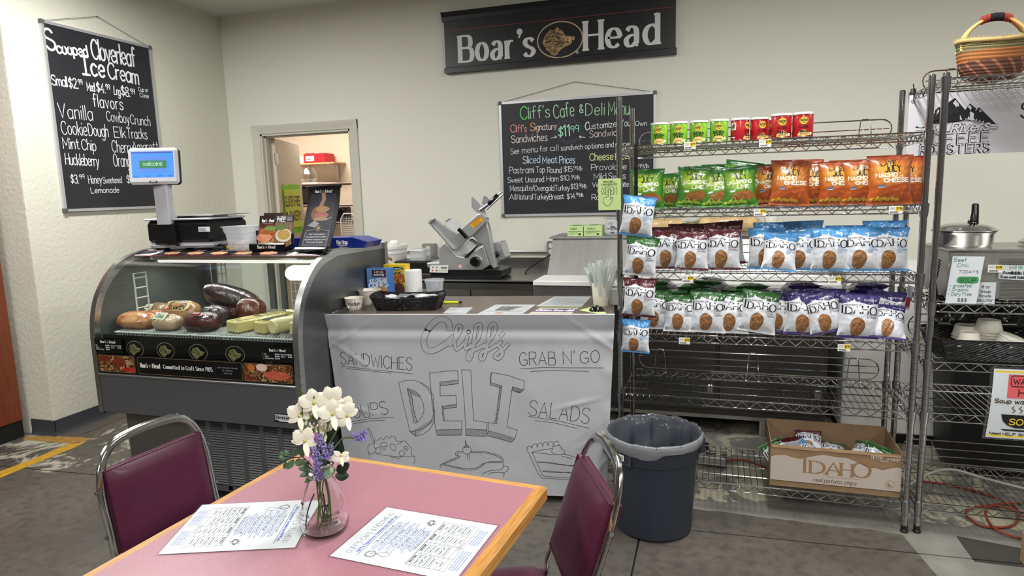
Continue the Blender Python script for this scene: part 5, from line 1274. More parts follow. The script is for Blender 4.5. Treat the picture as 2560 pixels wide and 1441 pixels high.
# ---------------------------------------------------------------- refrigerated deli case
XA, XB = -2.97, -1.76
case = thing('deli_case', 'stainless curved glass refrigerated deli display case with black branded panels', 'display case', ((XA+XB)/2, 2.88, 0))
PR = [(3.304, 1.221), (3.10, 1.226), (2.83, 1.229), (2.78, 1.222), (2.706, 1.205), (2.652, 1.185), (2.61, 1.160), (2.561, 1.118), (2.516, 1.062), (2.488, 1.015), (2.465, .955), (2.450, .885), (2.444, .81), (2.443, .6), (2.443, .435)]
PRs = [PR[0], PR[1]]+catm(PR[2:13], 4)+PR[13:]
def inner(i, o):
    a = PRs[max(i-1, 0)]; c = PRs[min(i+1, len(PRs)-1)]; tx, ty = c[0]-a[0], c[1]-a[1]; h = hypot(tx, ty); return (PRs[i][0]+(-ty/h)*o, PRs[i][1]+(tx/h)*o)
def side(x0, x1, nm):
    b = MB(); outer = PRs; inn = [inner(i, .034) for i in range(len(PRs))]; n = len(PRs)
    vs = []; 
    for x in (x0, x1):
        vs += [(x, p[0], p[1]) for p in outer]+[(x, p[0], p[1]) for p in inn]
    fs = []
    for i in range(n-1):
        fs += [(i, i+1, n+i+1, n+i), (2*n+i, 3*n+i, 3*n+i+1, 2*n+i+1), (i, 2*n+i, 2*n+i+1, i+1), (n+i, n+i+1, 3*n+i+1, 3*n+i)]
    fs += [(0, n, 3*n, 2*n), (n-1, 3*n-1, 4*n-1, 2*n-1)]
    b.add(vs, fs); b.build(nm, 'steel', case, world=True, smooth=40)
side(XB-.03, XB, 'end_frame'); side(XA, XA+.03, 'end_frame')
# end panels (flat steel) below and behind the band
def endp(x, nm, th=-.012):
    pts = [inner(i, .030) for i in range(len(PRs))]; pts = [(3.29, pts[0][1])]+pts[1:]; poly = [(x, p[0], p[1]) for p in pts]+[(x, 3.29, .435)]
    b = MB(); b.prism(poly, (th, 0, 0)); return b
endp(XB-.004, 'end_panel').build('end_panel', 'steel_side' if 'steel_side' in MATS else M('steel_side', rgb(128, 129, 132), .30, .92, noise_=(5, .4, rgb(104, 105, 108)), stretch=(1, 1, 40), rvar=.05), case, world=True, smooth=0)
# left end is glass above, steel below
b = MB(); b.prism([(XA+.016, p[0], p[1]) for p in [inner(i, .03) for i in range(1, len(PRs)-1)]+[(3.29, .60)]], (.006, 0, 0)); b.build('end_liner', M('end_grey', rgb(98, 104, 100), .4), case, world=True, smooth=0); TG('case_glass', (.95, .975, .965), 1.5, .01, gl=.8)
endp(XA+.012, 'end_panel').build('end_panel', 'steel_grey', case, world=True, smooth=0)
MB().box(XA+.012, 2.87, .5, .012, .84, .15).build('end_panel', 'steel_grey', case, world=True)
MB().box(XB-.002, 3.295, .83, .03, .03, .79, .002).build('corner_post', 'steel', case, world=True)
# lower apron, insulated tub, base
M('apron_grey', rgb(108, 109, 114), .38, .55, noise_=(90, .2, rgb(98, 99, 104)), stretch=(1, 1, 1))
MB().box((XA+XB)/2, 2.452, .533, XB-XA-.06, .018, .195, .004).build('front_apron', 'apron_grey', case, world=True)
MB().box((XA+XB)/2, 2.88, .44, XB-XA-.02, .84, .02).build('underside', 'steel_grey', case, world=True)
MB().box((XA+XB)/2, 2.90, .50, XB-XA-.04, .78, .10).build('tub', M('liner_dark', rgb(60, 62, 64), .5), case, world=True)
MB().box((XA+XB)/2, 2.446, .634, XB-XA-.058, .02, .012, .003).build('glass_channel', 'alu', case, world=True)
GX0, GX1 = -2.86, -1.80
MB().box((GX0+GX1)/2, 2.91, .245, GX1-GX0, .76, .38).build('base_cabinet', 'liner_dark', case, world=True)
b = MB(); xs_ = [GX0, -2.47]; 
b.box((GX0-2.47)/2, 2.51, .245, -2.47-GX0, .02, .38)
b.build('base_panel', M('apron_dark', rgb(100, 97, 92), .42, .5), case, world=True)
b = MB(); b.box((-2.47+GX1)/2, 2.514, .245, GX1+2.47, .01, .38); b.build('grille_back', 'black_matte', case, world=True)
GCOL = 6; gw = (GX1-.03+2.45)/GCOL
b = MB()
for i in range(GCOL+1): b.box(-2.455+gw*i, 2.503, .245, .026, .014, .36, .001)
b.box((-2.47+GX1)/2, 2.503, .423, GX1+2.47, .014, .022); b.box((-2.47+GX1)/2, 2.503, .072, GX1+2.47, .014, .03); b.build('grille_frame', 'apron_grey', case, world=True)
lv = MB(); lw_ = gw-.024
lv.prism([(-lw_/2, -.007, -.0042), (-lw_/2, .003, .0030), (-lw_/2, .004, .0020), (-lw_/2, -.006, -.0052)], (lw_, 0, 0))
lo_ = lv.build('louver', 'alu', case); me_ = lo_.data
NL = 25
for i in range(GCOL):
    for j in range(NL):
        o = lo_ if (i == 0 and j == 0) else lo_.copy()
        if o is not lo_: COL.objects.link(o)
        o.parent = case; o.location = (-2.455+gw*(i+.5)-(XA+XB)/2, 2.503-2.88, .098+.0129*j)
for x in (XA+.12, XB-.12):
    for y in (2.6, 3.2): MB().cyl((x, y, 0), (x, y, .06), .025, 12).build('caster', 'black_plastic', case, world=True)
b = MB(); b.box(-1.845, 2.442, .484, .142, .004, .042, .001); bp_ = b.build('name_plate', 'black_plastic', case, world=True)
D = Dec(); D.rect(-1.911, .468, -1.779, .501, rgb(190, 191, 193)); D.up(); D.text('Beverage·Air.'.replace('·', '-'), -1.845, .480, .016, BLACK, w=.0035, nib=.0014, serif=1.2, fit=.118, align=.5)
D.rect(-1.911, .468, -1.892, .4725, BLACK); D.rect(-1.798, .468, -1.779, .4725, BLACK); D.rect(-1.89, .468, -1.80, .4725, WHITE)
D.build('lettering', lambda u, v, w=0: V((u, 2.4398-w, v)), bp_, world=True)
# top deck
MB().box((XA+XB)/2, 3.04, 1.212, XB-XA-.06, .50, .02, .002).build('top_deck', 'black_plastic', case, world=True)
b = MB(); M('rear_door', rgb(120, 124, 120), .35)
for q in (((XA+XB)/2, 1.165, XB-XA-.06, .09), ((XA+XB)/2, .50, XB-XA-.06, .30)): b.box(q[0], 3.28, q[1], q[2], .02, q[3])
for q in ((XA+.05, .03), (XB-.05, .04), (-2.51, .035), (-2.43, .03)): b.box(q[0], 3.28, .88, q[1], .022, .6)
b.build('rear_frame', 'rear_door', case, world=True)
MB().box(-2.72, 3.272, .88, .40, .006, .56).build('rear_glass_door', 'case_glass', case, world=True, smooth=0)
MB().box(-2.12, 3.262, .88, .62, .006, .56).build('rear_glass_door', 'case_glass', case, world=True, smooth=0)
b = MB(); b.box((XA+XB)/2, 2.84, 1.185, XB-XA-.08, .05, .03, .006); b.build('lamp_housing', 'white_plastic', case, world=True)
M('case_tube', (1, 1, 1), .4, emit=((1, .97, .9), 1.0)); MB().cyl((XA+.08, 2.84, 1.163), (XB-.08, 2.84, 1.163), .010, 12).build('lamp_tube', 'case_tube', case, world=True)
area('case_lamp', ((XA+XB)/2, 2.84, 1.148), 1.0, .03, 2.2)
# front glass, curved
gi = [i for i, p in enumerate(PRs) if p[0] < 2.80 or True][2:-1]
def gl(off): return [inner(i, off) for i in gi]+[(2.443+off*1.0, .640)]
ga, gb = gl(.004), gl(.010)
b = MB(); n = len(ga); x0, x1 = XA+.03, XB-.03
vs = [(x0, p[0], p[1]) for p in ga]+[(x1, p[0], p[1]) for p in ga]+[(x0, p[0], p[1]) for p in gb]+[(x1, p[0], p[1]) for p in gb]; fs = []
for i in range(n-1): fs += [(i, n+i, n+i+1, i+1), (2*n+i, 2*n+i+1, 3*n+i+1, 3*n+i), (i, i+1, 2*n+i+1, 2*n+i), (n+i, 3*n+i, 3*n+i+1, n+i+1)]
fs += [(0, 2*n, 3*n, n), (n-1, 2*n-1, 4*n-1, 3*n-1)]
b.add(vs, fs); b.build('front_glass', 'case_glass', case, world=True, smooth=60)
# black branded strip on the lower glass (outside face)
fm = lambda u, v, w=0: V((u, 2.4425-w-.0008, v))
MB().box((x0+x1)/2, 2.4418, .692, x1-x0-.004, .001, .098).build('front_strip', 'strip_black' if 'strip_black' in MATS else M('strip_black', rgb(10, 10, 13), .22, coat=.4), case, world=True)
D = Dec(); gold = rgb(170, 140, 100); xl, xr = x0, x1; W_ = xr-xl; zc = .692
def FX(t): return xl+W_*t     # fraction across the strip
def food(a, c, v0, v1, seed, pal):
    def f(u, v):
        k = nz(u*7, v*3.2, seed)+.5*nz(u*16, v*8, seed+4); k2 = nz(u*12, v*6, seed+9); cc_ = pal[int(abs(k*2.7+1.35)*1.6+k2) % len(pal)]; s_ = .75+.5*abs(k2); return tuple(min(1, x*s_) for x in cc_)
    D.pic(a, v0, c, v1, 54, 26, f)
pal = [rgb(96, 40, 24), rgb(150, 96, 56), rgb(40, 18, 14), rgb(196, 156, 112), rgb(126, 34, 28), rgb(70, 38, 24), rgb(54, 26, 20)]
def pframe(a, c, v0, v1): 
    k = .006; D.stroke([(a+k, v0), (c-k, v0), (c, v0+k), (c, v1-k), (c-k, v1), (a+k, v1), (a, v1-k), (a, v0+k)], .0012, gold, closed=True)
food(FX(.012), FX(.205), .652, .733, 3, pal); food(FX(.765), FX(.988), .652, .733, 8, pal); D.up()
D.blob(FX(.04), .715, .04, .014, rgb(110, 45, 25), 16, 2); D.blob(FX(.12), .700, .045, .020, None, 18, 4, cf=lambda x, y: rgb(int(120+60*nz(x*4, y*4, 2)), int(45+30*nz(x*5, y*5)), 30)); D.blob(FX(.175), .700, .018, .010, rgb(150, 150, 95), 14, 1); D.blob(FX(.16), .667, .02, .012, rgb(170, 30, 25), 14, 1); D.blob(FX(.19), .664, .016, .012, rgb(190, 45, 30), 14, 1)
D.blob(FX(.85), .718, .03, .018, rgb(225, 200, 190), 16, 2); D.blob(FX(.92), .684, .07, .02, None, 24, 4, cf=lambda x, y: rgb(int(190+50*nz(x*6, y*5, 2)), int(90+60*nz(x*9, y*6)), 70)); D.blob(FX(.80), .715, .02, .016, rgb(190, 110, 50), 12, 1)
D.up(); pframe(FX(.008), FX(.208), .651, .734); pframe(FX(.225), FX(.755), .651, .734); pframe(FX(.762), FX(.992), .651, .734)
logo(D, FX(.238), .683, .022, fit=W_*.105); D.text('Committed to Craft Since 1905.', FX(.36), .684, .019, WHITE, w=.0034, nib=.0013, serif=1.2, fit=W_*.255)
for i, s_ in enumerate(('CRAFTSMANSHIP GUIDED', 'BY TRADITION', 'SINCE 1905')): D.text(s_, FX(.685), .703-.013*i, .0055, rgb(150, 150, 155), w=.0009, fit=W_*(.10, .05, .04)[i], align=.5)
D.stroke([(FX(.625), .66), (FX(.625), .725)], .0006, rgb(90, 90, 90))
D.build('strip_printing', fm, case, world=True, mat='print_gloss')
# price cards on the glass at both ends
for a, c, s_ in ((FX(.0), FX(.15), 0), (FX(.865), FX(1.0), 1)):
    MB().box((a+c)/2, 2.4405, .782, c-a, .001, .072).build('price_card', 'strip_black', case, world=True)
    D = Dec(); D.layer = 3; logo(D, a+(c-a)*.22, .797, .012, fit=(c-a)*.55)
    for i, (q, r, q2, r2) in enumerate((('Ham', '$10.99/lb', 'Roast Beef', '$15.99/lb'), ('Turkey', '$13.99/lb', 'Cheese', '$8.99/lb'), ('All Natural Turkey', '$14.99/lb', '', ''))):
        z = .782-.010*i
        D.text(q, a+.006, z, .005, WHITE, w=.0008, fit=min(.05, .0035*len(q))); D.text(r, a+(c-a)*.40, z, .005, WHITE, w=.0009, fit=.024)
        if q2: D.text(q2, a+(c-a)*.60, z, .005, WHITE, w=.0008, fit=.0035*len(q2)); D.text(r2, a+(c-a)*.84, z, .005, WHITE, w=.0009, fit=.022)
    D.build('price_printing', lambda u, v, w=0: V((u, 2.4405-w, v)), case, world=True)
# inner black panel with badges
MB().box((x0+x1)/2, 2.485, .755, x1-x0-.02, .006, .15).build('badge_panel', 'strip_black', case, world=True)
D = Dec(); gd = rgb(150, 146, 92)
for px in (.18, .345, .515, .70, .88):
    boar(D, FX(px), .762, .052, gd, dark=rgb(12, 12, 14), ringc=rgb(150, 148, 120), hairs=150, eye=False); D.blob(FX(px)+.035, .712, .003, .003, rgb(130, 130, 110), 8, 1)
D.build('badge_printing', lambda u, v, w=0: V((u, 2.4815-w, v)), case, world=True)
# decal strip on the top glass
def topm(u, v, w=0):   # v 0..1 over the upper glass run
    k = v*(len(ga)-1)*.5; return V((u, 0, 0))
tp_ = [(2.700, 1.2035), (2.76, 1.2185), (2.80, 1.2265)]
def tm(u, v, w=0):
    a, c = tp_[0], tp_[2]; y = a[0]+(c[0]-a[0])*v; z = a[1]+(c[1]-a[1])*v-.0+.004*sin(pi*v)*.6; return V((u, y-.25*w, z+w+.0012))
D = Dec(); D.rect(x0+.03, 0, x1, 1, rgb(30, 26, 28), 1, 6); D.rect(x0+.03, -.05, x1, .02, rgb(130, 25, 35), 1, 1); D.up()
D.poly([(x0+.03, .03), (x0+.14, .03), (x0+.17, .5), (x0+.14, .97), (x0+.03, .97)], WHITE); D.poly([(x1-.19, .03), (x1, .03), (x1, .97), (x1-.16, .97), (x1-.17, .5)], WHITE); D.up()
for i in range(5): D.rect(x0+.045, .25+.14*i, x0+.12, .28+.14*i, rgb(120, 120, 120)); D.rect(x1-.15, .2+.14*i, x1-.10, .23+.14*i, rgb(120, 120, 120)); D.rect(x1-.08, .2+.14*i, x1-.03, .23+.14*i, rgb(120, 120, 120))
for i, s_ in enumerate(('SHAVED', 'THIN CUT', 'THICK CUT', 'SANDWICH', 'DINNER CUT')):
    cx__ = x0+.25+.148*i; D.blob(cx__, .35, .05, .22, None, 20, 3, f=lambda a: 1+.12*sin(7*a+i), cf=lambda x, y: rgb(int(215+30*nz(x*5, y*5, i)), int(160+40*nz(x*5, y*5, i)), 125)); D.text(s_, cx__, .72, .09, WHITE, w=.0016, nib=.02, fit=.055, align=.5)
D.build('top_printing', tm, case, world=True, dz=.0004, mat='print_gloss')
# wire shelf and ladder standards
M('coated_wire', rgb(214, 218, 214), .4)
SH = .836; b = MB(); shx0, shx1, shy0, shy1 = x0+.055, x1-.012, 2.515, 3.20
sh = b
for (a, c) in ((shx0, -2.43), (-2.41, shx1)):
    b.tube([(a, shy1, SH), (a, shy0, SH), (c, shy0, SH), (c, shy1, SH)], .0042, 6, closed=True); b.tube([(a, shy0+.004, SH-.018), (c, shy0+.004, SH-.018)], .0025, 5)
    for y in (2.7, 2.95, 3.1): b.tube([(a, y, SH-.004), (c, y, SH-.004)], .003, 5)
w_sh = b.build('shelf_frame', 'coated_wire', case, world=True)
b = MB()
x = shx0+.012
while x < shx1-.01:
    b.tube([(x, shy0+.004, SH-.02), (x, shy0-.002, SH), (x, shy0+.02, SH+.003), (x, shy1, SH+.003)], .0017, 4); x += .0165
b.build('shelf_wires', 'coated_wire', w_sh, world=True, kind='stuff')
for (X_, Y_) in ((-2.84, 2.62), (-2.845, 3.22), (-2.35, 3.24), (-1.84, 3.22)):
    b = MB(); dx = .03 if Y_ > 3 else 0; dy = 0 if Y_ > 3 else .075
    b.tube([(X_, Y_, .62), (X_, Y_, 1.12), (X_+dx, Y_+dy, 1.12), (X_+dx, Y_+dy, .62)], .0042, 6)
    if Y_ > 3: b.tube([(X_+.06, Y_, .62), (X_+.06, Y_, 1.12)], .0042, 6); dx = .06
    for i in range(9): b.tube([(X_-.0, Y_, .68+.052*i), (X_+dx, Y_+dy, .68+.052*i)], .0032, 5)
    b.build('shelf_ladder', 'coated_wire', case, world=True)

# ---- meats and cheeses inside the case
SZ = SH+.006
def loaf(name, label, px, py, y, rx, ry, rz, mats, yaw=0, seed=0, tilt=0, lift=0, cat='deli meat', shine=True):
    p = onY(px, py, y); t = thing(name, label, cat, (p.x, y, SZ+lift), yaw)
    def f(u, v): return 1+.13*nz(cos(2*pi*u)*1.5, sin(2*pi*u)*1.5, v*2+seed)
    b = MB()
    def F(u, v):
        a = 2*pi*u; e = pi*(v-.5); ce = max(0, cos(e))**.62; k = f(u, v)
        x = rx*(1 if sin(e) > 0 else -1)*abs(sin(e))**.8; yy = ry*ce*cos(a)*k; zz = rz*ce*sin(a)*k
        if zz < -rz*.72: zz = -rz*.72-(abs(zz)-rz*.72)*.25
        return V((x, yy, zz+rz*.8+tilt*x))
    cf = (lambda u, v: tuple(mats[0][i]*(1-q)+mats[1][i]*q for i in range(3)) if (q := max(0, min(1, .5+1.9*nz(cos(6.28*u)*2, sin(6.28*u)*2, v*5+seed)+.6*nz(u*30, v*30, seed)))) is not None else None)
    b.grid(F, 36, 26, cu=True, col=cf); b.build('meat', 'meat_skin', t, smooth=60)
    if shine:
        b = MB()
        def F2(u, v):
            p_ = F(u, v); c_ = V((p_.x, 0, rz*.8)); d = p_-c_; k = 1.025+.018*nz(u*14, v*16, seed+5)+.012*abs(nz(u*30, v*40, seed+2)); return c_+d*k+V((p_.x*.03, 0, 0))
        b.grid(F2, 60, 44, cu=True); b.build('wrap', 'shrink', t, smooth=80)
    return t
MV('meat_skin', .4, coat=.3); TG('shrink', (.98, .98, .98), 1.5, .08, bump=(60, .5), gl=1.2)
def lbl(t, a0, da, x0_, x1_, r, z0, draw, mat='print_gloss'):
    D = Dec(); draw(D); D.build('product_label', lambda u, v, w=0: V((x0_+(x1_-x0_)*u, -(r+w)*cos(a0+da*v)*1.0, z0+(r+w)*sin(a0+da*v))), t, mat=mat, dz=.0006)
tan1, tan2 = rgb(214, 160, 110), rgb(176, 100, 55); pl1, pl2 = rgb(206, 176, 142), rgb(170, 130, 100); dk1, dk2 = rgb(34, 30, 32), rgb(74, 58, 54); br1, br2 = rgb(52, 18, 22), rgb(86, 34, 32)
L1 = loaf('turkey_breast', 'roasted golden turkey breast at the front left of the case shelf', 350, 845, 2.60, .10, .065, .048, (tan1, tan2), .15, 1)
L2 = loaf('turkey_breast', 'pale wrapped turkey breast with a green label, front centre of the shelf', 425, 850, 2.59, .075, .055, .044, (pl1, rgb(190, 160, 130)), -.1, 2)
L3 = loaf('roast_beef', 'dark red wrapped roast beef in the front of the case', 510, 855, 2.60, .095, .065, .052, (br1, br2), -.05, 3)
L4 = loaf('turkey_breast', 'turkey breast with a cream and red label in the second row', 462, 830, 2.74, .095, .07, .060, (rgb(205, 165, 120), rgb(180, 130, 85)), .1, 4, lift=.012)
L5 = loaf('turkey_breast', 'pale turkey breast with a green label behind the golden one', 405, 830, 2.78, .07, .06, .055, (pl1, pl2), -.2, 5)
L5b = loaf('turkey_breast', 'brown roasted turkey breast between the golden loaf and the labelled one', 395, 838, 2.69, .07, .05, .045, (tan1, tan2), .3, 15)
L6 = loaf('pepper_ham', 'black peppered meat in creased clear film behind the roast beef', 545, 828, 2.72, .075, .06, .062, (dk1, dk2), -.35, 6)
L7 = loaf('pastrami', 'long black pastrami lying on top of the second row', 585, 800, 2.86, .15, .07, .065, (dk1, dk2), .1, 7, lift=.07, tilt=-.25)
L8 = loaf('ham', 'reddish brown ham in netting beside the cheeses', 632, 820, 2.80, .07, .065, .065, (rgb(120, 62, 40), rgb(84, 40, 28)), .2, 8, lift=.015)
L9 = loaf('roast_beef', 'dark wrapped meat half hidden behind the netted ham', 580, 838, 2.82, .07, .06, .05, (dk1, br2), .2, 9)
def dl(cols, words):
    def f(D):
        D.poly([(0, .2), (.15, 0), (.85, 0), (1, .2), (1, .8), (.85, 1), (.15, 1), (0, .8)], cols[0]); D.up()
        for i, w_ in enumerate(words): D.text(w_, .5, .62-.27*i, .2, cols[1], w=.03, fit=.7, align=.5)
        D.rect(.1, .06, .3, .2, cols[2])
    return f
cream_, inkb = rgb(225, 205, 165), rgb(40, 34, 34)
lbl(L4, .35, 1.1, -.06, .08, .066, .045, dl((cream_, inkb, rgb(190, 80, 40)), ('MESQUITE', 'SMOKED', 'TURKEY')))
lbl(L2, .3, 1.1, -.05, .03, .053, .035, dl((rgb(225, 225, 205), rgb(40, 110, 60), rgb(60, 130, 70)), ('ALL', 'NATURAL')))
lbl(L5, .3, .7, -.05, .01, .062, .045, dl((rgb(225, 225, 205), rgb(40, 110, 60), rgb(60, 130, 70)), ('ALL', 'NATURAL')))
lbl(L3, .75, .35, -.02, .04, .067, .040, dl((rgb(150, 40, 45), WHITE, rgb(120, 30, 35)), ('ROAST', 'BEEF')))
lbl(L6, .5, .5, -.04, .03, .066, .045, dl((rgb(50, 50, 54), rgb(170, 170, 165), rgb(90, 90, 80)), ('TOP', 'ROUND')))
# cheeses
M('cheese', rgb(226, 212, 140), .4, coat=.35, noise_=(6, .3, rgb(210, 190, 110))); M('cheese_pale', rgb(230, 220, 168), .4, coat=.35)
def cheese(name, label, px, py, y, w_, d_, h_, yaw, mat, words, lc_, lift=0):
    p = onY(px, py, y); t = thing(name, label, 'cheese', (p.x, y+d_/2, SZ+lift), yaw)
    MB().box(0, 0, h_/2, w_, d_, h_, .008).build('block', mat, t, smooth=50)
    D = Dec(); dl((lc_, inkb if sum(lc_) > .8 else rgb(190, 185, 160), rgb(80, 130, 90)), words)(D)
    D.build('product_label', lambda u, v, w=0: V(((u-.5)*w_*.8, -d_*.38+v*d_*.5, h_+.0008+w)), t, mat='print_gloss', dz=.0006)
    MB().box(0, 0, h_/2, w_+.002, d_+.002, h_+.0004, .008).build('wrap', 'shrink', t, smooth=50)
    return t
cheese('cheese_block', 'long pale yellow cheese block, leftmost in the case', 600, 862, 2.56, .098, .30, .060, -.32, 'cheese', ('VERMONT',), rgb(226, 214, 150))
cheese('cheese_block', 'yellow cheese block with a dark label, second in the row', 668, 866, 2.56, .082, .30, .062, -.32, 'cheese', ('GOLD', 'LABEL'), rgb(50, 48, 40))
cheese('cheese_block', 'cheese block at the right end of the case shelf', 748, 868, 2.56, .06, .28, .066, -.2, 'cheese_pale', ('MILD', 'SWISS'), rgb(46, 46, 42))
cheese('cheese_block', 'cheese block behind the others at the right rear of the case', 742, 838, 2.80, .10, .2, .075, -.2, 'cheese', ('SWISS',), rgb(52, 50, 44))
p = onY(700, 868, 2.56); t = thing('provolone', 'round provolone cheese roll between the yellow blocks', 'cheese', (p.x, 2.70, SZ), -.3)
b = MB(); b.tube([V((0, -.14, .038)), V((0, -.13, .038)), V((0, .13, .038)), V((0, .14, .038))], [.030, .038, .038, .03], 28); b.build('roll', 'cheese_pale', t)
D = Dec(); dl((rgb(66, 64, 60), rgb(190, 185, 170), rgb(90, 90, 80)), ('PICANTE',))(D); D.build('product_label', lambda u, v, w=0: V(((.0385+w)*sin((u-.5)*2.6), -.05+.11*v, .038+(.0385+w)*cos((u-.5)*2.6))), t)

# ---------------------------------------------------------------- on top of the case
TP = 1.2225
# scale
sc = thing('deli_scale', 'black and silver deli scale with a customer display on a steel column', 'scale', (-2.68, 2.92, TP), .05)
b = MB(); b.box(0, 0, .030, .40, .30, .028, .012); b.build('base', M('scale_silver', rgb(196, 197, 204), .4), sc)
b = MB(); b.box(0, 0, .10, .405, .31, .12, .02); b.build('housing', 'black_plastic', sc)
b = MB(); b.box(0, -.01, .166, .40, .30, .01, .004); b.build('top_cover', 'scale_silver', sc); b = MB(); b.box(.02, .02, .183, .37, .30, .004, .002); b.box(.02, .02, .176, .2, .15, .012); b.build('weighing_plate', 'steel_h', sc)
b = MB()
for x in (-.15, .12):
    for y in (-.1, .1): b.cyl((x, y, 0), (x, y, .02), .035 if y < 0 else .02, 16)
b.build('foot', 'black_plastic', sc)
b = MB(); b.box(-.07, -.163, .09, .13, .02, .11, .006); b.box(.0, -.165, .09, .006, .02, .12); b.build('column_bracket', 'black_plastic', sc)
b = MB(); b.box(-.068, -.150, .27, .085, .045, .27, .006); b.build('display_column', 'scale_silver', sc)
D = Dec(); D.rect(.13, .10, .20, .125, WHITE); D.up()
for i in range(3): D.rect(.135, .104+.006*i, .175, .106+.006*i, BLACK)
D.rect(-.02, .027, .006, .031, BLACK); D.build('stickers', FRONT(-.1558), sc)
hd = V((-.075, -.185, .44)); Rz = Matrix.Rotation(.42, 3, 'Z') @ Matrix.Rotation(-.12, 3, 'X')
b = MB(); b.box(hd.x, hd.y, hd.z, .235, .035, .185, .012, rot=Rz); dsp = b.build('display_housing', M('display_white', rgb(224, 224, 230), .35), sc)
b = MB(); bo = hd+Rz @ V((.004, .018, -.002)); b.box(bo.x, bo.y, bo.z, .238, .03, .186, .012, rot=Rz); b.build('display_back', 'black_plastic', sc)
dm = lambda u, v, w=0: hd+Rz @ V((u, -.0176-w, v))
b = MB(); b.add([dm(-.1, -.06), dm(.1, -.06), dm(.1, .073), dm(-.1, .073)], [(0, 1, 2, 3)]); b.build('screen', M('screen_blue', rgb(60, 110, 190), .2, emit=(rgb(70, 130, 225), 1.05)), dsp, smooth=0)
M('screen_ink', (1, 1, 1), .3); a_ = MV('screen_print', .3); nt_ = a_.node_tree; at_ = [n for n in nt_.nodes if n.type == 'ATTRIBUTE'][0]; nt_.links.new(at_.outputs['Color'], nt_.nodes['Principled BSDF'].inputs['Emission Color']); nt_.nodes['Principled BSDF'].inputs['Emission Strength'].default_value = .7
D = Dec(); D.rect(-.07, -.03, .068, .045, rgb(80, 120, 195)); D.rect(-.098, .064, .098, .071, rgb(60, 80, 150)); D.up(); D.rect(-.063, -.012, .065, .027, rgb(50, 110, 75)); D.up(); D.text('welcome', -.045, .0, .022, rgb(170, 210, 190), w=.0022, fit=.09)
for x in (-.085, -.03, .03, .08): D.text('00.00', x-.008, -.055, .005, BLACK, w=.0008, fit=.02)
D.build('screen_image', lambda u, v, w=0: dm(u, v, w+.0003), dsp, mat='screen_print')
D = Dec(); D.rect(-.02, -.085, .016, -.076, BLACK); D.up(); D.rect(-.014, -.082, .010, -.079, WHITE); D.build('brand_print', dm, dsp)
# yellow tool
b = MB(); p = V((-2.375, 2.83, TP+.012)); b.box(p.x, p.y, p.z, .10, .03, .022, .006, rot=-.1); o = b.build('tape_gun', M('yellow_plastic', rgb(222, 170, 30), .4)); tag(o, 'yellow and black hand tool beside the scale on the case', 'tool')
b = MB(); b.tube([p+V((-.05, 0, 0)), p+V((-.09, .0, .015)), p+V((-.12, .0, .01))], .006, 8); b.build('handle', 'black_plastic', o, world=True)
# translucent square tub
t = thing('plastic_tub', 'translucent plastic tub of packets between the scale and the brochures', 'tub', (-2.30, 2.80, TP))
b = MB(); n4 = 40
def sq(r, z, rnd=5):
    return [V((r*(1 if cos(a) > 0 else -1)*abs(cos(a))**(2/rnd), r*(1 if sin(a) > 0 else -1)*abs(sin(a))**(2/rnd), z)) for a in [2*pi*(i+.5)/n4 for i in range(n4)]]
rings = [sq(.05, 0), sq(.053, .003), sq(.064, .09), sq(.068, .092), sq(.074, .12), sq(.080, .122), sq(.080, .126), sq(.072, .125), sq(.063, .09), sq(.051, .006)]
vs = [p for r in rings for p in r]; fs = [(i*n4+k, i*n4+(k+1) % n4, (i+1)*n4+(k+1) % n4, (i+1)*n4+k) for i in range(len(rings)-1) for k in range(n4)]; fs.append(tuple(range(n4))[::-1]); fs.append(tuple(range(len(vs)-n4, len(vs))))
b.add(vs, fs); b.build('tub', TG('tub_plastic', (.93, .94, .95), 1.4, .2, .35), t, smooth=50)
b = MB()
for i in range(20):
    x, y, z = random.uniform(-.035, .035), random.uniform(-.035, .035), .012+.002*i; b.box(x, y, z, .03, .02, .004, rot=random.uniform(0, 3))
b.build('packets', 'paper', t, kind='stuff')
# brochure holder
bh = thing('brochure_holder', 'black plastic brochure holder on top of the deli case', 'brochure holder', (-2.125, 2.79, TP), .05)
b = MB(); b.box(0, -.03, .02, .205, .012, .036, .004); b.box(0, .0, .008, .205, .07, .01, .003); b.box(0, .03, .05, .20, .006, .1, .002); b.tube([(.09, -.01, .01), (.12, .01, .03), (.11, .03, .08)], .008, 8); b.build('body', 'black_gloss', bh)
D = Dec(); logo(D, -.05, .014, .014, fit=.10); D.build('lettering', FRONT(-.0362), bh)
def broch(name, label, x, y, yaw, w_, h_, ph, lean=.25):
    t = thing(name, label, 'brochure', (x, y, TP+.014), yaw); fr_ = lambda u, v, w=0: V((u, -w*1+v*sin(lean), v*cos(lean)))
    b = MB(); b.prism([fr_(-w_/2, 0), fr_(w_/2, 0), fr_(w_/2, h_), fr_(-w_/2, h_)], (0, .004, 0)); b.build('booklet', 'strip_black', t, smooth=0)
    D = Dec(); ph(D, w_, h_); D.build('cover_printing', fr_, t, mat='print_gloss'); return t
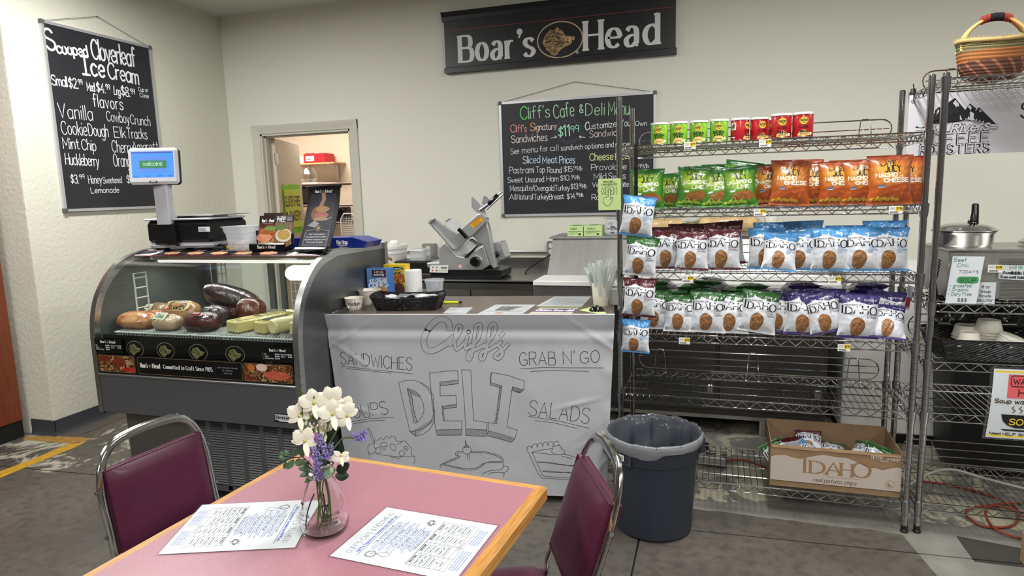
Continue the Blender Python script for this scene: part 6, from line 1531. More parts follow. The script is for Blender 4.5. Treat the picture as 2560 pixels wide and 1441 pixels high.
def ph1(D, W_, H_):
    def f(u, v):
        k = nz(u*4, v*5, 2)+.4*nz(u*10, v*12, 3)
        if v > .75: return rgb(44, 26, 22)
        if v > .62: return rgb(int(92+40*k), int(50+20*k), 34)
        base = [rgb(150, 75, 40), rgb(196, 130, 90), rgb(120, 50, 30), rgb(200, 150, 110)][int(abs(k*4)) % 4]; return base
    D.pic(-W_/2, 0, W_/2, H_, 26, 40, f); D.up(); logo(D, -W_*.33, H_*.8, .015, fit=W_*.7); D.blob(.02, H_*.60, .035, .012, rgb(120, 150, 70), 16, 1); D.blob(-.015, H_*.32, .045, .022, None, 20, 4, cf=lambda x, y: rgb(int(215+30*nz(x*4, y*4)), int(140+60*nz(x*5, y*7)), 110)); D.blob(0, H_*.12, .05, .012, rgb(190, 160, 120), 16, 1); D.blob(0, H_*.47, .05, .010, rgb(160, 90, 45), 16, 1)
    D.rect(-.03, H_*.76, .03, H_*.763, WHITE)
def ph2(D, W_, H_):
    def f(u, v):
        k = nz(u*14, v*3, 5)
        if v > .78: return rgb(40, 28, 26)
        return rgb(int(120+50*k), int(92+40*k), int(62+30*k))
    D.pic(-W_/2, 0, W_/2, H_, 26, 40, f); D.up(); D.text('GLUTEN', -W_*.42, H_*.88, .015, WHITE, w=.0016, fit=W_*.5); D.text('FREE', -W_*.40, H_*.80, .019, WHITE, w=.0022, fit=W_*.46)
    D.blob(.0, H_*.38, .045, .034, rgb(225, 215, 195), 22, 1); D.up(); D.blob(.0, H_*.40, .036, .026, None, 20, 5, cf=lambda x, y: rgb(int(190+50*nz(x*7, y*7)), int(150+70*nz(x*8, y*8, 3)), 80)); D.blob(-.02, H_*.62, .03, .014, rgb(90, 120, 50), 14, 1)
    for i in range(4): D.rect(W_*.15, H_*(.93-.035*i), W_*.42, H_*(.94-.035*i), rgb(200, 200, 200))
broch('brochure', 'sandwich brochure with a white serif title, left in the black holder', -2.155, 2.792, .05, .098, .165, ph1)
broch('brochure', 'gluten free brochure with a noodle bowl, right in the black holder', -2.06, 2.798, .1, .098, .165, ph2)
broch('brochure', 'dark brochure standing behind the sandwich brochure', -2.14, 2.812, .05, .11, .178, lambda D, a, c: D.rect(-a/2, 0, a/2, c, rgb(52, 34, 30)))
# countertop poster stand, curved
ps = thing('poster_stand', 'curved black poster stand showing a sandwich held in a hand', 'poster stand', (-1.85, 2.745, TP), -.0)
lean = lambda v: .02+.10*(1-v)**2*-1+.30*v*v*.3
def pf(u, v, w=0):   # v height
    k = v/.30; y = .0+.085*sin(k*1.6); return V((u+.030*k, y-w, v+.012))
W_ = .175
b = MB(); b.grid(lambda u, v: pf((u-.5)*W_, v*.295), 4, 24); b.grid(lambda u, v: pf((u-.5)*W_, v*.295, -.008), 4, 24, flip=True)
for s_ in (-.5, .5): b.grid(lambda u, v, s_=s_: pf(s_*W_, v*.295, -.008*u), 1, 24, flip=s_ < 0)
b.build('back_board', 'black_plastic', ps, smooth=60)
b = MB(); b.box(0, -.004, .01, W_+.012, .05, .022, .008); b.build('foot_base', 'black_gloss', ps)
b = MB(); q = pf(0, .297, .003); b.box(q.x, q.y, q.z, W_+.02, .016, .014, .004); b.build('top_clip', 'black_gloss', ps)
D = Dec()
def phd(u, v):
    k = nz(u*3, v*4, 1)
    if v < .26: return rgb(74, 76, 84)
    return tuple(x*(.8+.3*v) for x in rgb(int(58+12*k), int(60+12*k), int(68+12*k)))
D.pic(-.07, .012, .070, .262, 24, 40, phd); D.up()
D.stroke(catm([(.0, .262), (.004, .235), (-.004, .215), (-.012, .195)], 5), .021, rgb(168, 132, 112)); D.blob(-.025, .168, .032, .035, rgb(140, 100, 82), 20, 1); D.up(); D.blob(.004, .185, .038, .018, None, 22, 3, f=lambda a: 1.05 if a < pi else .8, cf=lambda x, y: rgb(int(176+20*nz(x*4, y*4)), int(138+20*nz(x*5, y*5)), 96))
D.blob(.004, .160, .040, .014, None, 22, 4, f=lambda a: 1+.1*sin(9*a), cf=lambda x, y: rgb(int(170+60*nz(x*6, y*6)), int(110+50*nz(x*6, y*6, 3)), 100)); D.blob(.0, .142, .040, .010, rgb(170, 140, 105), 20, 1); D.poly([(-.065, .11), (-.03, .135), (.0, .12), (-.02, .10)], rgb(150, 152, 160)); D.stroke([(.03, .135), (.06, .15)], .003, rgb(190, 190, 195))
logo(D, -.048, .268, .014, fit=.095); D.ring(-.0, .097, .017, .014, .0012, rgb(180, 165, 130), 24); D.blob(0, .097, .011, .009, rgb(150, 130, 100), 14, 1); D.stroke([(-.066, .085), (-.018, .09)], .0008, WHITE); D.stroke([(.018, .09), (.066, .085)], .0008, WHITE); D.stroke([(-.066, .085), (-.066, .018), (.066, .018), (.066, .085)], .0008, WHITE)
for i, s_ in enumerate(("Boar's Head products", 'are made of only the finest', 'ingredients and spices sourced', 'from around the globe.')): D.text(s_, 0, .066-.0125*i, .0065, rgb(205, 206, 212), w=.0011, fit=(.085, .11, .12, .09)[i], align=.5)
D.build('poster_printing', pf, ps, mat='print_gloss')
# blue box
bx_ = thing('film_box', 'flat blue carton with white lettering at the rear of the case top', 'box', (-1.865, 3.00, TP), -.02)
b = MB(); pts = [V((-.26, -.07, 0)), V((.19, -.07, 0)), V((.21, -.07, .03)), V((.13, -.07, .052)), V((-.26, -.07, .05))]; b.prism(pts, (0, .15, 0)); b.build('carton', M('box_navy', rgb(24, 44, 140), .35, coat=.2), bx_, smooth=20)
D = Dec(); D.text('Pac Wrap', .035, .02, .018, WHITE, w=.004, fit=.062); D.rect(.037, .012, .09, .015, WHITE); D.rect(.05, .004, .07, .007, WHITE); D.build('lettering', FRONT(-.0708), bx_)
# ---------------------------------------------------------------- rear steel work table
M('steel_top', rgb(170, 168, 164), .30, 1, noise_=(4, .4, rgb(130, 128, 124)), stretch=(3, 20, 1), rvar=.06); M('outlet_grey', rgb(150, 150, 148), .45, .6)
wt = thing('work_table', 'long stainless work table against the back wall under the slicer', 'table', (-1.66, 4.45, 0))
b = MB(); b.box(0, 0, .888, 1.25, .72, .024, .004); b.box(0, -.352, .865, 1.25, .016, .062, .006); b.box(0, .35, .93, 1.25, .012, .1); b.build('top', 'steel_top', wt)
MB().box(0, .0, .25, 1.15, .6, .02).build('undershelf', 'steel_top', wt)
for x in (-.58, .56):
    for y in (-.3, .3): MB().cyl((x, y, 0), (x, y, .87), .02, 12).build('leg', 'zinc', wt)
b = MB(); b.tube([(.08, -.3, .86), (.083, -.3, .70), (.09, -.28, .3), (.07, -.25, .02)], .004, 6); b.build('hanging_cord', 'black_matte', wt)
b = MB(); b.box(.0, .12, .5, 1.0, .3, .46, .01); 
# conduit and outlets
b = MB(); b.tube([(-1.71, 4.862, 1.022), (-1.19, 4.862, 1.02)], .010, 8); b.tube([(-2.62, 4.862, 1.03), (-2.25, 4.862, 1.03)], .01, 8); tag(b.build('conduit', 'zinc'), 'grey metal electrical conduit running along the back wall', 'conduit')
def outlet(x, z, label, red=False):
    t = thing('outlet', label, 'outlet', (x, YW, z)); b = MB(); b.box(0, -.024, 0, .112, .048, .112, .004); b.build('box', 'outlet_grey', t)
    b = MB(); b.box(0, -.05, 0, .10, .004, .10, .001); b.build('cover_plate', 'zinc', t)
    for s_ in ((-.025 if red else 0),):
        for zz_ in (-.022, .022):
            b = MB(); b.cyl((s_, -.05, zz_), (s_, -.055, zz_), .0165, 16); o = b.build('socket', 'white_plastic', t); b = MB(); b.box(s_-.006, -.0555, zz_+.003, .002, .002, .008); b.box(s_+.006, -.0555, zz_+.003, .002, .002, .008); b.build('slots', 'black_matte', o, world=False)
    if red: b = MB(); b.box(.028, -.065, -.0, .028, .03, .06, .004); b.build('red_switch', M('red_dark', rgb(150, 40, 40), .4), t)
outlet(-2.19, 1.03, 'grey metal outlet box on the back wall behind the slicer tub'); outlet(-1.15, 1.045, 'grey outlet box with a red switch on the back wall', True)
b = MB(); b.tube([V(q) for q in catm([(-1.16, 4.80, 1.0), (-1.2, 4.72, .98), (-1.27, 4.6, .93), (-1.28, 4.5, .91), (-1.26, 4.42, .905)], 5)], .005, 6); tag(b.build('power_cord', 'black_matte'), 'black cord hanging from the red switched outlet', 'cord')
# bucket
t = thing('bucket', 'white plastic bucket with a brown label behind the cone cartons', 'bucket', (-2.33, 4.42, .90))
b = MB(); b.lathe([(.001, 0), (.125, 0), (.128, .004), (.138, .15), (.143, .152), (.143, .165), (.138, .167), (.140, .185), (.146, .187), (.148, .21), (.146, .214), (.13, .216), (.001, .216)], (0, 0, 0), 40); b.build('body', 'white_plastic', t)
D = Dec(); D.rect(-.7, .06, .6, .15, rgb(225, 220, 205), 16, 1); D.up(); D.rect(-.7, .11, .2, .135, rgb(150, 116, 74), 12, 1); D.blob(.25, .115, .05, .012, rgb(110, 90, 70), 12, 1)
D.build('label', lambda u, v, w=0: V(((.131+.067*v*.7+w)*cos(-1.2+u), (.131+.067*v*.7+w)*sin(-1.2+u), v)), t)
b = MB(); b.box(-2.52, 4.40, 1.02, .16, .12, .24, .006); tag(b.build('red_box', 'red_plastic'), 'small red box at the left end of the rear work table', 'box')
b = MB(); b.sph((-2.27, 4.40, 1.13), (.04, .03, .02), 12, 8, f=lambda u, v: 1+.15*sin(u*20)); tag(b.build('cloth_wad', 'paper', smooth=70), 'crumpled white cloth on the bucket lid', 'cloth')
b = MB(); b.box(-2.0, 4.34, .965, .40, .20, .09, .012); tag(b.build('black_tray', 'black_plastic'), 'black tray behind the paper roll on the work table', 'tray')
# ---- slicer
sl = thing('meat_slicer', 'silver tilted electric meat slicer with a large dial on the work table', 'slicer', (-1.72, 4.28, .90))
SC = lambda x, y: (960+x/4, 460+y/4)
def pz(pts, Y, d, name, mat, bev=0, par=sl, sm=0):
    b = MB(); b.prism([onY(*SC(x, y), Y) for x, y in pts], (0, d, 0)); b.v = [V((p.x, p.y, max(p.z, .902))) for p in b.v]; o = b.build(name, mat, par, world=True, smooth=sm)
    if bev:
        m_ = o.modifiers.new('bevel', 'BEVEL'); m_.width = bev; m_.segments = 2; m_.limit_method = 'ANGLE'
    return o
M('cast_alu', rgb(206, 208, 211), .30, .7, noise_=(3, .3, rgb(184, 186, 188))); TG('guard', (.9, .92, .92), 1.5, .1, .3)
pz([(450, 860), (1000, 862), (1060, 850), (1175, 868), (1165, 935), (1150, 950), (470, 952)], 4.15, .24, 'base_block', 'black_plastic', .006)
for x in (500, 700, 1080): p = onY(*SC(x, 945), 4.2); MB().cyl((p.x, 4.22, .901), (p.x, 4.22, .92), .02, 12).build('foot', 'black_matte', sl, world=True)
pz([(425, 790), (545, 785), (545, 650), (595, 595), (660, 640), (735, 720), (800, 735), (985, 620), (1002, 625), (1058, 812), (988, 860), (480, 862), (430, 832)], 4.14, .26, 'housing', 'cast_alu', .010)
pz([(545, 640), (600, 585), (700, 655), (730, 715), (800, 695), (790, 780), (550, 790)], 4.20, .22, 'rear_housing', 'cast_alu', .008)
pz([(438, 385), (455, 360), (480, 345), (505, 355), (640, 455), (712, 492), (752, 494), (800, 500), (842, 545), (720, 662), (690, 665)], 4.13, .035, 'product_tray', 'cast_alu', .008)
pz([(438, 385), (480, 345), (500, 352), (468, 400), (700, 655), (688, 665)], 4.11, .04, 'tray_lip', 'alu', .004)
pz([(748, 468), (935, 300), (960, 297), (1030, 350), (1030, 378), (885, 520), (840, 545), (825, 540)], 4.10, .05, 'carriage_arm', 'cast_alu', .008)
pz([(880, 520), (1028, 378), (1055, 480), (1125, 840), (1095, 850), (1062, 812), (1002, 622), (985, 615), (930, 570)], 4.13, .05, 'carriage_leg', 'cast_alu', .008)
pz([(1090, 590), (1165, 575), (1222, 740), (1190, 765), (1130, 770)], 4.20, .12, 'motor_box', 'cast_alu', .008)
pz([(872, 130), (882, 130), (985, 235), (1012, 275), (1030, 350), (1015, 340), (975, 290), (930, 290), (875, 235)], 4.13, .012, 'push_plate', 'cast_alu', .002)
pz([(995, 120), (1015, 122), (1052, 165), (1040, 190), (1005, 215), (975, 200)], 4.16, .01, 'push_plate', 'alu', .002)
b = MB(); b.tube([onY(*SC(960, 265), 4.10), onY(*SC(1050, 200), 4.10)], .013, 12); b.tube([onY(*SC(1130, 115), 4.10), onY(*SC(1180, 80), 4.10)], .006, 8); b.tube([onY(*SC(1020, 260), 4.14), onY(*SC(1195, 100), 4.14)], .006, 8); b.build('push_rod', 'alu', sl, world=True)
MB().tube([onY(*SC(1045, 203), 4.095), onY(*SC(1050, 198), 4.095), onY(*SC(1130, 118), 4.095), onY(*SC(1138, 108), 4.095)], [.011, .0145, .0145, .011], 14).build('grip', 'black_gloss', sl, world=True)
MB().tube([onY(*SC(745, 452), 4.085), onY(*SC(830, 542), 4.085)], .013, 14).build('grip', 'black_gloss', sl, world=True)
pz([(595, 410), (610, 370), (655, 342), (710, 352), (770, 410), (740, 480), (700, 485), (640, 450)], 4.22, .012, 'sharpener_cover', 'guard', .004); pz([(610, 372), (655, 342), (662, 350), (618, 382)], 4.215, .02, 'sharpener_cover', 'alu', .002)
pz([(720, 665), (850, 560), (980, 610), (900, 680), (745, 715), (715, 705)], 4.17, .008, 'blade_guard', 'guard', .002)
pz([(845, 560), (880, 545), (990, 612), (960, 625), (900, 600)], 4.18, .01, 'blade', 'chrome', 0); pz([(800, 735), (930, 615), (950, 612), (835, 738)], 4.135, .01, 'thickness_fence', 'black_plastic', 0)
k_ = onY(*SC(918, 776), 4.13)
b = MB(); b.tube([k_+V((0, .012, 0)), k_+V((0, -.003, 0))], .0375, 36); b.build('dial_ring', 'alu', sl, world=True)
b = MB(); b.tube([k_+V((-.004, -.003, 0)), k_+V((-.004, -.02, 0)), k_+V((-.004, -.026, 0))], [.033, .032, .028], 36); b.build('dial_knob', 'black_gloss', sl, world=True)
b = MB(); q = onY(*SC(1130, 705), 4.19); b.tube([q+V((0, .01, 0)), q+V((.0, -.012, 0))], .01, 8); b.sph(q+V((0, -.018, 0)), (.02, .01, .022), 10, 8, f=lambda u, v: 1+.12*sin(6.28*u*5)); b.build('clamp_knob', 'black_plastic', sl, world=True)
cp_ = pz([(462, 818), (642, 815), (636, 890), (455, 885)], 4.135, .008, 'control_panel', 'white_paint')
US = lambda Y: (lambda x, y: (lambda p: (p.x, p.z))(onY(*SC(x, y), Y)))
D = Dec(); Q = US(4.135)
for x, c in ((485, rgb(200, 60, 60)), (527, rgb(40, 110, 60))): D.blob(*Q(x, 867), .006, .006, c, 12, 1)
for x in (555, 577, 600, 622): D.ring(*Q(x, 867), .0045, .0045, .0012, BLACK, 12)
D.rect(*Q(570, 845), *Q(630, 836), BLACK); D.blob(*Q(490, 835), .004, .005, BLACK, 8, 1); D.blob(*Q(528, 835), .004, .005, BLACK, 8, 1)
D.build('panel_printing', lambda u, v, w=0: V((u, 4.1345-w, v)), cp_, world=True)
D = Dec(); Q = US(4.139); c = Q(762, 826); D.blob(*c, .017, .017, rgb(225, 215, 212), 20, 1); D.up(); D.ring(*c, .016, .016, .0025, rgb(190, 60, 60), 28); D.stroke([(c[0]-.01, c[1]-.01), (c[0]+.01, c[1]+.01)], .0025, rgb(190, 60, 60)); D.stroke([(c[0]+.008, c[1]-.01), (c[0]-.008, c[1]+.01)], .002, BLACK)
D.build('warning_sticker', lambda u, v, w=0: V((u, 4.1395-w, v)), sl, world=True)
D = Dec(); Q = US(4.10); D.poly([Q(850, 405), Q(958, 325), Q(998, 366), Q(898, 446)], rgb(232, 170, 30)); D.up()
for i in range(5):
    f_ = i/5; D.stroke([Q(868+8*i+2, 400+9*i), Q(950+6*i, 342+9*i)], .0016, BLACK)
D.poly([Q(852, 405), Q(940, 335), Q(962, 326), Q(970, 334), Q(856, 412)], rgb(200, 110, 30))
D.build('yellow_sticker', lambda u, v, w=0: V((u, 4.0985-w, v)), sl, world=True)
D = Dec(); q = onY(*SC(805, 640), 4.165); D.text('BIZERBA'[:0], q.x, q.z, .02, BLACK)
o = MB(); o.box(-2.03, 4.34, 1.035, .13, .10, .12, .01); tag(o.build('clear_tub', 'tub_plastic'), 'small translucent square container left of the slicer', 'tub')

# ---------------------------------------------------------------- sandwich prep fridge
pf_ = thing('prep_table', 'stainless sandwich prep refrigerator with a sloped lid and white cutting board', 'refrigerator', (-.18, 4.3, 0))
px0, px1 = -1.035, .66
def hb(x0, x1, y0, y1, z0, z1, nm, mat, bev=.003, par=pf_): return MB().box((x0+x1)/2, (y0+y1)/2, (z0+z1)/2, x1-x0, y1-y0, z1-z0, bev).build(nm, mat, par, world=True)
hb(px0, px1, 3.78, 4.06, .915, .945, 'cutting_board', 'white_plastic', .004); hb(px0, px1, 3.80, 4.80, .84, .915, 'counter_frame', 'steel_h')
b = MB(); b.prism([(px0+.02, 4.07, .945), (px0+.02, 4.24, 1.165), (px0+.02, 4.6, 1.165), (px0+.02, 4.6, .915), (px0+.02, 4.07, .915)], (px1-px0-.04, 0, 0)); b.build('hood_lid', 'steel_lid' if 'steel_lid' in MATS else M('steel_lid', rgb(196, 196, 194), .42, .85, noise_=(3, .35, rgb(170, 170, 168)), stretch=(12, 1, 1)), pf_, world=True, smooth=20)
hb(px0+.0, px1, 4.22, 4.62, 1.165, 1.178, 'lid_top', 'steel_lid')
hb(-.62, px1-.03, 3.93, 4.75, .13, .84, 'cabinet', 'steel_shade' if 'steel_shade' in MATS else M('steel_shade', rgb(92, 90, 85), .45, .7, noise_=(4, .4, rgb(72, 70, 67)), stretch=(1, 1, 12)))  # steel colour darkened to stand for the shade on the fridge front
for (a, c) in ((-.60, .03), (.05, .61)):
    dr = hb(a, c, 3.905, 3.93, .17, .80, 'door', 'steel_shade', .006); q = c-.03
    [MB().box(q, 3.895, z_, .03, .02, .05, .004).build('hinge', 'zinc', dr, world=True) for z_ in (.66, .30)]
hb(px0+.03, -.64, 3.95, 4.7, .3, .84, 'compressor_bay', 'black_matte')
hb(-.62, .64, 3.95, 4.7, .10, .135, 'toe_channel', 'steel_h')
for x in (px0+.08, -.3, .3, px1-.08):
    for y in (3.98, 4.65):
        MB().cyl((x, y, 0), (x, y, .3 if x < -.9 else .12), .022, 12).build('leg', 'zinc', pf_, world=True)
for (x, y) in ((1745, 604),): pass
# on top of the prep fridge
LTZ = 1.1785
for i, (a, c) in enumerate(((1418, 1458), (1459, 1505))):
    p = onY(a, 590, 4.27); q = onY(c, 590, 4.27); W_ = q.x-p.x; t = thing('glove_box', ['pale green glove box, left one of the two on the prep fridge', 'pale green glove box, right one of the two on the prep fridge'][i], 'box', ((p.x+q.x)/2, 4.33, LTZ), group='glove boxes')
    MB().box(0, 0, .034, W_-.003, .12, .068, .001).build('carton', M('glove_green', rgb(190, 216, 150), .5) if 'glove_green' not in MATS else 'glove_green', t)
    D = Dec(); gn2 = rgb(40, 60, 40); D.text('NOBLE', -.01, .042, .012, gn2, w=.0016, fit=W_*.42, align=.5); D.rect(-W_*.42, .030, W_*.42, .0325, gn2); D.blob(W_*.28, .012, .010, .006, gn2, 12, 1); D.rect(-W_*.4, .012, -W_*.05, .0135, gn2); D.rect(-W_*.4, .02, W_*.2, .0215, gn2)
    D.build('lettering', FRONT(-.0605), t); D = Dec(); D.blob(0, .0, .035, .025, gn2, 18, 1); D.build('opening', lambda u, v, w=0: V((u, v, .0685+w)), t)
p = onY(1512, 588, 4.27)
t = thing('plastic_tub', 'clear square tub of purple packets beside the glove boxes', 'tub', (p.x+.075, 4.36, LTZ))
MB().box(0, 0, .055, .15, .15, .11, .012).build('tub', 'tub_plastic', t); MB().box(0, 0, .115, .18, .17, .008, .003).build('rim', 'tub_plastic', t)
b = MB(); 
for i in range(26): b.box(random.uniform(-.055, .055), random.uniform(-.075, -.03), .012+.0028*i, .03, .02, .006, rot=random.uniform(0, 3))
b.build('packets', M('packet_purple', rgb(96, 86, 120), .5), t, kind='stuff')
M('bread', rgb(222, 178, 112), .6, noise_=(6, .6, rgb(186, 126, 62)), bump=(40, .1)); M('bread_pale', rgb(226, 196, 142), .6, noise_=(5, .5, rgb(205, 160, 98)))
TG('film_bag', (.97, .97, .97), 1.6, .08, .03, bump=(50, .7), gl=1.3)
def breadbag(px, w_, h_, d_, label, rolls, seed, mat='bread', y=4.40):
    p = onY(px, 590, y); t = thing('bread_bag', label, 'bread', (p.x, y, LTZ))
    for i in range(rolls):
        b = MB(); x = (i-(rolls-1)/2)*w_*.8/max(1, rolls)*1.0; b.sph((x, 0, h_*.42), (w_*.62/rolls+.01, d_*.42, h_*.38), 20, 14, f=lambda u, v: 1+.05*nz(u*5, v*5, seed+i)); b.build('bread_roll', mat, t, smooth=60)
    b = MB(); b.sph((0, 0, h_*.45), (w_*.5, d_*.5, h_*.47), 60, 40, f=lambda u, v: 1.02+.05*nz(cos(6.28*u)*3, sin(6.28*u)*3, v*6+seed)+.03*abs(nz(u*30, v*24, seed))); b.build('film_wrap', 'film_bag', t, smooth=80)
    D = Dec(); D.text('BREAD'[:0], 0, 0, .01, BLACK)
    b = MB()
    for k in range(5): a = k*1.3+seed; b.tube([(w_*.3*cos(a), -d_*.3, h_*(.8+.1*sin(a))), (w_*.3*cos(a)+.02, -d_*.32, h_*(.86+.1*cos(a))), (w_*.3*cos(a)+.045, -d_*.28, h_*.8)], .002, 5)
    b.build('green_print', M('print_green', rgb(50, 110, 60), .5) if 'print_green' not in MATS else 'print_green', t)
breadbag(1655, .27, .135, .18, 'bag of pale rolls behind the left end of the second chip shelf', 2, 1, 'bread_pale'); breadbag(1723, .15, .09, .15, 'small bag with a brown loaf behind the maroon chip bags', 1, 2); breadbag(1818, .40, .145, .2, 'long bag of sub rolls behind the shelf, beside the white cup', 4, 3, 'bread_pale')
cup(onY(1926, 590, 4.4).x, 4.4, LTZ, .030, .042, .115, 'plain white paper cup standing on the prep fridge behind the shelf')
# white chest freezer
fz = thing('chest_freezer', 'white freezer behind the right half of the chip shelf', 'freezer', (1.19, 4.33, 0))
MB().box(0, 0, .49, .93, .64, .86, .01).build('body', 'white_plastic', fz); MB().box(0, 0, .955, .94, .65, .06, .012).build('lid', 'white_plastic', fz); MB().box(0, .0, .03, .88, .6, .06).build('base', 'black_plastic', fz)

# ---------------------------------------------------------------- wire shelving
SX, SY, SPSI = -.40173, 2.9805, -.01254
def shelf_unit(label, x, y, yaw, W_, Dp, levels, H_=1.88, ledges=()):
    t = thing('wire_shelving', label, 'shelving', (x, y, 0), yaw); pr_ = .0127
    # grooved post, one mesh shared
    prof = [(.001, .03)]; z = .03
    while z < H_-.03: prof += [(pr_, z), (pr_, z+.0235), (pr_-.0016, z+.0240), (pr_-.0016, z+.0250), (pr_, z+.0254)]; z += .0254
    prof += [(pr_, H_-.004), (pr_-.003, H_), (.001, H_)]
    pm = None; fm_ = None
    for i, (a, c) in enumerate(((0, 0), (W_, 0), (0, Dp), (W_, Dp))):
        if pm is None:
            pm = MB().lathe(prof, (0, 0, 0), 14).build('post', 'chrome_post', t, smooth=30); ft = MB().lathe([(.001, 0), (.014, 0), (.016, .006), (.012, .014), (.0135, .018), (.0135, .032), (.001, .033)], (0, 0, 0), 14).build('levelling_foot', 'black_plastic', pm); q = pm
        else:
            q = copy_tree(pm, t)
        q.location = (a, c, 0)
    for k, (zt, nm) in enumerate(levels):
        s_ = MB(); zb = zt-.033
        for zz_ in (zt, zb):
            s_.tube([(.02, 0, zz_), (W_-.02, 0, zz_)], .0032, 6); s_.tube([(.02, Dp, zz_), (W_-.02, Dp, zz_)], .0032, 6); s_.tube([(0, .02, zz_), (0, Dp-.02, zz_)], .0032, 6); s_.tube([(W_, .02, zz_), (W_, Dp-.02, zz_)], .0032, 6)
        for (a, c) in (((.03, 0), (W_-.03, 0)), ((.03, Dp), (W_-.03, Dp)), ((0, .03), (0, Dp-.03)), ((W_, .03), (W_, Dp-.03))):
            L_ = hypot(c[0]-a[0], c[1]-a[1]); n_ = max(2, round(L_/.06))*2; s_.tube([(a[0]+(c[0]-a[0])*i/n_, a[1]+(c[1]-a[1])*i/n_, zt-.003 if i % 2 else zb+.003) for i in range(n_+1)], .0026, 5)
        nl = 3
        for i in range(1, nl+1):
            y_ = Dp*i/(nl+1); s_.tube([(0, y_, zt-.006), (W_, y_, zt-.006)], .0026, 5)
        sf = s_.build('shelf_frame', 'chrome', t)
        d_ = MB(); n_ = int(W_/.0262)
        for i in range(1, n_): x_ = W_*i/n_; d_.tube([(x_, -.002, zt-.008), (x_, .0, zt), (x_, Dp, zt), (x_, Dp+.002, zt-.008)], .0016, 4)
        d_.build('wire_deck', 'chrome', sf, kind='stuff')
        for a, c in ((0, 0), (W_, 0), (0, Dp), (W_, Dp)):
            q = MB(); q.lathe([(.0128, zb-.014), (.0150, zb-.014), (.0182, zt+.006), (.0128, zt+.006)], (a, c, 0), 16); q.build('collar', 'chrome_dark', sf)
        if k in ledges:
            hgt, e = ledges[k], .035; q = MB(); r_ = hgt/2
            lp = [(e+r_-r_*sin(u), Dp, zt+.008+r_-r_*cos(u)) for u in [pi*i/8 for i in range(9)]]+[(W_-e-r_+r_*sin(u), Dp, zt+.008+r_+r_*cos(u)) for u in [pi*i/8 for i in range(9)]]
            q.tube(lp, .0032, 6, closed=True)
            for f_ in ((.5,) if hgt < .09 else (.33, .66)): q.tube([(e+.008, Dp-.004, zt+.008+hgt*f_), (W_-e-.008, Dp-.004, zt+.008+hgt*f_)], .0026, 5)
            for f_ in (.12, .5, .88): xx = W_*f_; q.tube([(xx-.03, Dp, zt-.02), (xx-.02, Dp-.005, zt+.01+hgt*.9), (xx-.012, Dp, zt+.012+hgt), (xx+.012, Dp, zt+.012+hgt), (xx+.02, Dp-.005, zt+.01+hgt*.9), (xx+.03, Dp, zt-.02)], .0028, 6)
            q.build('shelf_ledge', 'chrome', sf)
    return t
M('chrome_post', (.46, .46, .48), .13, 1)
LV = [1.664, 1.383, 1.103, .820, .530, .135]
shA = shelf_unit('chrome wire shelving unit stocked with potato chip bags', SX, SY, SPSI, 1.2, .44, [(z, '') for z in LV], ledges={0: .085, 4: .10, 2: .12})
exA = V((cos(SPSI), sin(SPSI), 0)); eyA = V((-sin(SPSI), cos(SPSI), 0))
LB = [1.862, .985, .745, .530, .135]
shB = shelf_unit('chrome wire shelving unit holding the soup warmer, baskets and cups', .848, 2.975, 0, 1.2, .44, [(z, '') for z in LB], H_=1.885, ledges={0: .085, 1: 0.0001, 2: .10, 4: .10} if 0 else {0: .085, 2: .11, 4: .11})

# ---------------------------------------------------------------- chip bags
BW, BH = .154, .178
PRT = MATS['foil']
def bag_surface(seed, W_, H_, th):
    rr = random.Random(seed); rid = []
    for i in range(9):
        s_ = rr.choice([0, 1]); x0 = rr.uniform(-.45, .45); rid.append((x0, s_, rr.uniform(-.9, .9), rr.uniform(.10, .26), rr.uniform(.0015, .0038)*rr.choice((1, -1)), rr.uniform(.018, .04)))
    def f(u, v, back=0):
        e = .052
        if v < e or v > 1-e:
            k = 0
        else:
            q = (v-e)/(1-2*e); k = (1-abs(2*q-1)**2.4)**.75*(1-abs(2*u)**3.2)**.8
        y = th*k*(1+.10*nz(u*3, v*3, seed*1.7+back))
        for (x0, s_, sl_, ln_, am, wd) in rid:
            d = v if s_ == 0 else 1-v
            if d < e: continue
            dd = u-(x0+sl_*(d-e)*.6); y += am*exp(-(dd/wd)**2)*exp(-((d-e)/ln_)**2)*min(1, (d-e)/.04)*1.6
        y += .0022*nz(u*9, v*11, seed+3+back*5)*(k**.4 if k > 0 else 0)
        if v < e or v > 1-e: y += .0009*sin(v*H_*2500)+.0035*nz(u*3.5, (0 if v < .5 else 9), seed+20)
        q = min(1, max(0, (min(v, 1-v)-e)/.2)); xs = 1-.10*q**.7+.02*nz(v*6, seed, 2)*q
        if v < e or v > 1-e: xs = 1
        return u*xs*W_, y
    return f
def make_bag(name, seed, W_, H_, th, bodycol, draw):
    t = bpy.data.objects.new(name, None); COL.objects.link(t)
    f = bag_surface(seed, W_, H_, th)
    b = MB()
    b.grid(lambda a, c: (lambda q: V((q[0], -q[1]-.0004, c*H_)))(f(a-.5, c)), 30, 42, col=lambda a, c: bodycol(a, c))
    b.grid(lambda a, c: (lambda q: V((q[0], q[1]*.9+.0004, c*H_)))(f(a-.5, c, 1)), 20, 42, col=lambda a, c: bodycol(a, c), flip=True)
    b.build('pouch', 'foil', t, smooth=70)
    D = Dec(); draw(D, W_, H_)
    def mp(u, v, w=0):
        q = f(max(-.5, min(.5, u/W_)), max(0.0, min(1, v/H_))); return V((q[0], -q[1]-.0005-w, v))
    D.build('printing', mp, t, mat='foil', dz=.0004)
    return t
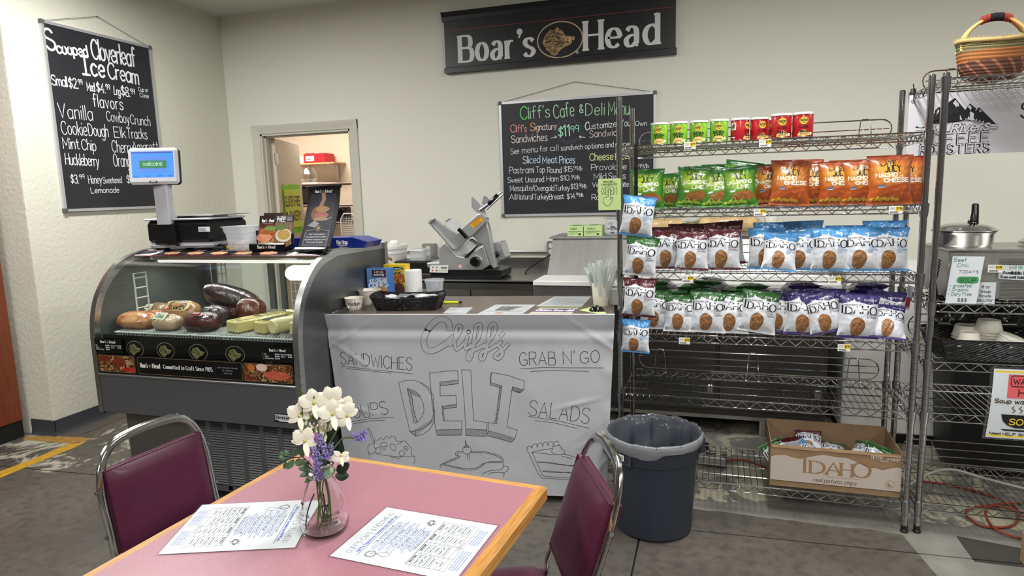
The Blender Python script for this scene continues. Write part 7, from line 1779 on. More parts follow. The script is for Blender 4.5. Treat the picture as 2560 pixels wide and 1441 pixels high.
MOUNT = [(-.5, .775), (-.46, .79), (-.42, .775), (-.38, .80), (-.34, .795), (-.30, .82), (-.26, .815), (-.22, .845), (-.16, .86), (-.10, .84), (-.04, .825), (.02, .81), (.08, .805), (.14, .79), (.20, .775), (.25, .77), (.30, .78), (.35, .785), (.40, .79), (.45, .78), (.5, .79)]
def idaho(band, seal, acc, flav, sl_=0):
    white = rgb(222, 225, 232)
    def body(a, c): return band if c > .86 or False else (seal if c < .05 else white)
    def draw(D, W_, H_):
        top = .995; n_ = len(MOUNT)
        for i in range(n_-1):
            (u0, z0), (u1, z1) = MOUNT[i], MOUNT[i+1]
            for j in range(6):
                k0, k1 = j/6, (j+1)/6
                D.add([(u0*W_, (z0+(top-z0)*k0)*H_), (u1*W_, (z1+(top-z1)*k0)*H_), (u1*W_, (z1+(top-z1)*k1)*H_), (u0*W_, (z0+(top-z0)*k1)*H_)], [(0, 1, 2, 3)], band)
        D.rect(-W_/2, .002, W_/2, .0095, seal, 12, 1); D.up()
        D.text('TETON VALLEY', W_*.10, H_*.845, .0062, rgb(225, 225, 225), w=.0008, fit=W_*.34)
        D.text('real potato chips', -W_*.40, H_*.735, .0075, BLACK, w=.0009, slant=.3, fit=W_*.42, ang=.04)
        x = -W_*.44; hs_ = .027; gap = W_*.022; ws = [.05, .19, .21, .19, .21]
        for ch, w_, o_ in zip('IDAHO', ws, (.004, 0, 0, -.001, -.004)):
            h_ = hs_*(1.12 if ch in 'IO' else 1.0)
            D.text(ch, x, H_*.595+o_-.12*abs(x), h_, BLACK, w=.0056, nib=.0020, serif=1.3 if ch != 'O' else 0, fit=None if ch == 'I' else w_*W_*.92); x += w_*W_+gap*.35
            if ch == 'I': x += .0035
        D.text('KETTLE COOKED', -W_*.42, H_*.545, .0036, rgb(120, 120, 125), w=.0006, fit=W_*.26)
        def pc_(x, y):
            k = nz(x*2.6, y*3.4, 5)+.6*nz(x*8, y*9, 2); sh = 1-.22*max(0, x)-.12*abs(x)**3-.10*max(0, -y)
            return tuple(max(0, q*sh*(1+.8*k)) for q in rgb(160, 114, 74))
        D.blob(-W_*.05, H_*.285, W_*.19, H_*.235, None, 30, 9, f=lambda a: 1-.13*max(0, sin(a))**1.2+.04*sin(3*a+.5)+.02*sin(5*a), cf=pc_, ang=-.08); D.up()
        rr = random.Random(4)
        for i in range(16):
            a, r_ = rr.uniform(0, 6.28), rr.uniform(.1, .75); D.blob(-W_*.05+W_*.17*r_*cos(a), H_*.28+H_*.2*r_*sin(a), rr.uniform(.0012, .003), rr.uniform(.0007, .0014), rgb(96, 56, 28), 8, 1)
        D.stroke([(-W_*.10, H_*.36), (-W_*.04, H_*.352), (W_*.03, H_*.362)], .0014, rgb(110, 62, 32))
        for i, s_ in enumerate(flav): D.text(s_, W_*.17, H_*(.53-.055*i), .0082, acc, w=.0009, slant=.25, fit=min(W_*.30, .0052*len(s_)), ang=-.03)
        D.ring(-W_*.40, H_*.085, .0075, .0075, .0012, BLACK, 20); D.text('N', -W_*.425, H_*.068, .007, BLACK, w=.0012)
        D.rect(-W_*.2, H_*.03, W_*.1, H_*.036, rgb(150, 150, 155), 4, 1)
    return body, draw
def late(kind):
    g_n = kind == 'lime'
    def mix3(a, c, k): k = max(0, min(1, k)); return tuple(a[i]*(1-k)+c[i]*k for i in range(3))
    if g_n: top, glow, low, edge = rgb(32, 92, 34), rgb(160, 186, 46), rgb(70, 134, 42), rgb(46, 112, 36)
    else: top, glow, low, edge = rgb(140, 62, 28), rgb(206, 150, 42), rgb(176, 84, 34), rgb(168, 76, 30)
    def body(a, c):
        if c > .90: return top
        k = exp(-((c-.66)/.20)**2-((a-.42)/.34)**2); col = mix3(low, glow, k*1.15); return mix3(top, col, (.93-c)/.12) if c > .81 else mix3(col, edge, max(0, abs(a-.5)-.36)*5)
    def draw(D, W_, H_):
        bk2 = rgb(24, 26, 20); lw2 = rgb(236, 236, 226)
        D.text('LATE', -W_*.24, H_*.775, .0165, bk2, w=.0036, fit=W_*.34, ang=.02, sp=2); D.text('JULY', -W_*.15, H_*.645, .022, bk2, w=.0042, fit=W_*.36, ang=.03, sp=2.2)
        if g_n: 
            D.text('JALAPENO', -W_*.38, H_*.535, .0145, lw2, w=.0036, fit=W_*.74, ang=.04); D.text('LIME', -W_*.08, H_*.425, .0145, lw2, w=.0036, fit=W_*.34, ang=.03)
        else:
            D.text('NACHO', -W_*.36, H_*.54, .0135, lw2, w=.0034, fit=W_*.48, ang=.02); D.text('CHEESE', -W_*.18, H_*.435, .0135, lw2, w=.0034, fit=W_*.58, ang=.02)
        for s_, (cx__, cy__, sx_, sy_, r_) in enumerate(((-.02, .25, .26, .13, .3), (.26, .27, .20, .12, -.5))):
            bc = rgb(150, 96, 50) if g_n else rgb(176, 84, 36)
            pts = [(-1, -.75), (1, -.9), (.1, 1)]
            D.blob(cx__*W_, cy__*H_, sx_*W_, sy_*H_, None, 24, 5, f=lambda a: .72+.28*abs(cos(1.5*(a-.5))), cf=lambda x, y, s_=s_: tuple(q*(1+.45*nz(x*6, y*6, s_)) for q in bc), ang=r_)
        D.up(); D.rect(-W_*.30, H_*.335, -W_*.16, H_*.385, rgb(60, 110, 170) if not g_n else rgb(230, 235, 230), 2, 2); D.rect(-W_*.30, H_*.335, -W_*.16, H_*.348, rgb(225, 225, 220), 2, 1)
        for i in range(7): D.blob(W_*(-.40+.09*i), H_*(.10+.02*(i % 2)), .010, .006, (rgb(170, 200, 70) if g_n else rgb(220, 170, 50)), 10, 1, ang=i)
        D.rect(-W_*.42, H_*.062, W_*.1, H_*.070, bk2, 6, 1)
        if g_n: D.ring(-W_*.2, H_*.16, .010, .009, .002, rgb(200, 215, 120), 16)
    return body, draw
FL = {
 'maroon': idaho(rgb(82, 22, 34), rgb(82, 22, 34), rgb(90, 25, 60), ('Backyard', 'Barbeque')),
 'blue': idaho(rgb(72, 142, 200), rgb(88, 150, 205), rgb(60, 130, 190), ('Rocky', 'Mountain', 'Salt')),
 'green': idaho(rgb(44, 92, 44), rgb(225, 226, 232), rgb(50, 60, 50), ('Hells', 'Canyon', 'Jalapeno')),
 'purple': idaho(rgb(52, 40, 100), rgb(60, 46, 110), rgb(70, 60, 110), ('Rock Salt', '& Vinegar')),
 'lime': late('lime'), 'orange': late('orange')}
PROTO = {}
def proto(fl, var):
    k = (fl, var)
    if k not in PROTO:
        big = fl in ('lime', 'orange'); bd, dr_ = FL[fl]
        PROTO[k] = make_bag('chip_bag', hash_(fl)+var*17, (.158 if big else BW)*(1+.02*(var-1)), .180 if big else BH, .031+.003*var, bd, dr_); PROTO[k]['used'] = 0
    return PROTO[k]
def bagput(fl, var, loc, R, label, group, sc_=1.):
    p = proto(fl, var)
    if p['used']: o = copy_tree(p)
    else: o = p
    p['used'] = 1
    if 'used' in o.keys() and o is not p: del o['used']
    o.matrix_basis = Matrix.Translation(loc) @ R.to_4x4() @ Matrix.Scale(sc_, 4)
    tag(o, label, 'chip bag', group); return o
def Rb(yaw=0, tilt=.12, roll=0): return Matrix.Rotation(SPSI+yaw, 3, 'Z') @ Matrix.Rotation(-tilt, 3, 'X') @ Matrix.Rotation(roll, 3, 'Y')
def spot(px, off, z):
    """where the sight line through column px meets the row 'off' metres behind the shelf front, on deck z"""
    o_ = V((SX, SY, 0))+eyA*off; p = onp(px, 700, o_, eyA)
    for _ in range(3):
        # vertical picture columns lean: solve for the point at height z
        d = pray(px, 700); 
        break
    lo_, hi_ = 0, 1441
    for _ in range(30):
        m_ = (lo_+hi_)/2; q = onp(px, m_, o_, eyA)
        if q.z > z: lo_ = m_
        else: hi_ = m_
    q.z = z; return q
def row(z, lst, fmt, group):
    for (fl, px, off, yaw, tilt, roll, sc_, lab) in lst:
        p = spot(px, off, z+.0025+abs(sin(roll))*BW/2*.9*sc_); var = (int(px)*7) % 2
        bagput(fl, var, p, Rb(yaw, tilt, roll), lab, group, sc_)
M1, M2, M3, M4_ = 'on the second shelf', 'on the third shelf', 'on the fourth shelf', ''
row(LV[1], [
 ('lime', 1617, .06, .05, .10, 0, 1, 'leftmost lime green tortilla chip bag on the second shelf, behind the clip strip'),
 ('lime', 1672, .17, -.25, .12, .03, .86, 'half hidden lime green chip bag just right of the leftmost one, set back'),
 ('lime', 1704, .24, .3, .1, -.1, .88, 'lime green chip bag set deep between the first and second front green bags'),
 ('lime', 1733, .08, .06, .14, .06, 1, 'second front lime green tortilla chip bag from the left, second shelf'),
 ('lime', 1764, .23, 0, .05, .0, 1.05, 'lime green bag top in the gap between second and third green bags'),
 ('lime', 1794, .075, .1, .22, -.04, .93, 'third front lime green tortilla chip bag, leaning back on the second shelf'),
 ('lime', 1798, .25, -.05, .05, .0, 1.08, 'lime green bag top showing directly behind the third front green bag'),
 ('lime', 1850, .07, .12, .20, -.03, .98, 'fourth front lime green tortilla chip bag, folded top, second shelf'),
 ('lime', 1842, .20, -.1, .05, .17, 1.06, 'lime green bag with a raised slanting top behind the fourth front one'),
 ('lime', 1882, .15, .1, .12, .0, 1.02, 'rightmost lime green tortilla chip bag, touching the orange bags'),
 ('orange', 1925, .14, -.05, .10, 0, .98, 'leftmost orange nacho chip bag, half behind its neighbour, second shelf'),
 ('orange', 1972, .045, .05, .13, .05, 1.06, 'second orange nacho cheese chip bag from the left, in front'),
 ('orange', 2002, .22, 0, .04, .02, 1.1, 'orange bag top standing up behind the second orange nacho bag'),
 ('orange', 2036, .15, -.1, .12, 0, 1.02, 'third orange nacho chip bag from the left, behind its neighbours'),
 ('orange', 2092, .11, .08, .12, 0, 1.02, 'fourth orange nacho cheese chip bag, in the middle of the orange row'),
 ('orange', 2120, .25, 0, .04, 0, 1.06, 'orange bag top peeking behind the fourth and fifth nacho bags'),
 ('orange', 2152, .09, -.05, .10, .0, 1.02, 'fifth orange nacho bag with a glare across its lettering'),
 ('orange', 2222, .03, .06, .10, 0, 1.10, 'sixth orange nacho cheese bag, largest, near the right end of the shelf'),
 ('orange', 2256, .14, .0, .08, .0, 1.08, 'orange nacho bag at the far right end, behind the largest one')], '', 'tortilla chip bags on the second shelf')
row(LV[2], [
 ('maroon', 1668, .12, .03, .10, 0, 1.02, 'leftmost white and maroon potato chip bag on the third shelf'),
 ('maroon', 1632, .26, 0, .05, 0, 1.04, 'maroon bag top behind the hanging blue bag on the third shelf'),
 ('maroon', 1715, .28, 0, .04, 0, 1.12, 'maroon bag top showing between the first and second maroon bags'),
 ('maroon', 1728, .055, .05, .14, .03, .98, 'second white and maroon potato chip bag, standing forward'),
 ('maroon', 1776, .2, -.1, .08, 0, 1.0, 'maroon bag mostly hidden between the second and third maroon bags'),
 ('maroon', 1806, .09, .0, .12, 0, 1.04, 'third white and maroon potato chip bag from the left, third shelf'),
 ('maroon', 1815, .24, 0, .03, -.08, 1.14, 'maroon bag with a rising top edge behind the third maroon bag'),
 ('blue', 1914, .14, .02, .12, 0, 1.04, 'leftmost white and blue potato chip bag on the third shelf'),
 ('blue', 1928, .30, 0, .04, 0, 1.12, 'light blue bag top behind the leftmost white and blue bag'),
 ('blue', 1945, .03, .05, .34, .10, .93, 'small white and blue chip bag leaning back in front of the others'),
 ('blue', 1999, .10, -.03, .14, 0, 1.0, 'white and blue chip bag right behind the small leaning one'),
 ('blue', 2008, .28, .03, .04, -.03, 1.14, 'light blue bag top behind the third white and blue bag'),
 ('blue', 2036, .2, 0, .08, 0, 1.0, 'white and blue bag squeezed between two front blue bags'),
 ('blue', 2074, .08, .02, .10, 0, 1.03, 'white and blue potato chip bag in the centre of the blue row'),
 ('blue', 2108, .24, 0, .06, 0, 1.04, 'white and blue bag sliver left of the second last blue bag'),
 ('blue', 2149, .09, .0, .12, 0, 1.04, 'second white and blue potato chip bag from the right end'),
 ('blue', 2206, .26, 0, .04, 0, 1.14, 'light blue bag top behind the rightmost white and blue bag'),
 ('blue', 2220, .10, .05, .10, 0, 1.03, 'rightmost white and blue potato chip bag on the third shelf')], '', 'potato chip bags on the third shelf')
row(LV[3], [
 ('green', 1638, .10, -.05, .12, .0, 1.02, 'leftmost white and green potato chip bag on the fourth shelf'),
 ('green', 1698, .055, -.03, .22, .0, .96, 'second white and green potato chip bag, leaning back slightly'),
 ('green', 1767, .05, .03, .15, .03, 1.04, 'third white and green chip bag, in the middle of the green row'),
 ('green', 1826, .06, -.03, .20, .02, 1.02, 'fourth white and green chip bag from the left, fourth shelf'),
 ('green', 1889, .05, .06, .12, .14, 1.05, 'fifth white and green chip bag, tilted to the right, last of the greens'),
 ('purple', 1943, .11, -.02, .14, 0, 1.03, 'leftmost white and purple potato chip bag, fourth shelf'),
 ('purple', 2007, .09, .02, .12, 0, 1.05, 'second white and purple potato chip bag from the left'),
 ('purple', 2072, .06, .0, .2, -.26, .99, 'white and purple chip bag tilted to the left beside its upright neighbour'),
 ('purple', 2063, .21, .0, .1, .0, 1.05, 'white and purple chip bag standing behind the tilted one'),
 ('purple', 2143, .045, .02, .12, .02, 1.06, 'large upright white and purple chip bag right of the tilted one'),
 ('purple', 2208, .15, .0, .1, .05, 1.03, 'white and purple chip bag behind the reclining one at the right end'),
 ('purple', 2219, .035, .02, .62, .10, .90, 'small white and purple chip bag reclining at the right end of the shelf')], '', 'potato chip bags on the fourth shelf')
# bags piled flat behind the front rows of the fourth shelf
k = 0; ordn = ['first', 'second', 'third', 'fourth', 'fifth', 'sixth', 'seventh', 'eighth', 'ninth']; cnt = {'green': 0, 'purple': 0}
for (fl, px, off, dz, yaw, tl) in [('green', 1632, .40, .12, .1, 1.25), ('green', 1662, .42, .16, -.2, 1.35), ('green', 1690, .38, .09, .2, 1.2), ('green', 1732, .42, .13, .1, 1.3), ('green', 1765, .38, .10, -.1, 1.2), ('green', 1792, .42, .165, -.25, 1.35), ('green', 1828, .40, .12, .1, 1.3), ('green', 1866, .42, .13, .2, 1.25), ('green', 1850, .36, .08, 0, 1.15),
    ('purple', 1925, .40, .11, .1, 1.3), ('purple', 1975, .42, .145, .25, 1.3), ('purple', 2003, .38, .10, -.1, 1.2), ('purple', 2052, .42, .12, -.1, 1.3), ('purple', 2102, .40, .11, .1, 1.3), ('purple', 2140, .42, .15, .2, 1.3), ('purple', 2172, .40, .12, -.15, 1.25), ('purple', 2125, .36, .08, 0, 1.2)]:
    p = spot(px, off, LV[3]+.0025+dz); k += 1; cnt[fl] += 1
    bagput(fl, k % 2, p, Rb(pi+yaw, tl, .05*((-1)**k)), 'dark '+fl+' topped bag, '+ordn[cnt[fl]-1]+' from the left in the heap behind the front row', 'heap of '+fl+' bags behind the front row')
# hanging clip strip with four bags
hp = onp(1590, 372, V((SX, SY, 0))-eyA*.02, eyA)
st_ = thing('clip_strip', 'black clip strip hanging from the top shelf, holding four chip bags', 'clip strip', (hp.x, hp.y, .95))
b = MB(); b.box(0, 0, .36, .016, .0015, .72); b.tube([(0, 0, .70), (0, .005, .735), (0, .02, .74), (0, .024, .72)], .003, 6)
for i in range(8): b.box(0, -.004, .62-.085*i, .018, .008, .014, .002)
b.build('strip', 'black_plastic', st_)
for (fl, px, py, yaw, tl, ro, sc_, lab) in [('blue', 1588, 590, .12, -.02, .13, .98, 'white and blue chip bag hanging at the top of the clip strip'), ('green', 1598, 690, -.05, .0, .10, .98, 'white and green chip bag hanging second on the clip strip'), ('maroon', 1596, 792, .03, .0, .05, .98, 'white and maroon chip bag hanging third on the clip strip'), ('blue', 1588, 882, .0, .0, .03, .86, 'white and blue chip bag hanging lowest on the clip strip')]:
    q = onp(px, py, V((SX, SY, 0))-eyA*.055, eyA); bagput(fl, 0, q, Rb(yaw, tl, ro), lab, 'chip bags on the clip strip', sc_)
# ---- canisters on the top shelf
def can(fl):
    t = bpy.data.objects.new('chip_can', None); COL.objects.link(t); R_ = .0375; H_ = .092
    colr = rgb(124, 178, 44) if fl == 'g' else rgb(176, 28, 36)
    MB().lathe([(.001, .001), (R_-.001, 0), (R_, .002), (R_, H_-.003), (R_-.001, H_-.001), (.001, H_-.001)], (0, 0, 0), 36).build('canister', M('can_green' if fl == 'g' else 'can_red', colr, .32, coat=.3), t)
    MB().lathe([(R_-.001, H_-.006), (R_+.0018, H_-.006), (R_+.0018, H_+.001), (R_, H_+.002), (R_-.003, H_+.0005), (.001, H_)], (0, 0, 0), 36).build('lid', 'white_plastic', t)
    MB().lathe([(R_-.001, .0), (R_+.0008, .0), (R_+.0008, .002), (R_, .0025)], (0, 0, 0), 36).build('bottom_rim', 'alu', t)
    D = Dec(); dk = rgb(26, 60, 30) if fl == 'g' else rgb(70, 14, 18)
    D.blob(0, .062, .0155, .0155, rgb(226, 196, 70), 20, 3)
    for i in range(15):
        a = pi*(i+.0)/14; D.stroke([(.0185*cos(a), .062+.0185*sin(a)), (.0265*cos(a), .062+.0265*sin(a)*.95)], .0010, dk)
    D.up(); D.ring(0, .062, .0145, .0145, .0008, dk, 20); D.text('GOOD', -.0115, .060, .0075, BLACK, w=.0017, fit=.023); D.text('the', -.003, .070, .0028, BLACK, w=.0005); D.text('Crisp', -.006, .053, .0045, BLACK, w=.0006, fit=.012, slant=.2)
    if fl == 'g': D.text('SOUR CREAM', 0, .036, .0085, rgb(30, 50, 25), w=.0018, fit=.046, align=.5); D.text('& ONION', 0, .025, .0085, rgb(30, 50, 25), w=.0018, fit=.034, align=.5)
    else: D.text('CLASSIC', 0, .036, .0085, rgb(90, 16, 22), w=.0017, fit=.036, align=.5); 
    D.layer = 1; D.blob(0, .006, .022, .022, rgb(226, 190, 120), 22, 3, f=lambda a: 1 if sin(a) > -.2 else .25); D.up()
    if fl != 'g': D.text('ORIGINAL', 0, .018, .008, BLACK, w=.0017, fit=.034, align=.5)
    D.text('gluten free crisps', 0, .011, .003, BLACK, w=.0006, fit=.026, align=.5); D.rect(.022, .008, .031, .018, WHITE, 2, 1)
    if fl != 'g':
        D.layer = 1; D.rect(-.078, .045, -.052, .075, rgb(220, 215, 200), 6, 1); D.up(); D.blob(-.066, .058, .008, .008, rgb(80, 100, 90), 10, 1); D.blob(-.062, .064, .005, .007, rgb(120, 60, 50), 8, 1); D.rect(-.075, .012, -.055, .016, WHITE, 4, 1)
    D.build('can_printing', lambda u, v, w=0: V(((R_+.0003+w)*sin(u/R_), -(R_+.0003+w)*cos(u/R_), v)), t, mat='print_gloss'); return t
cg, cr_ = can('g'), can('r')
for i, (px, off, yaw, sc_) in enumerate([(1649, .045, 0, 1), (1696, .05, .05, 1), (1746, .05, 0, 1), (1797, .045, -.05, 1), (1849, .05, .95, 1), (1898, .07, .3, 1), (1952, .025, .05, 1.06), (2006, .02, .0, 1.06), (1932, .14, 0, 1)]):
    src = cg if i < 4 else cr_; o = src if i in (0, 4) else copy_tree(src); q = spot(px, off, LV[0]+.003); q.z = LV[0]+.003
    o.location = q; o.rotation_euler = (0, 0, SPSI+yaw-atan2(-q.x, q.y)*0); o.scale = (sc_,)*3
    tag(o, ['leftmost green sour cream canister on the top shelf', 'second green sour cream canister from the left, top shelf', 'third green sour cream canister from the left, top shelf', 'fourth green canister, next to the red ones', 'red canister turned sideways beside the last green one', 'second red canister in the row, lettering forward', 'third red canister, taller looking, standing forward', 'rightmost red canister on the top shelf', 'red canister hidden behind the second and third red ones'][i], 'canister', 'canisters on the top shelf')
# ---- shelf price tags
def ptag(px, py, z, label, price='$7.99', base=None):
    b_ = base or V((SX, SY, 0))-eyA*.0055; q = onp(px, py, b_, eyA); ax = exA if base is None else V((1, 0, 0)); w_, h_ = .048, .030
    t = MB(); mp = lambda u, v, w=0: q+ax*u+V((0, -w, v))
    t.prism([mp(-w_/2, -h_/2), mp(w_/2, -h_/2), mp(w_/2, h_/2), mp(-w_/2, h_/2)], (0, .001, 0)); o = t.build('price_tag', 'paper', smooth=0); tag(o, label, 'price tag', 'shelf price tags')
    D = Dec(); D.rect(.0, -.004, w_/2, h_/2-.002, rgb(235, 205, 40)); D.up(); D.text(price, .003, .001, .009, BLACK, w=.0014, fit=.018)
    for i in range(3): D.rect(-.021, .010-.004*i, -.003, .0112-.004*i, rgb(130, 130, 130))
    for i in range(14): D.rect(-.021+.0022*i, -.012, -.0202+.0022*i+.0006*(i % 3), -.006, BLACK)
    D.build('printing', mp, o, world=True)
for (px, py, lab, pr_) in [(1725, 364, 'white and yellow price tag under the green canisters', '$2.99'), (1913, 358, 'white and yellow price tag under the red canisters', '$2.99'), (1900, 531, 'price tag under the leftmost orange nacho bag', '$7.99'), (2239, 525, 'price tag at the right end of the second shelf', '$7.99'), (1719, 698, 'price tag under the maroon bags on the third shelf', '$1.99'), (2087, 700, 'price tag under the blue bags on the third shelf', '$1.99'), (1711, 853, 'price tag under the green bags on the fourth shelf', '$1.99'), (2110, 870, 'price tag under the purple bags on the fourth shelf', '$1.99')]: ptag(px, py, 0, lab, pr_)
# ---- ring bell sign on the post
q0 = onp(1496, 526, V((SX, SY-.02, 0)), (0, 1, 0)); q1 = onp(1552, 446, V((SX, SY-.02, 0)), (0, 1, 0))
w_, h_ = q1.x-q0.x, q1.z-q0.z; mp = lambda u, v, w=0: q0+V((u, -w, v))
b = MB(); b.prism([mp(0, 0), mp(w_, 0), mp(w_, h_), mp(0, h_)], (0, .001, 0)); o = tag(b.build('bell_sign', M('sage_paper', rgb(186, 208, 140), .55), smooth=0), 'pale green ring bell sign taped to the left shelf post', 'sign')
D = Dec(); ik = rgb(38, 44, 34); D.text('RING BELL', w_/2, h_*.88, h_*.055, ik, w=.0014, fit=w_*.52, align=.5); D.text('FOR SERVICE', w_/2, h_*.785, h_*.055, ik, w=.0014, fit=w_*.68, align=.5)
cx__, cy__ = w_*.50, h_*.61; s_ = w_*.17; D.stroke([(cx__-s_, cy__-s_*.95), (cx__-s_, cy__+s_), (cx__+s_, cy__+s_), (cx__+s_, cy__-s_*.95), (cx__+s_*.35, cy__-s_*.95)], .0018, ik); D.stroke([(cx__-s_, cy__-s_*.95), (cx__-s_*.35, cy__-s_*.95)], .0018, ik)
D.stroke([(cx__+s_*.55*cos(a), cy__+s_*.55*sin(a)) for a in [-.9+5.0*i/14 for i in range(15)]], .0018, ik); D.stroke([(cx__+s_*.3*cos(a), cy__+s_*.3*sin(a)) for a in [-.2+3.5*i/9 for i in range(10)]], .0016, ik)
for sg in (-1, 1):
    for r_ in (1.45, 2.0): D.stroke([(cx__+sg*s_*r_*cos(a*.5), cy__+s_*r_*.95*sin(a*.5)) for a in [-1.1+.22*i for i in range(11)]], .0018, ik)
D.stroke(catm([(cx__-s_*.2, cy__), (cx__-s_*.22, cy__-s_*1.3), (cx__-s_*.4, cy__-s_*1.35), (cx__-s_*.8, cy__-s_*1.55), (cx__-s_*1.3, cy__-s_*1.7), (cx__-s_*1.65, cy__-s_*1.9), (cx__-s_*1.6, cy__-s_*2.9), (cx__-s_*.9, cy__-s_*3.8), (cx__-s_*.1, cy__-s_*3.75), (cx__+s_*.5, cy__-s_*2.9), (cx__+s_*.95, cy__-s_*1.9), (cx__+s_*.7, cy__-s_*1.65), (cx__+s_*.25, cy__-s_*2.2), (cx__+s_*.22, cy__)], 4), .0018, ik)
D.build('printing', mp, o, world=True)

# ---- cardboard chip box on the bottom shelf
q0 = onp(1925, 1216, V((SX, SY, 0))+eyA*.03, eyA); q1 = onp(2251, 1238, V((SX, SY, 0))+eyA*.03, eyA); Wb = (q1-q0).length*.995; bz = LV[5]+.003; Hb, Db = .192, .30
cb = thing('cardboard_box', 'open cardboard potato chip case on the bottom shelf', 'box', ((q0.x+q1.x)/2+.0, (q0.y+q1.y)/2+Db/2, bz), SPSI)
M('kraft', rgb(150, 122, 92), .8, noise_=(20, .25, rgb(132, 104, 76)))
b = MB(); b.box(0, -Db/2, Hb/2, Wb, .004, Hb); b.box(0, Db/2, Hb/2+.008, Wb, .004, Hb+.016); b.box(-Wb/2, 0, Hb/2+.004, .004, Db, Hb+.008); b.box(Wb/2, 0, Hb/2+.004, .004, Db, Hb+.008); b.box(0, 0, .004, Wb, Db, .006)
b.build('box_walls', 'kraft', cb, smooth=0)
b = MB(); b.grid(lambda u, v: V((Wb*(u-.5)*.985, -Db/2-.003-.004*v+.004*nz(u*6, v), Hb-.055*v*0-.0+.0*(1-v)+(-.012*v))), 16, 3);
b.build('torn_flap', 'kraft', cb, smooth=0)
D = Dec(); pk2 = rgb(188, 176, 168)
pf2 = [(-.5, .72), (-.44, .77), (-.38, .78), (-.33, .74), (-.27, .72), (-.22, .76), (-.14, .83), (-.09, .86), (-.04, .85), (.02, .83), (.08, .84), (.13, .80), (.20, .72), (.26, .64), (.31, .66), (.36, .62), (.42, .68), (.46, .72), (.5, .70)]
for (a, c) in zip(pf2, pf2[1:]): D.add([(a[0]*Wb, .03), (c[0]*Wb, .03), (c[0]*Wb, c[1]*Hb), (a[0]*Wb, a[1]*Hb)], [(0, 1, 2, 3)], pk2)
D.up(); kf = rgb(150, 118, 84)
for ch, x, w_, h_ in (('I', -.232, 0, .068), ('D', -.185, .066, .056), ('A', -.062, .066, .056), ('H', .052, .052, .056), ('O', .138, .068, .066)): D.text(ch, x*Wb, .078, h_, kf, w=.0125, nib=.004, serif=1.3 if ch != 'O' else 0, fit=w_ or None)
D.stroke([(-.06*Wb, .068), (.0, .0665), (.2*Wb, .069)], .0012, kf); D.text('real potato chips', -.16*Wb, .040, .017, rgb(110, 90, 70), w=.0022, slant=.3, fit=.33*Wb)
D.text('TETON', .27*Wb, .168, .012, rgb(225, 218, 208), w=.0016, fit=.045, serif=1); D.text('de', .385*Wb, .168, .008, rgb(225, 218, 208), w=.001, fit=.012, slant=.3); D.text('VALLEY', .415*Wb, .166, .012, rgb(225, 218, 208), w=.0016, fit=.038, serif=1); D.text('BRANDS', .34*Wb, .158, .005, rgb(215, 208, 198), w=.0008, fit=.03)
D.ring(.42*Wb, .058, .019, .019, .0012, kf, 32); D.ring(.42*Wb, .058, .014, .014, .0008, kf, 28); D.poly([(.42*Wb-.008, .066), (.42*Wb-.003, .066), (.42*Wb-.001, .058), (.42*Wb+.008, .054), (.42*Wb+.008, .049), (.42*Wb-.008, .049)], kf)
D.build('box_printing', FRONT(-Db/2-.0085), cb, dz=.0005)
MB().box(0, 0, 0, .001, .001, .001)
for i, (fl, x, y, z, ya, tl, ro, lab) in enumerate([('maroon', -.20, .06, .03, .3, .75, .3, 'maroon bag lying in the cardboard box at its left end'), ('green', -.235, .0, .02, .1, .5, -.5, 'green topped bag at the left corner inside the box'), ('blue', -.13, -.05, .05, .5, .9, .75, 'white and blue bag lying across the box front, lettering slanting'),
    ('maroon', -.10, .09, .07, 0, .9, 0, 'maroon bag under the slanting one in the box'), ('green', .02, .08, .05, .1, 1.2, .2, 'white bag at the back centre of the box'), ('purple', .02, -.05, .055, .1, 1.35, .05, 'purple topped bag lying flat in the box centre'), ('purple', .12, -.09, .04, -.1, 1.3, .03, 'purple topped bag lying flat at the box front right'),
    ('purple', .0, -.11, .03, .05, 1.3, -.03, 'purple topped bag along the front wall inside the box'), ('green', .15, .06, .05, -.3, 1.0, .25, 'white bag at the right rear inside the box'), ('green', .21, -.0, .03, -.1, .45, .3, 'dark green topped bag standing at the right end of the box'), ('purple', .17, .02, .035, .3, 1.2, .1, 'purple topped bag under the right rear bags in the box'), ('maroon', -.02, .02, .02, .3, 1.35, 0, 'maroon bag buried in the middle of the box')]):
    rv = i in (0, 5, 6, 7, 10); p = V(cb.location)+exA*x*.78+eyA*(y*.6+(.06 if rv else -.05))+V((0, 0, z+(.045 if rv else .02))); bagput(fl, i % 2, p, Rb(ya+(pi if rv else 0), tl, ro), lab, 'chip bags in the cardboard box', .78)
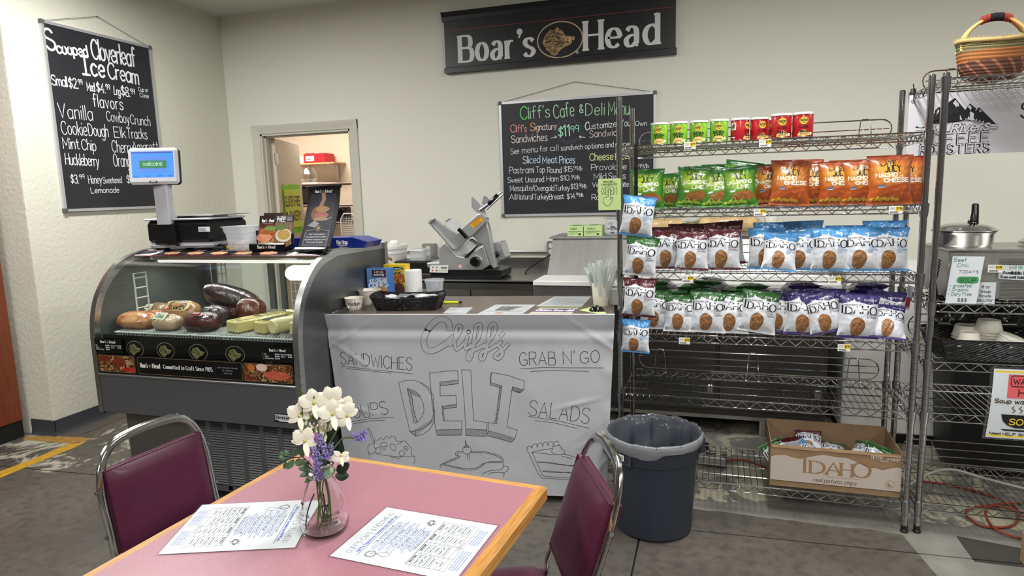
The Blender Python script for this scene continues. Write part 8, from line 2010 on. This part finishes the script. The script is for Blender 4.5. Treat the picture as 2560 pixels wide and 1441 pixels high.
# power strip and orange cord under the shelf
ps2 = thing('outlet_box', 'metal outlet box with a black plug on the floor under the shelf', 'outlet box', (.01, 3.50, 0), -.1)
MB().box(0, 0, .035, .16, .10, .05, .006).build('box', 'zinc', ps2); b = MB()
for x in (-.04, .04):
    for y in (-.02, .02): b.cyl((x, y, .060), (x, y, .063), .015, 12)
b.build('socket', 'white_paint', ps2); b = MB(); b.box(-.03, .02, .085, .03, .035, .04, .006); b.tube([(-.03, .02, .1), (-.06, .02, .11), (-.16, .04, .10), (-.25, .06, .02)], .006, 8); b.build('plug', 'black_plastic', ps2)
M('cord_orange', rgb(140, 56, 32), .5)
b = MB(); b.tube([V(q) for q in catm([(.09, 3.49, .03), (.18, 3.52, .03), (.28, 3.50, .008), (.42, 3.40, .008), (.55, 3.32, .008), (.8, 3.4, .008), (1.0, 3.5, .008), (1.2, 3.45, .008), (1.32, 3.3, .01), (1.25, 3.12, .008), (1.12, 3.08, .008), (1.10, 3.2, .012), (1.25, 3.28, .016), (1.4, 3.15, .008), (1.3, 3.0, .008), (1.16, 3.05, .014), (1.2, 3.25, .02), (1.4, 3.35, .01), (1.5, 3.2, .008)], 5)], .0052, 8); tag(b.build('extension_cord', 'cord_orange', smooth=60), 'orange extension cord running on the floor behind the shelves', 'cord')
b = MB(); b.tube([V(q) for q in catm([(.86, 3.16, .13), (.95, 3.22, .165), (1.06, 3.28, .17), (1.18, 3.26, .15), (1.3, 3.2, .145), (1.5, 3.1, .145)], 6)], .006, 8); tag(b.build('power_cord', M('cord_grey', rgb(150, 148, 142), .5), smooth=60), 'grey braided cord lying over the bottom right wire shelf', 'cord')
# ---------------------------------------------------------------- right shelving unit contents
bx0 = .848
# banner hung behind the top shelf
yb = 3.40
q = lambda x, y: onY(x, y, yb)
BP = [q(2274, 236), q(2268, 393)]; bu0 = BP[0].x; bz1, bz0 = BP[0].z-.005, BP[1].z+.003; bu1 = bu0+.98
MBn = MB(); mpB = lambda u, v, w=0: V((u, yb-w+.0035*sin(u*34)+.002*nz(u*8, v*4), v))
MBn.grid(lambda u, v: mpB(bu0+(bu1-bu0)*u, bz0+(bz1-bz0)*v), 90, 10); MBn.grid(lambda u, v: mpB(bu0+(bu1-bu0)*u, bz0+(bz1-bz0)*v, -.0012), 90, 10, flip=True)
bo = tag(MBn.build('coffee_banner', M('vinyl_grey', rgb(196, 194, 200), .4), smooth=60), 'grey white vinyl banner of a coffee roaster behind the right shelf top', 'banner')
b = MB(); g = q(2283, 253); b.tube([g+V((.008*cos(a*.628), -.003, .008*sin(a*.628))) for a in range(10)], .002, 6, closed=True); b.build('grommet', 'zinc', bo, world=True)
b = MB(); b.tube([g+V((0, -.004, 0)), g+V((0, -.01, .02)), g+V((0, 0, .05)), g+V((0, .012, .075))], .0025, 6); b.build('zip_tie', 'black_plastic', bo, world=True)
CB = lambda x, y: (lambda p: (p.x, p.z))(onY(2260+x/7.2067, 210+y/7.2067, yb))
D = Dec(); ik = rgb(16, 14, 20)
D.poly([CB(*p) for p in [(195, 790), (635, 410), (660, 430), (920, 250), (1100, 470), (1180, 350), (1290, 440), (1360, 425), (1660, 720), (1690, 722), (1400, 690), (1100, 655), (760, 705), (500, 720), (330, 800)]], ik); D.up()
gyb = rgb(192, 190, 197)
for pts in ([(925, 285), (985, 360), (985, 415), (960, 395), (940, 420), (905, 385), (870, 430), (815, 440)], [(1170, 378), (1215, 420), (1190, 490), (1170, 440), (1140, 420)], [(1360, 455), (1400, 495), (1355, 515)], [(1300, 440), (1330, 448), (1275, 492)], [(620, 450), (640, 520), (580, 560), (600, 480)],
    [(975, 645), (1005, 560), (1045, 645)], [(800, 680), (850, 615), (890, 665)], [(900, 660), (918, 610), (935, 655)], [(1090, 645), (1110, 610), (1125, 645)], [(1130, 645), (1160, 578), (1195, 650)], [(1195, 650), (1235, 590), (1275, 660)], [(1280, 660), (1300, 620), (1315, 670)], [(1340, 680), (1360, 645), (1380, 682)], [(1395, 690), (1485, 625), (1535, 700)], [(540, 690), (570, 635), (610, 695)], [(250, 785), (330, 745), (325, 790)]): D.poly([CB(*p) for p in pts], gyb)
D.layer = 1
for pts in ([(770, 700), (1100, 670), (1400, 705), (1690, 722)], [(1540, 760), (1620, 765), (1695, 765)], [(1560, 795), (1630, 800), (1695, 790)], [(1580, 820), (1640, 828), (1685, 815)], [(215, 835), (280, 838), (340, 830)], [(760, 850), (830, 855), (900, 850)]): D.stroke(catm([CB(*p) for p in pts], 4), .0016, ik)
p, r = CB(330, 850), CB(700, 835)
hR = CB(900, 700)[1]-CB(900, 870)[1]
for lay, wd, c in ((1, .0105, ik), (2, .0072, gyb), (3, .0018, ik)):
    D.layer = lay+1 if lay > 1 else 2
    D.text('Two', *CB(345, 870), hR*.9, c, w=wd, fit=CB(760, 0)[0]-CB(345, 0)[0]-.02, slant=.35, ang=.05) if lay < 3 else None
    D.text('Rivers', *CB(840, 880), hR*.95, c, w=wd, fit=CB(1520, 0)[0]-CB(840, 0)[0], slant=.3, ang=.05) if lay < 3 else None
for s_, a, c, y_, h in (('COFFEE', 275, 1540, 1110, 150), ('ROASTERS', 275, 1545, 1275, 120)):
    a0 = CB(a, y_); hh = h/7.2067/1635*3.6*1.04; fit_ = CB(c, y_-40)[0]-a0[0]
    for lay, wd, cc_ in ((2, .0088, ik), (3, .0040, gyb), ): D.layer = lay; D.text(s_, a0[0], a0[1], hh, cc_, w=wd, fit=fit_, sp=2.2, serif=.7 if lay == 2 else 0)
D.layer = 4; rr = random.Random(9)
for i in range(150):
    x, y = rr.uniform(285, 1530), rr.choice((rr.uniform(960, 1090), rr.uniform(1150, 1250))); a = CB(x, y); D.rect(a[0], a[1], a[0]+.003, a[1]+.0015, ik)
D.layer = 1; D.text('S', CB(2095, 600)[0], CB(2095, 610)[1], .062, ik, w=.007)
D.build('banner_printing', mpB, bo, world=True, dz=.0008)
# bolga basket
kx = .848+.30; bkP = onY(2462, 176, 3.16)
bt_ = thing('handled_basket', 'round woven straw basket with a leather wrapped handle on the right top shelf', 'basket', (bkP.x+.03, 3.18, 1.866))
def strawc(v, u):
    n_ = .75+.5*((int(u*90)+int(v*40)) % 2)*.35
    c = rgb(98, 62, 46) if v < .48 else (rgb(172, 108, 58) if v < .72 else rgb(128, 118, 78)); k = .5+.5*sin(v*120)
    if v < .48 and (int(u*70+v*13) % 5 == 0): c = rgb(170, 110, 80)
    return tuple(q*n_*(.7+.5*k) for q in c)
prb = [(.0, .0), (.055, .0), (.085, .012), (.10, .045), (.108, .09), (.112, .13), (.112, .148)]
def BF(u, v, o=0):
    k = v*(len(prb)-1); i = min(int(k), len(prb)-2); f_ = k-i; r_ = prb[i][0]*(1-f_)+prb[i+1][0]*f_-o; z = prb[i][1]*(1-f_)+prb[i+1][1]*f_; a = 2*pi*u
    rip = .0016*sin(v*110)+.0010*sin(u*2*pi*70)*(1 if int(v*34) % 2 else -1); return V(((r_+rip)*cos(a)*1.12, (r_+rip)*sin(a), z+.014*cos(2*a)*v*.6+(.004 if o else 0)))
b = MB(); b.grid(lambda u, v: BF(u, v), 180, 70, cu=True, col=lambda u, v: strawc(prb[min(int(v*6), 5)][1]/.148+(v*6-int(v*6))*.15 if 0 else BF(u, v).z/.155, u)); b.build('woven_body', MV('straw', .8), bt_, smooth=60)
MB().grid(lambda u, v: BF(u, v, .006), 60, 10, cu=True, flip=True, col=rgb(150, 110, 70)).build('lining', 'straw', bt_, smooth=60)
b = MB(); b.tube([BF(i/60, 1.0)+V((0, 0, .004)) for i in range(60)], .0085, 8, closed=True, col=rgb(180, 154, 100)); rr = random.Random(2)
for i in range(160):
    u = i/160; p = BF(u, 1.0); d = V((rr.uniform(-.4, .4), rr.uniform(-.4, .4), rr.uniform(.2, 1))).normalized()+V((p.x, p.y, 0)).normalized()*.4; b.tube([p+V((0, 0, .005)), p+V((0, 0, .005))+d*.014], .0008, 4, col=rgb(214, 186, 124))
b.build('rim', 'straw', bt_, smooth=50)
for s_ in (-.012, .012):
    b = MB(); b.tube([V(q_) for q_ in catm([(-.118, s_*2.4, .12), (-.112, s_*2.0, .16), (-.085, s_*1.3, .205), (-.04, s_*.7, .238), (.0, s_*.6, .248), (.04, s_*.7, .240), (.085, s_*1.3, .205), (.112, s_*2, .165), (.118, s_*2.4, .12)], 4)], .0065, 8, col=rgb(214, 170, 104)); b.build('handle_cane', 'straw', bt_, smooth=50)
b = MB()
for i in range(22):
    t_ = -.05+.0048*i; z = .248-.0105*(t_/.05)**2*1.0; cc_ = rgb(30, 26, 28) if 5 < i < 16 else rgb(150, 52, 44); b.tube([(t_, 0, z), (t_+.004, 0, z-.0002)], .0155+.001*(i % 2), 14, col=cc_)
b.build('leather_wrap', 'straw', bt_, smooth=30)
# soup warmer on the second level
WZ = LB[1]+.004; wx0, wx1, wy0, wy1, wh = .915, 1.62, 3.03, 3.36, .192
sw = thing('soup_warmer', 'stainless double soup warmer box with vent slots on the right shelf', 'soup warmer', ((wx0+wx1)/2, (wy0+wy1)/2, WZ))
M('steel_warm', rgb(185, 185, 182), .38, .9, noise_=(6, .4, rgb(150, 150, 148)), stretch=(4, 4, 1))
MB().box((wx0+wx1)/2, (wy0+wy1)/2, WZ+.012+wh/2, wx1-wx0, wy1-wy0, wh, .006).build('housing', 'steel_warm', sw, world=True)
MB().box((wx0+wx1)/2, (wy0+wy1)/2, WZ+.014+wh, wx1-wx0+.012, wy1-wy0+.012, .010, .004).build('top_plate', 'steel_h', sw, world=True)
for x in (wx0+.05, wx1-.05): MB().box(x, wy0+.05, WZ+.006, .03, .03, .012).build('foot', 'black_plastic', sw, world=True)
v0 = onY(2505, 650, wy0)
for i in range(4): MB().tube([(v0.x-.01, wy0-.002, v0.z+.004-.012*i), (v0.x+.20, wy0-.002, v0.z+.004-.012*i)], .0035, 6).build('vent_slat', 'steel_h', sw, world=True)
for i in range(7): q = onY(2500, 707, wy0); MB().tube([(q.x, wy0-.002, q.z-.0112*i), (q.x+.20, wy0-.002, q.z-.0112*i)], .0035, 6).build('vent_slat', 'steel_h', sw, world=True)
M('pot_steel', (.62, .61, .58), .16, 1)
def pot(x, y, label, high, r_=.112):
    t = thing('soup_pot', label, 'pot', (x, y, WZ+.019+wh)); h_ = .062 if high else .012
    b = MB(); b.lathe([(r_-.015, 0), (r_-.008, .01), (r_-.006, h_*.8), (r_+.004, h_), (r_-.002, h_+.004)], (0, 0, 0), 48); b.build('body', 'pot_steel', t, smooth=50)
    b = MB(); b.lathe([(r_+.008, h_+.003), (r_+.010, h_+.006), (r_+.0, h_+.010), (r_-.012, h_+.020), (r_-.04, h_+.029), (.03, h_+.034), (.001, h_+.034)], (0, 0, 0), 48); ld = b.build('lid', 'pot_steel', t, smooth=50); return t, h_
t, h_ = pot(1.01, 3.19, 'stainless soup pot with a lid and black ladle handle on the warmer', True)
b = MB(); b.tube([(.035, .01, h_+.03), (.035, .01, h_+.045)], [.022, .018], 14); b.tube([(.035, .0, h_+.04), (.038, .004, h_+.075), (.038, .008, h_+.11), (.038, .008, h_+.115)], [.017, .014, .013, .008], 12); b.build('ladle_handle', 'black_gloss', t)
pot(1.33, 3.18, 'second covered soup well at the right edge of the warmer', False)
# pot chain hook / cords left of the warmer
b = MB()
for i in range(4): b.tube([V((.888+.007*cos(a*.9), 3.06+.004*i, 1.15-.014*i+.005*sin(a*.9))) for a in range(7)], .0025, 6, closed=True)
b.tube([(.888, 3.07, 1.10), (.885, 3.08, 1.06), (.90, 3.10, 1.0), (.93, 3.12, .992)], .006, 8); tag(b.build('coiled_cord', 'black_matte'), 'short coiled dark cord at the left side of the soup warmer', 'cord')
# signs on the warmer
def card(name, label, pts, yy, draw, cat='sign', mat='page', bend=0, root=None):
    """pts: px corners bottom-left, bottom-right, top-right, top-left at depth yy (list or value)"""
    ys = yy if isinstance(yy, (list, tuple)) else (yy,)*4; A, B_, C_, E_ = [onY(p[0], p[1], y_) for p, y_ in zip(pts, ys)]
    def mp(u, v, w=0):
        q_ = (A*(1-u)+B_*u)*(1-v)+(E_*(1-u)+C_*u)*v; return q_+V((0, -w-bend*sin(pi*v)*-1, 0))
    b = MB(); b.grid(lambda u, v: mp(u, v), 6, 12); b.grid(lambda u, v: mp(u, v, -.0008), 6, 12, flip=True); o = tag(b.build(name, mat, smooth=60), label, cat)
    D = Dec(); draw(D); D.build('printing', mp, o, world=True, mat='print', dz=.0006); return o
gr = rgb(30, 120, 90)
def s1(D):
    def T(s, x, y, h, c=gr, w=None, fit=None, **k): D.text(s, x, y, h, c, w=w or h*.14, fit=fit, **k)
    T('Beef', .06, .89, .075, fit=.40); T('Chili:', .18, .78, .07, fit=.38); T("TODAY'S", .27, .65, .06, rgb(70, 70, 74), w=.008, fit=.62); D.poly([(.28, .45), (.38, .435), (.82, .435), (.92, .45), (.95, .50), (.92, .565), (.82, .58), (.38, .58), (.28, .565), (.24, .50)], rgb(62, 140, 84)); D.up(); T('SOUP', .34, .465, .075, rgb(30, 60, 40), w=.012, fit=.50)
    T('- grassfed', .06, .36, .06, fit=.68); T('- Organic', .05, .275, .06, fit=.62); T('- Dairy Free', .05, .18, .065, fit=.74); T('$$$', .38, .05, .07, BLACK, w=.010, fit=.3)
card('soup_card', 'white card reading beef chili in green marker on the soup warmer', [(2362, 760), (2440, 761), (2462, 642), (2382, 641)], (3.0, 3.0, 3.018, 3.018), s1)
def s2(D):
    for i, (s, f_) in enumerate((('8 oz', .4), ('Soup', .5), ('Bowls', .58), ('BELOW', .75))): D.text(s, .5, .74-.2*i, .11, rgb(40, 40, 44), w=.02, fit=f_, align=.5)
card('bowl_card', 'small white card about eight ounce soup bowls beside the chili card', [(2436, 762), (2486, 762), (2491, 706), (2440, 706)], 3.021, s2)
def s3(D):
    D.text('Available M-F', .12, .38, .2, BLACK, w=.03, fit=.8); D.text('11 am until Sold Out', .06, .1, .15, BLACK, w=.025, fit=.85); D.stroke([(.3, .72), (.48, .76), (.48, .98), (.3, .94), (.3, .72)], .015, gr); D.rect(.32, .82, .46, .86, gr); D.ring(.60, .85, .055, .11, .018, rgb(70, 150, 100), 20); D.blob(.60, .85, .025, .05, rgb(70, 150, 100), 10, 1)
card('hours_card', 'white card with soup hours on the warmer vents', [(2496, 698), (2585, 702), (2588, 664), (2497, 663)], 3.019, s3)
ptag(2488, 672, 0, 'price tag stuck on the soup warmer beside the hours card', '$4.99', base=V((0, 3.018, 0)))
card('hanging_tag', 'small creased tag hanging at the left end of the right shelf', [(2260, 772), (2272, 775), (2284, 718), (2270, 712)], (3.2, 3.2, 3.2, 3.2), lambda D: D.rect(.1, .1, .9, .5, rgb(190, 60, 60)))
# bread basket with bowls on the third level
Z3 = LB[2]+.003
bk2 = basket('woven_basket', 'large black woven basket of white soup bowls on the right shelf', 1.13, 3.15, Z3, 0, .50, .33, .085, .03, .06, 9, end_up=.0)
def stackb(x, y, z, n_, r0, r1, h, dz_, lab, flip=True, tilt=None, name='soup_bowl', cat='bowl'):
    for i in range(n_):
        cup(x, y, z+dz_*i, r0, r1, h, (['lowest', 'second', 'third', 'fourth', 'topmost'][i]+' of the '+lab) if n_ > 1 else lab, cat, name, flip=flip, group=lab if n_ > 1 else None, tilt=tilt)
stackb(1.02, 3.08, Z3+.045, 1, .034, .047, .060, .01, 'white paper bowl upside down at the left of the black basket')
stackb(1.13, 3.20, Z3+.050, 4, .040, .052, .05, .012, 'white paper bowls stacked upside down at the rear of the black basket')
stackb(1.06, 3.24, Z3+.045, 2, .040, .050, .045, .012, 'white bowls behind the single upturned bowl')
for i in range(5):
    b = MB(); b.lathe([(.001, .006), (.05, .006), (.052, .0), (.054, .0), (.054, .008), (.001, .008)], (0, 0, 0), 28); o = b.build('flat_cover', 'cup_paper'); o.location = (1.17+.004*i, 3.10, Z3+.040+.009*i); o.rotation_euler = (.15, .35, 0); tag(o, ['lowest', 'second', 'middle', 'fourth', 'uppermost'][i]+' white flat paper cover leaning in the black basket', 'cover', 'covers in the black basket')
stackb(1.315, 3.17, Z3+.002, 5, .036, .050, .10, .014, 'tall stacked white soup cups at the right edge of the right shelf'); stackb(1.345, 3.08, Z3+.002, 3, .036, .048, .10, .013, 'front stack of white soup cups at the right frame edge')
b = MB(); b.grid(lambda u, v: V((.93+.40*u, 3.30+.05*v+.012*nz(u*9, v*6, 4), Z3+.10+.11*v+.02*nz(u*7, v*5, 1)+.02*nz(u*18, v*12))), 34, 14); tag(b.build('plastic_bag', M('bag_black', rgb(22, 22, 26), .18, spec=.9), smooth=60), 'crumpled dark plastic sheet behind the bowls basket', 'plastic bag')
# big black bin behind the right shelf
bb2 = thing('black_bin', 'large black rectangular bin standing behind the right wire shelf', 'bin', (1.42, 3.78, 0))
b = MB()
def BN(u, v, o=0):
    a = 2*pi*u+.01; k = 1/max(abs(cos(a)), abs(sin(a)))**.85; s_ = .86+.14*v; return V(((.30-o)*cos(a)*k*s_, (.19-o)*sin(a)*k*s_, .04+.72*v))
b.grid(lambda u, v: BN(u, v), 64, 8, cu=True); b.grid(lambda u, v: BN(u, v, .008), 64, 8, cu=True, flip=True); b.add([BN(i/64, 0) for i in range(64)], [tuple(range(64))[::-1]]); b.build('body', M('bin_black', rgb(20, 20, 23), .5), bb2, smooth=50)
b = MB(); b.tube([BN(i/64, 1.0) for i in range(64)], .014, 8, closed=True); b.build('rim', 'bin_black', bb2); 
for x in (-.2, .2): MB().cyl((x-.015, -.1, .025), (x+.015, -.1, .025), .025, 14).build('wheel', 'black_plastic', bb2)
MB().cyl((0, .1, 0), (0, .1, .05), .04, 12).build('wheel', 'black_plastic', bb2)
# warning sign on the front of the right shelf
yw2 = 2.958
def s4(D):
    D.rect(.022, .022, .978, .978, rgb(232, 204, 52)); D.up(); D.rect(.23, .60, .92, .93, rgb(214, 92, 96)); D.up(); D.stroke([(.27, .79), (.30, .765), (.86, .765), (.89, .79), (.89, .89), (.86, .915), (.30, .915), (.27, .89)], .012, rgb(60, 20, 24), closed=True); D.text('WARNING', .31, .80, .07, rgb(40, 14, 16), w=.013, fit=.53); D.text('HOT', .40, .635, .09, rgb(90, 24, 28), w=.018, fit=.38)
    D.text('Soup warmer hot', .055, .555-.03, .055, rgb(60, 40, 20), w=.013, fit=.9)
    D.poly([(.18, .36), (.86, .36), (.82, .26), (.74, .20), (.62, .165), (.42, .165), (.30, .20), (.22, .26)], BLACK); D.up(); D.text('SOUP', .32, .215, .085, rgb(232, 204, 52), w=.016, fit=.42); D.layer = 2; D.poly([(.20, .14), (.84, .14), (.78, .115), (.27, .115)], BLACK)
    for x in (.36, .47, .58): D.stroke(catm([(x, .48), (x-.03, .455), (x+.02, .425), (x-.01, .39)], 4), .012, rgb(90, 74, 30))
    D.text('Need HELP? Since', .05, .05, .035, rgb(50, 36, 20), w=.008, fit=.62)
L0, L1_ = onY(2463, 1093, yw2), onY(2482, 922, yw2); wS = (L1_.z-L0.z)*.78; hS = L1_.z-L0.z; o0 = V((L0.x, yw2, L0.z))
mp = lambda u, v, w=0: o0+V((u*wS+.012*v, -w+.010*sin(pi*v)*-1, v*hS))
b = MB(); b.grid(lambda u, v: mp(u, v), 6, 10); b.grid(lambda u, v: mp(u, v, -.001), 6, 10, flip=True); o = tag(b.build('warning_sign', 'page', smooth=60), 'yellow and red hot soup warning sheet hung on the right shelf front', 'sign'); D = Dec(); s4(D); D.build('printing', mp, o, world=True, dz=.0008)
b = MB(); b.grid(lambda u, v: mp(u*1.1-.05, v*1.06-.03, -.0028), 4, 4); b.build('clear_sleeve', 'film_bag', o, world=True)
# blurred pale box corner at the lower right edge
rc = thing('carton', 'white and tan carton corner at the lower right frame edge', 'box', (1.345, 2.72, 0), .0)
MB().box(0, 0, .20, .36, .22, .15, .010).build('upper_body', 'white_paint', rc); MB().box(0, 0, .0625, .364, .224, .125, .004).build('tan_base', 'kraft', rc)
# clean the markers used while copying
for o in bpy.data.objects:
    if 'used' in o.keys(): del o['used']
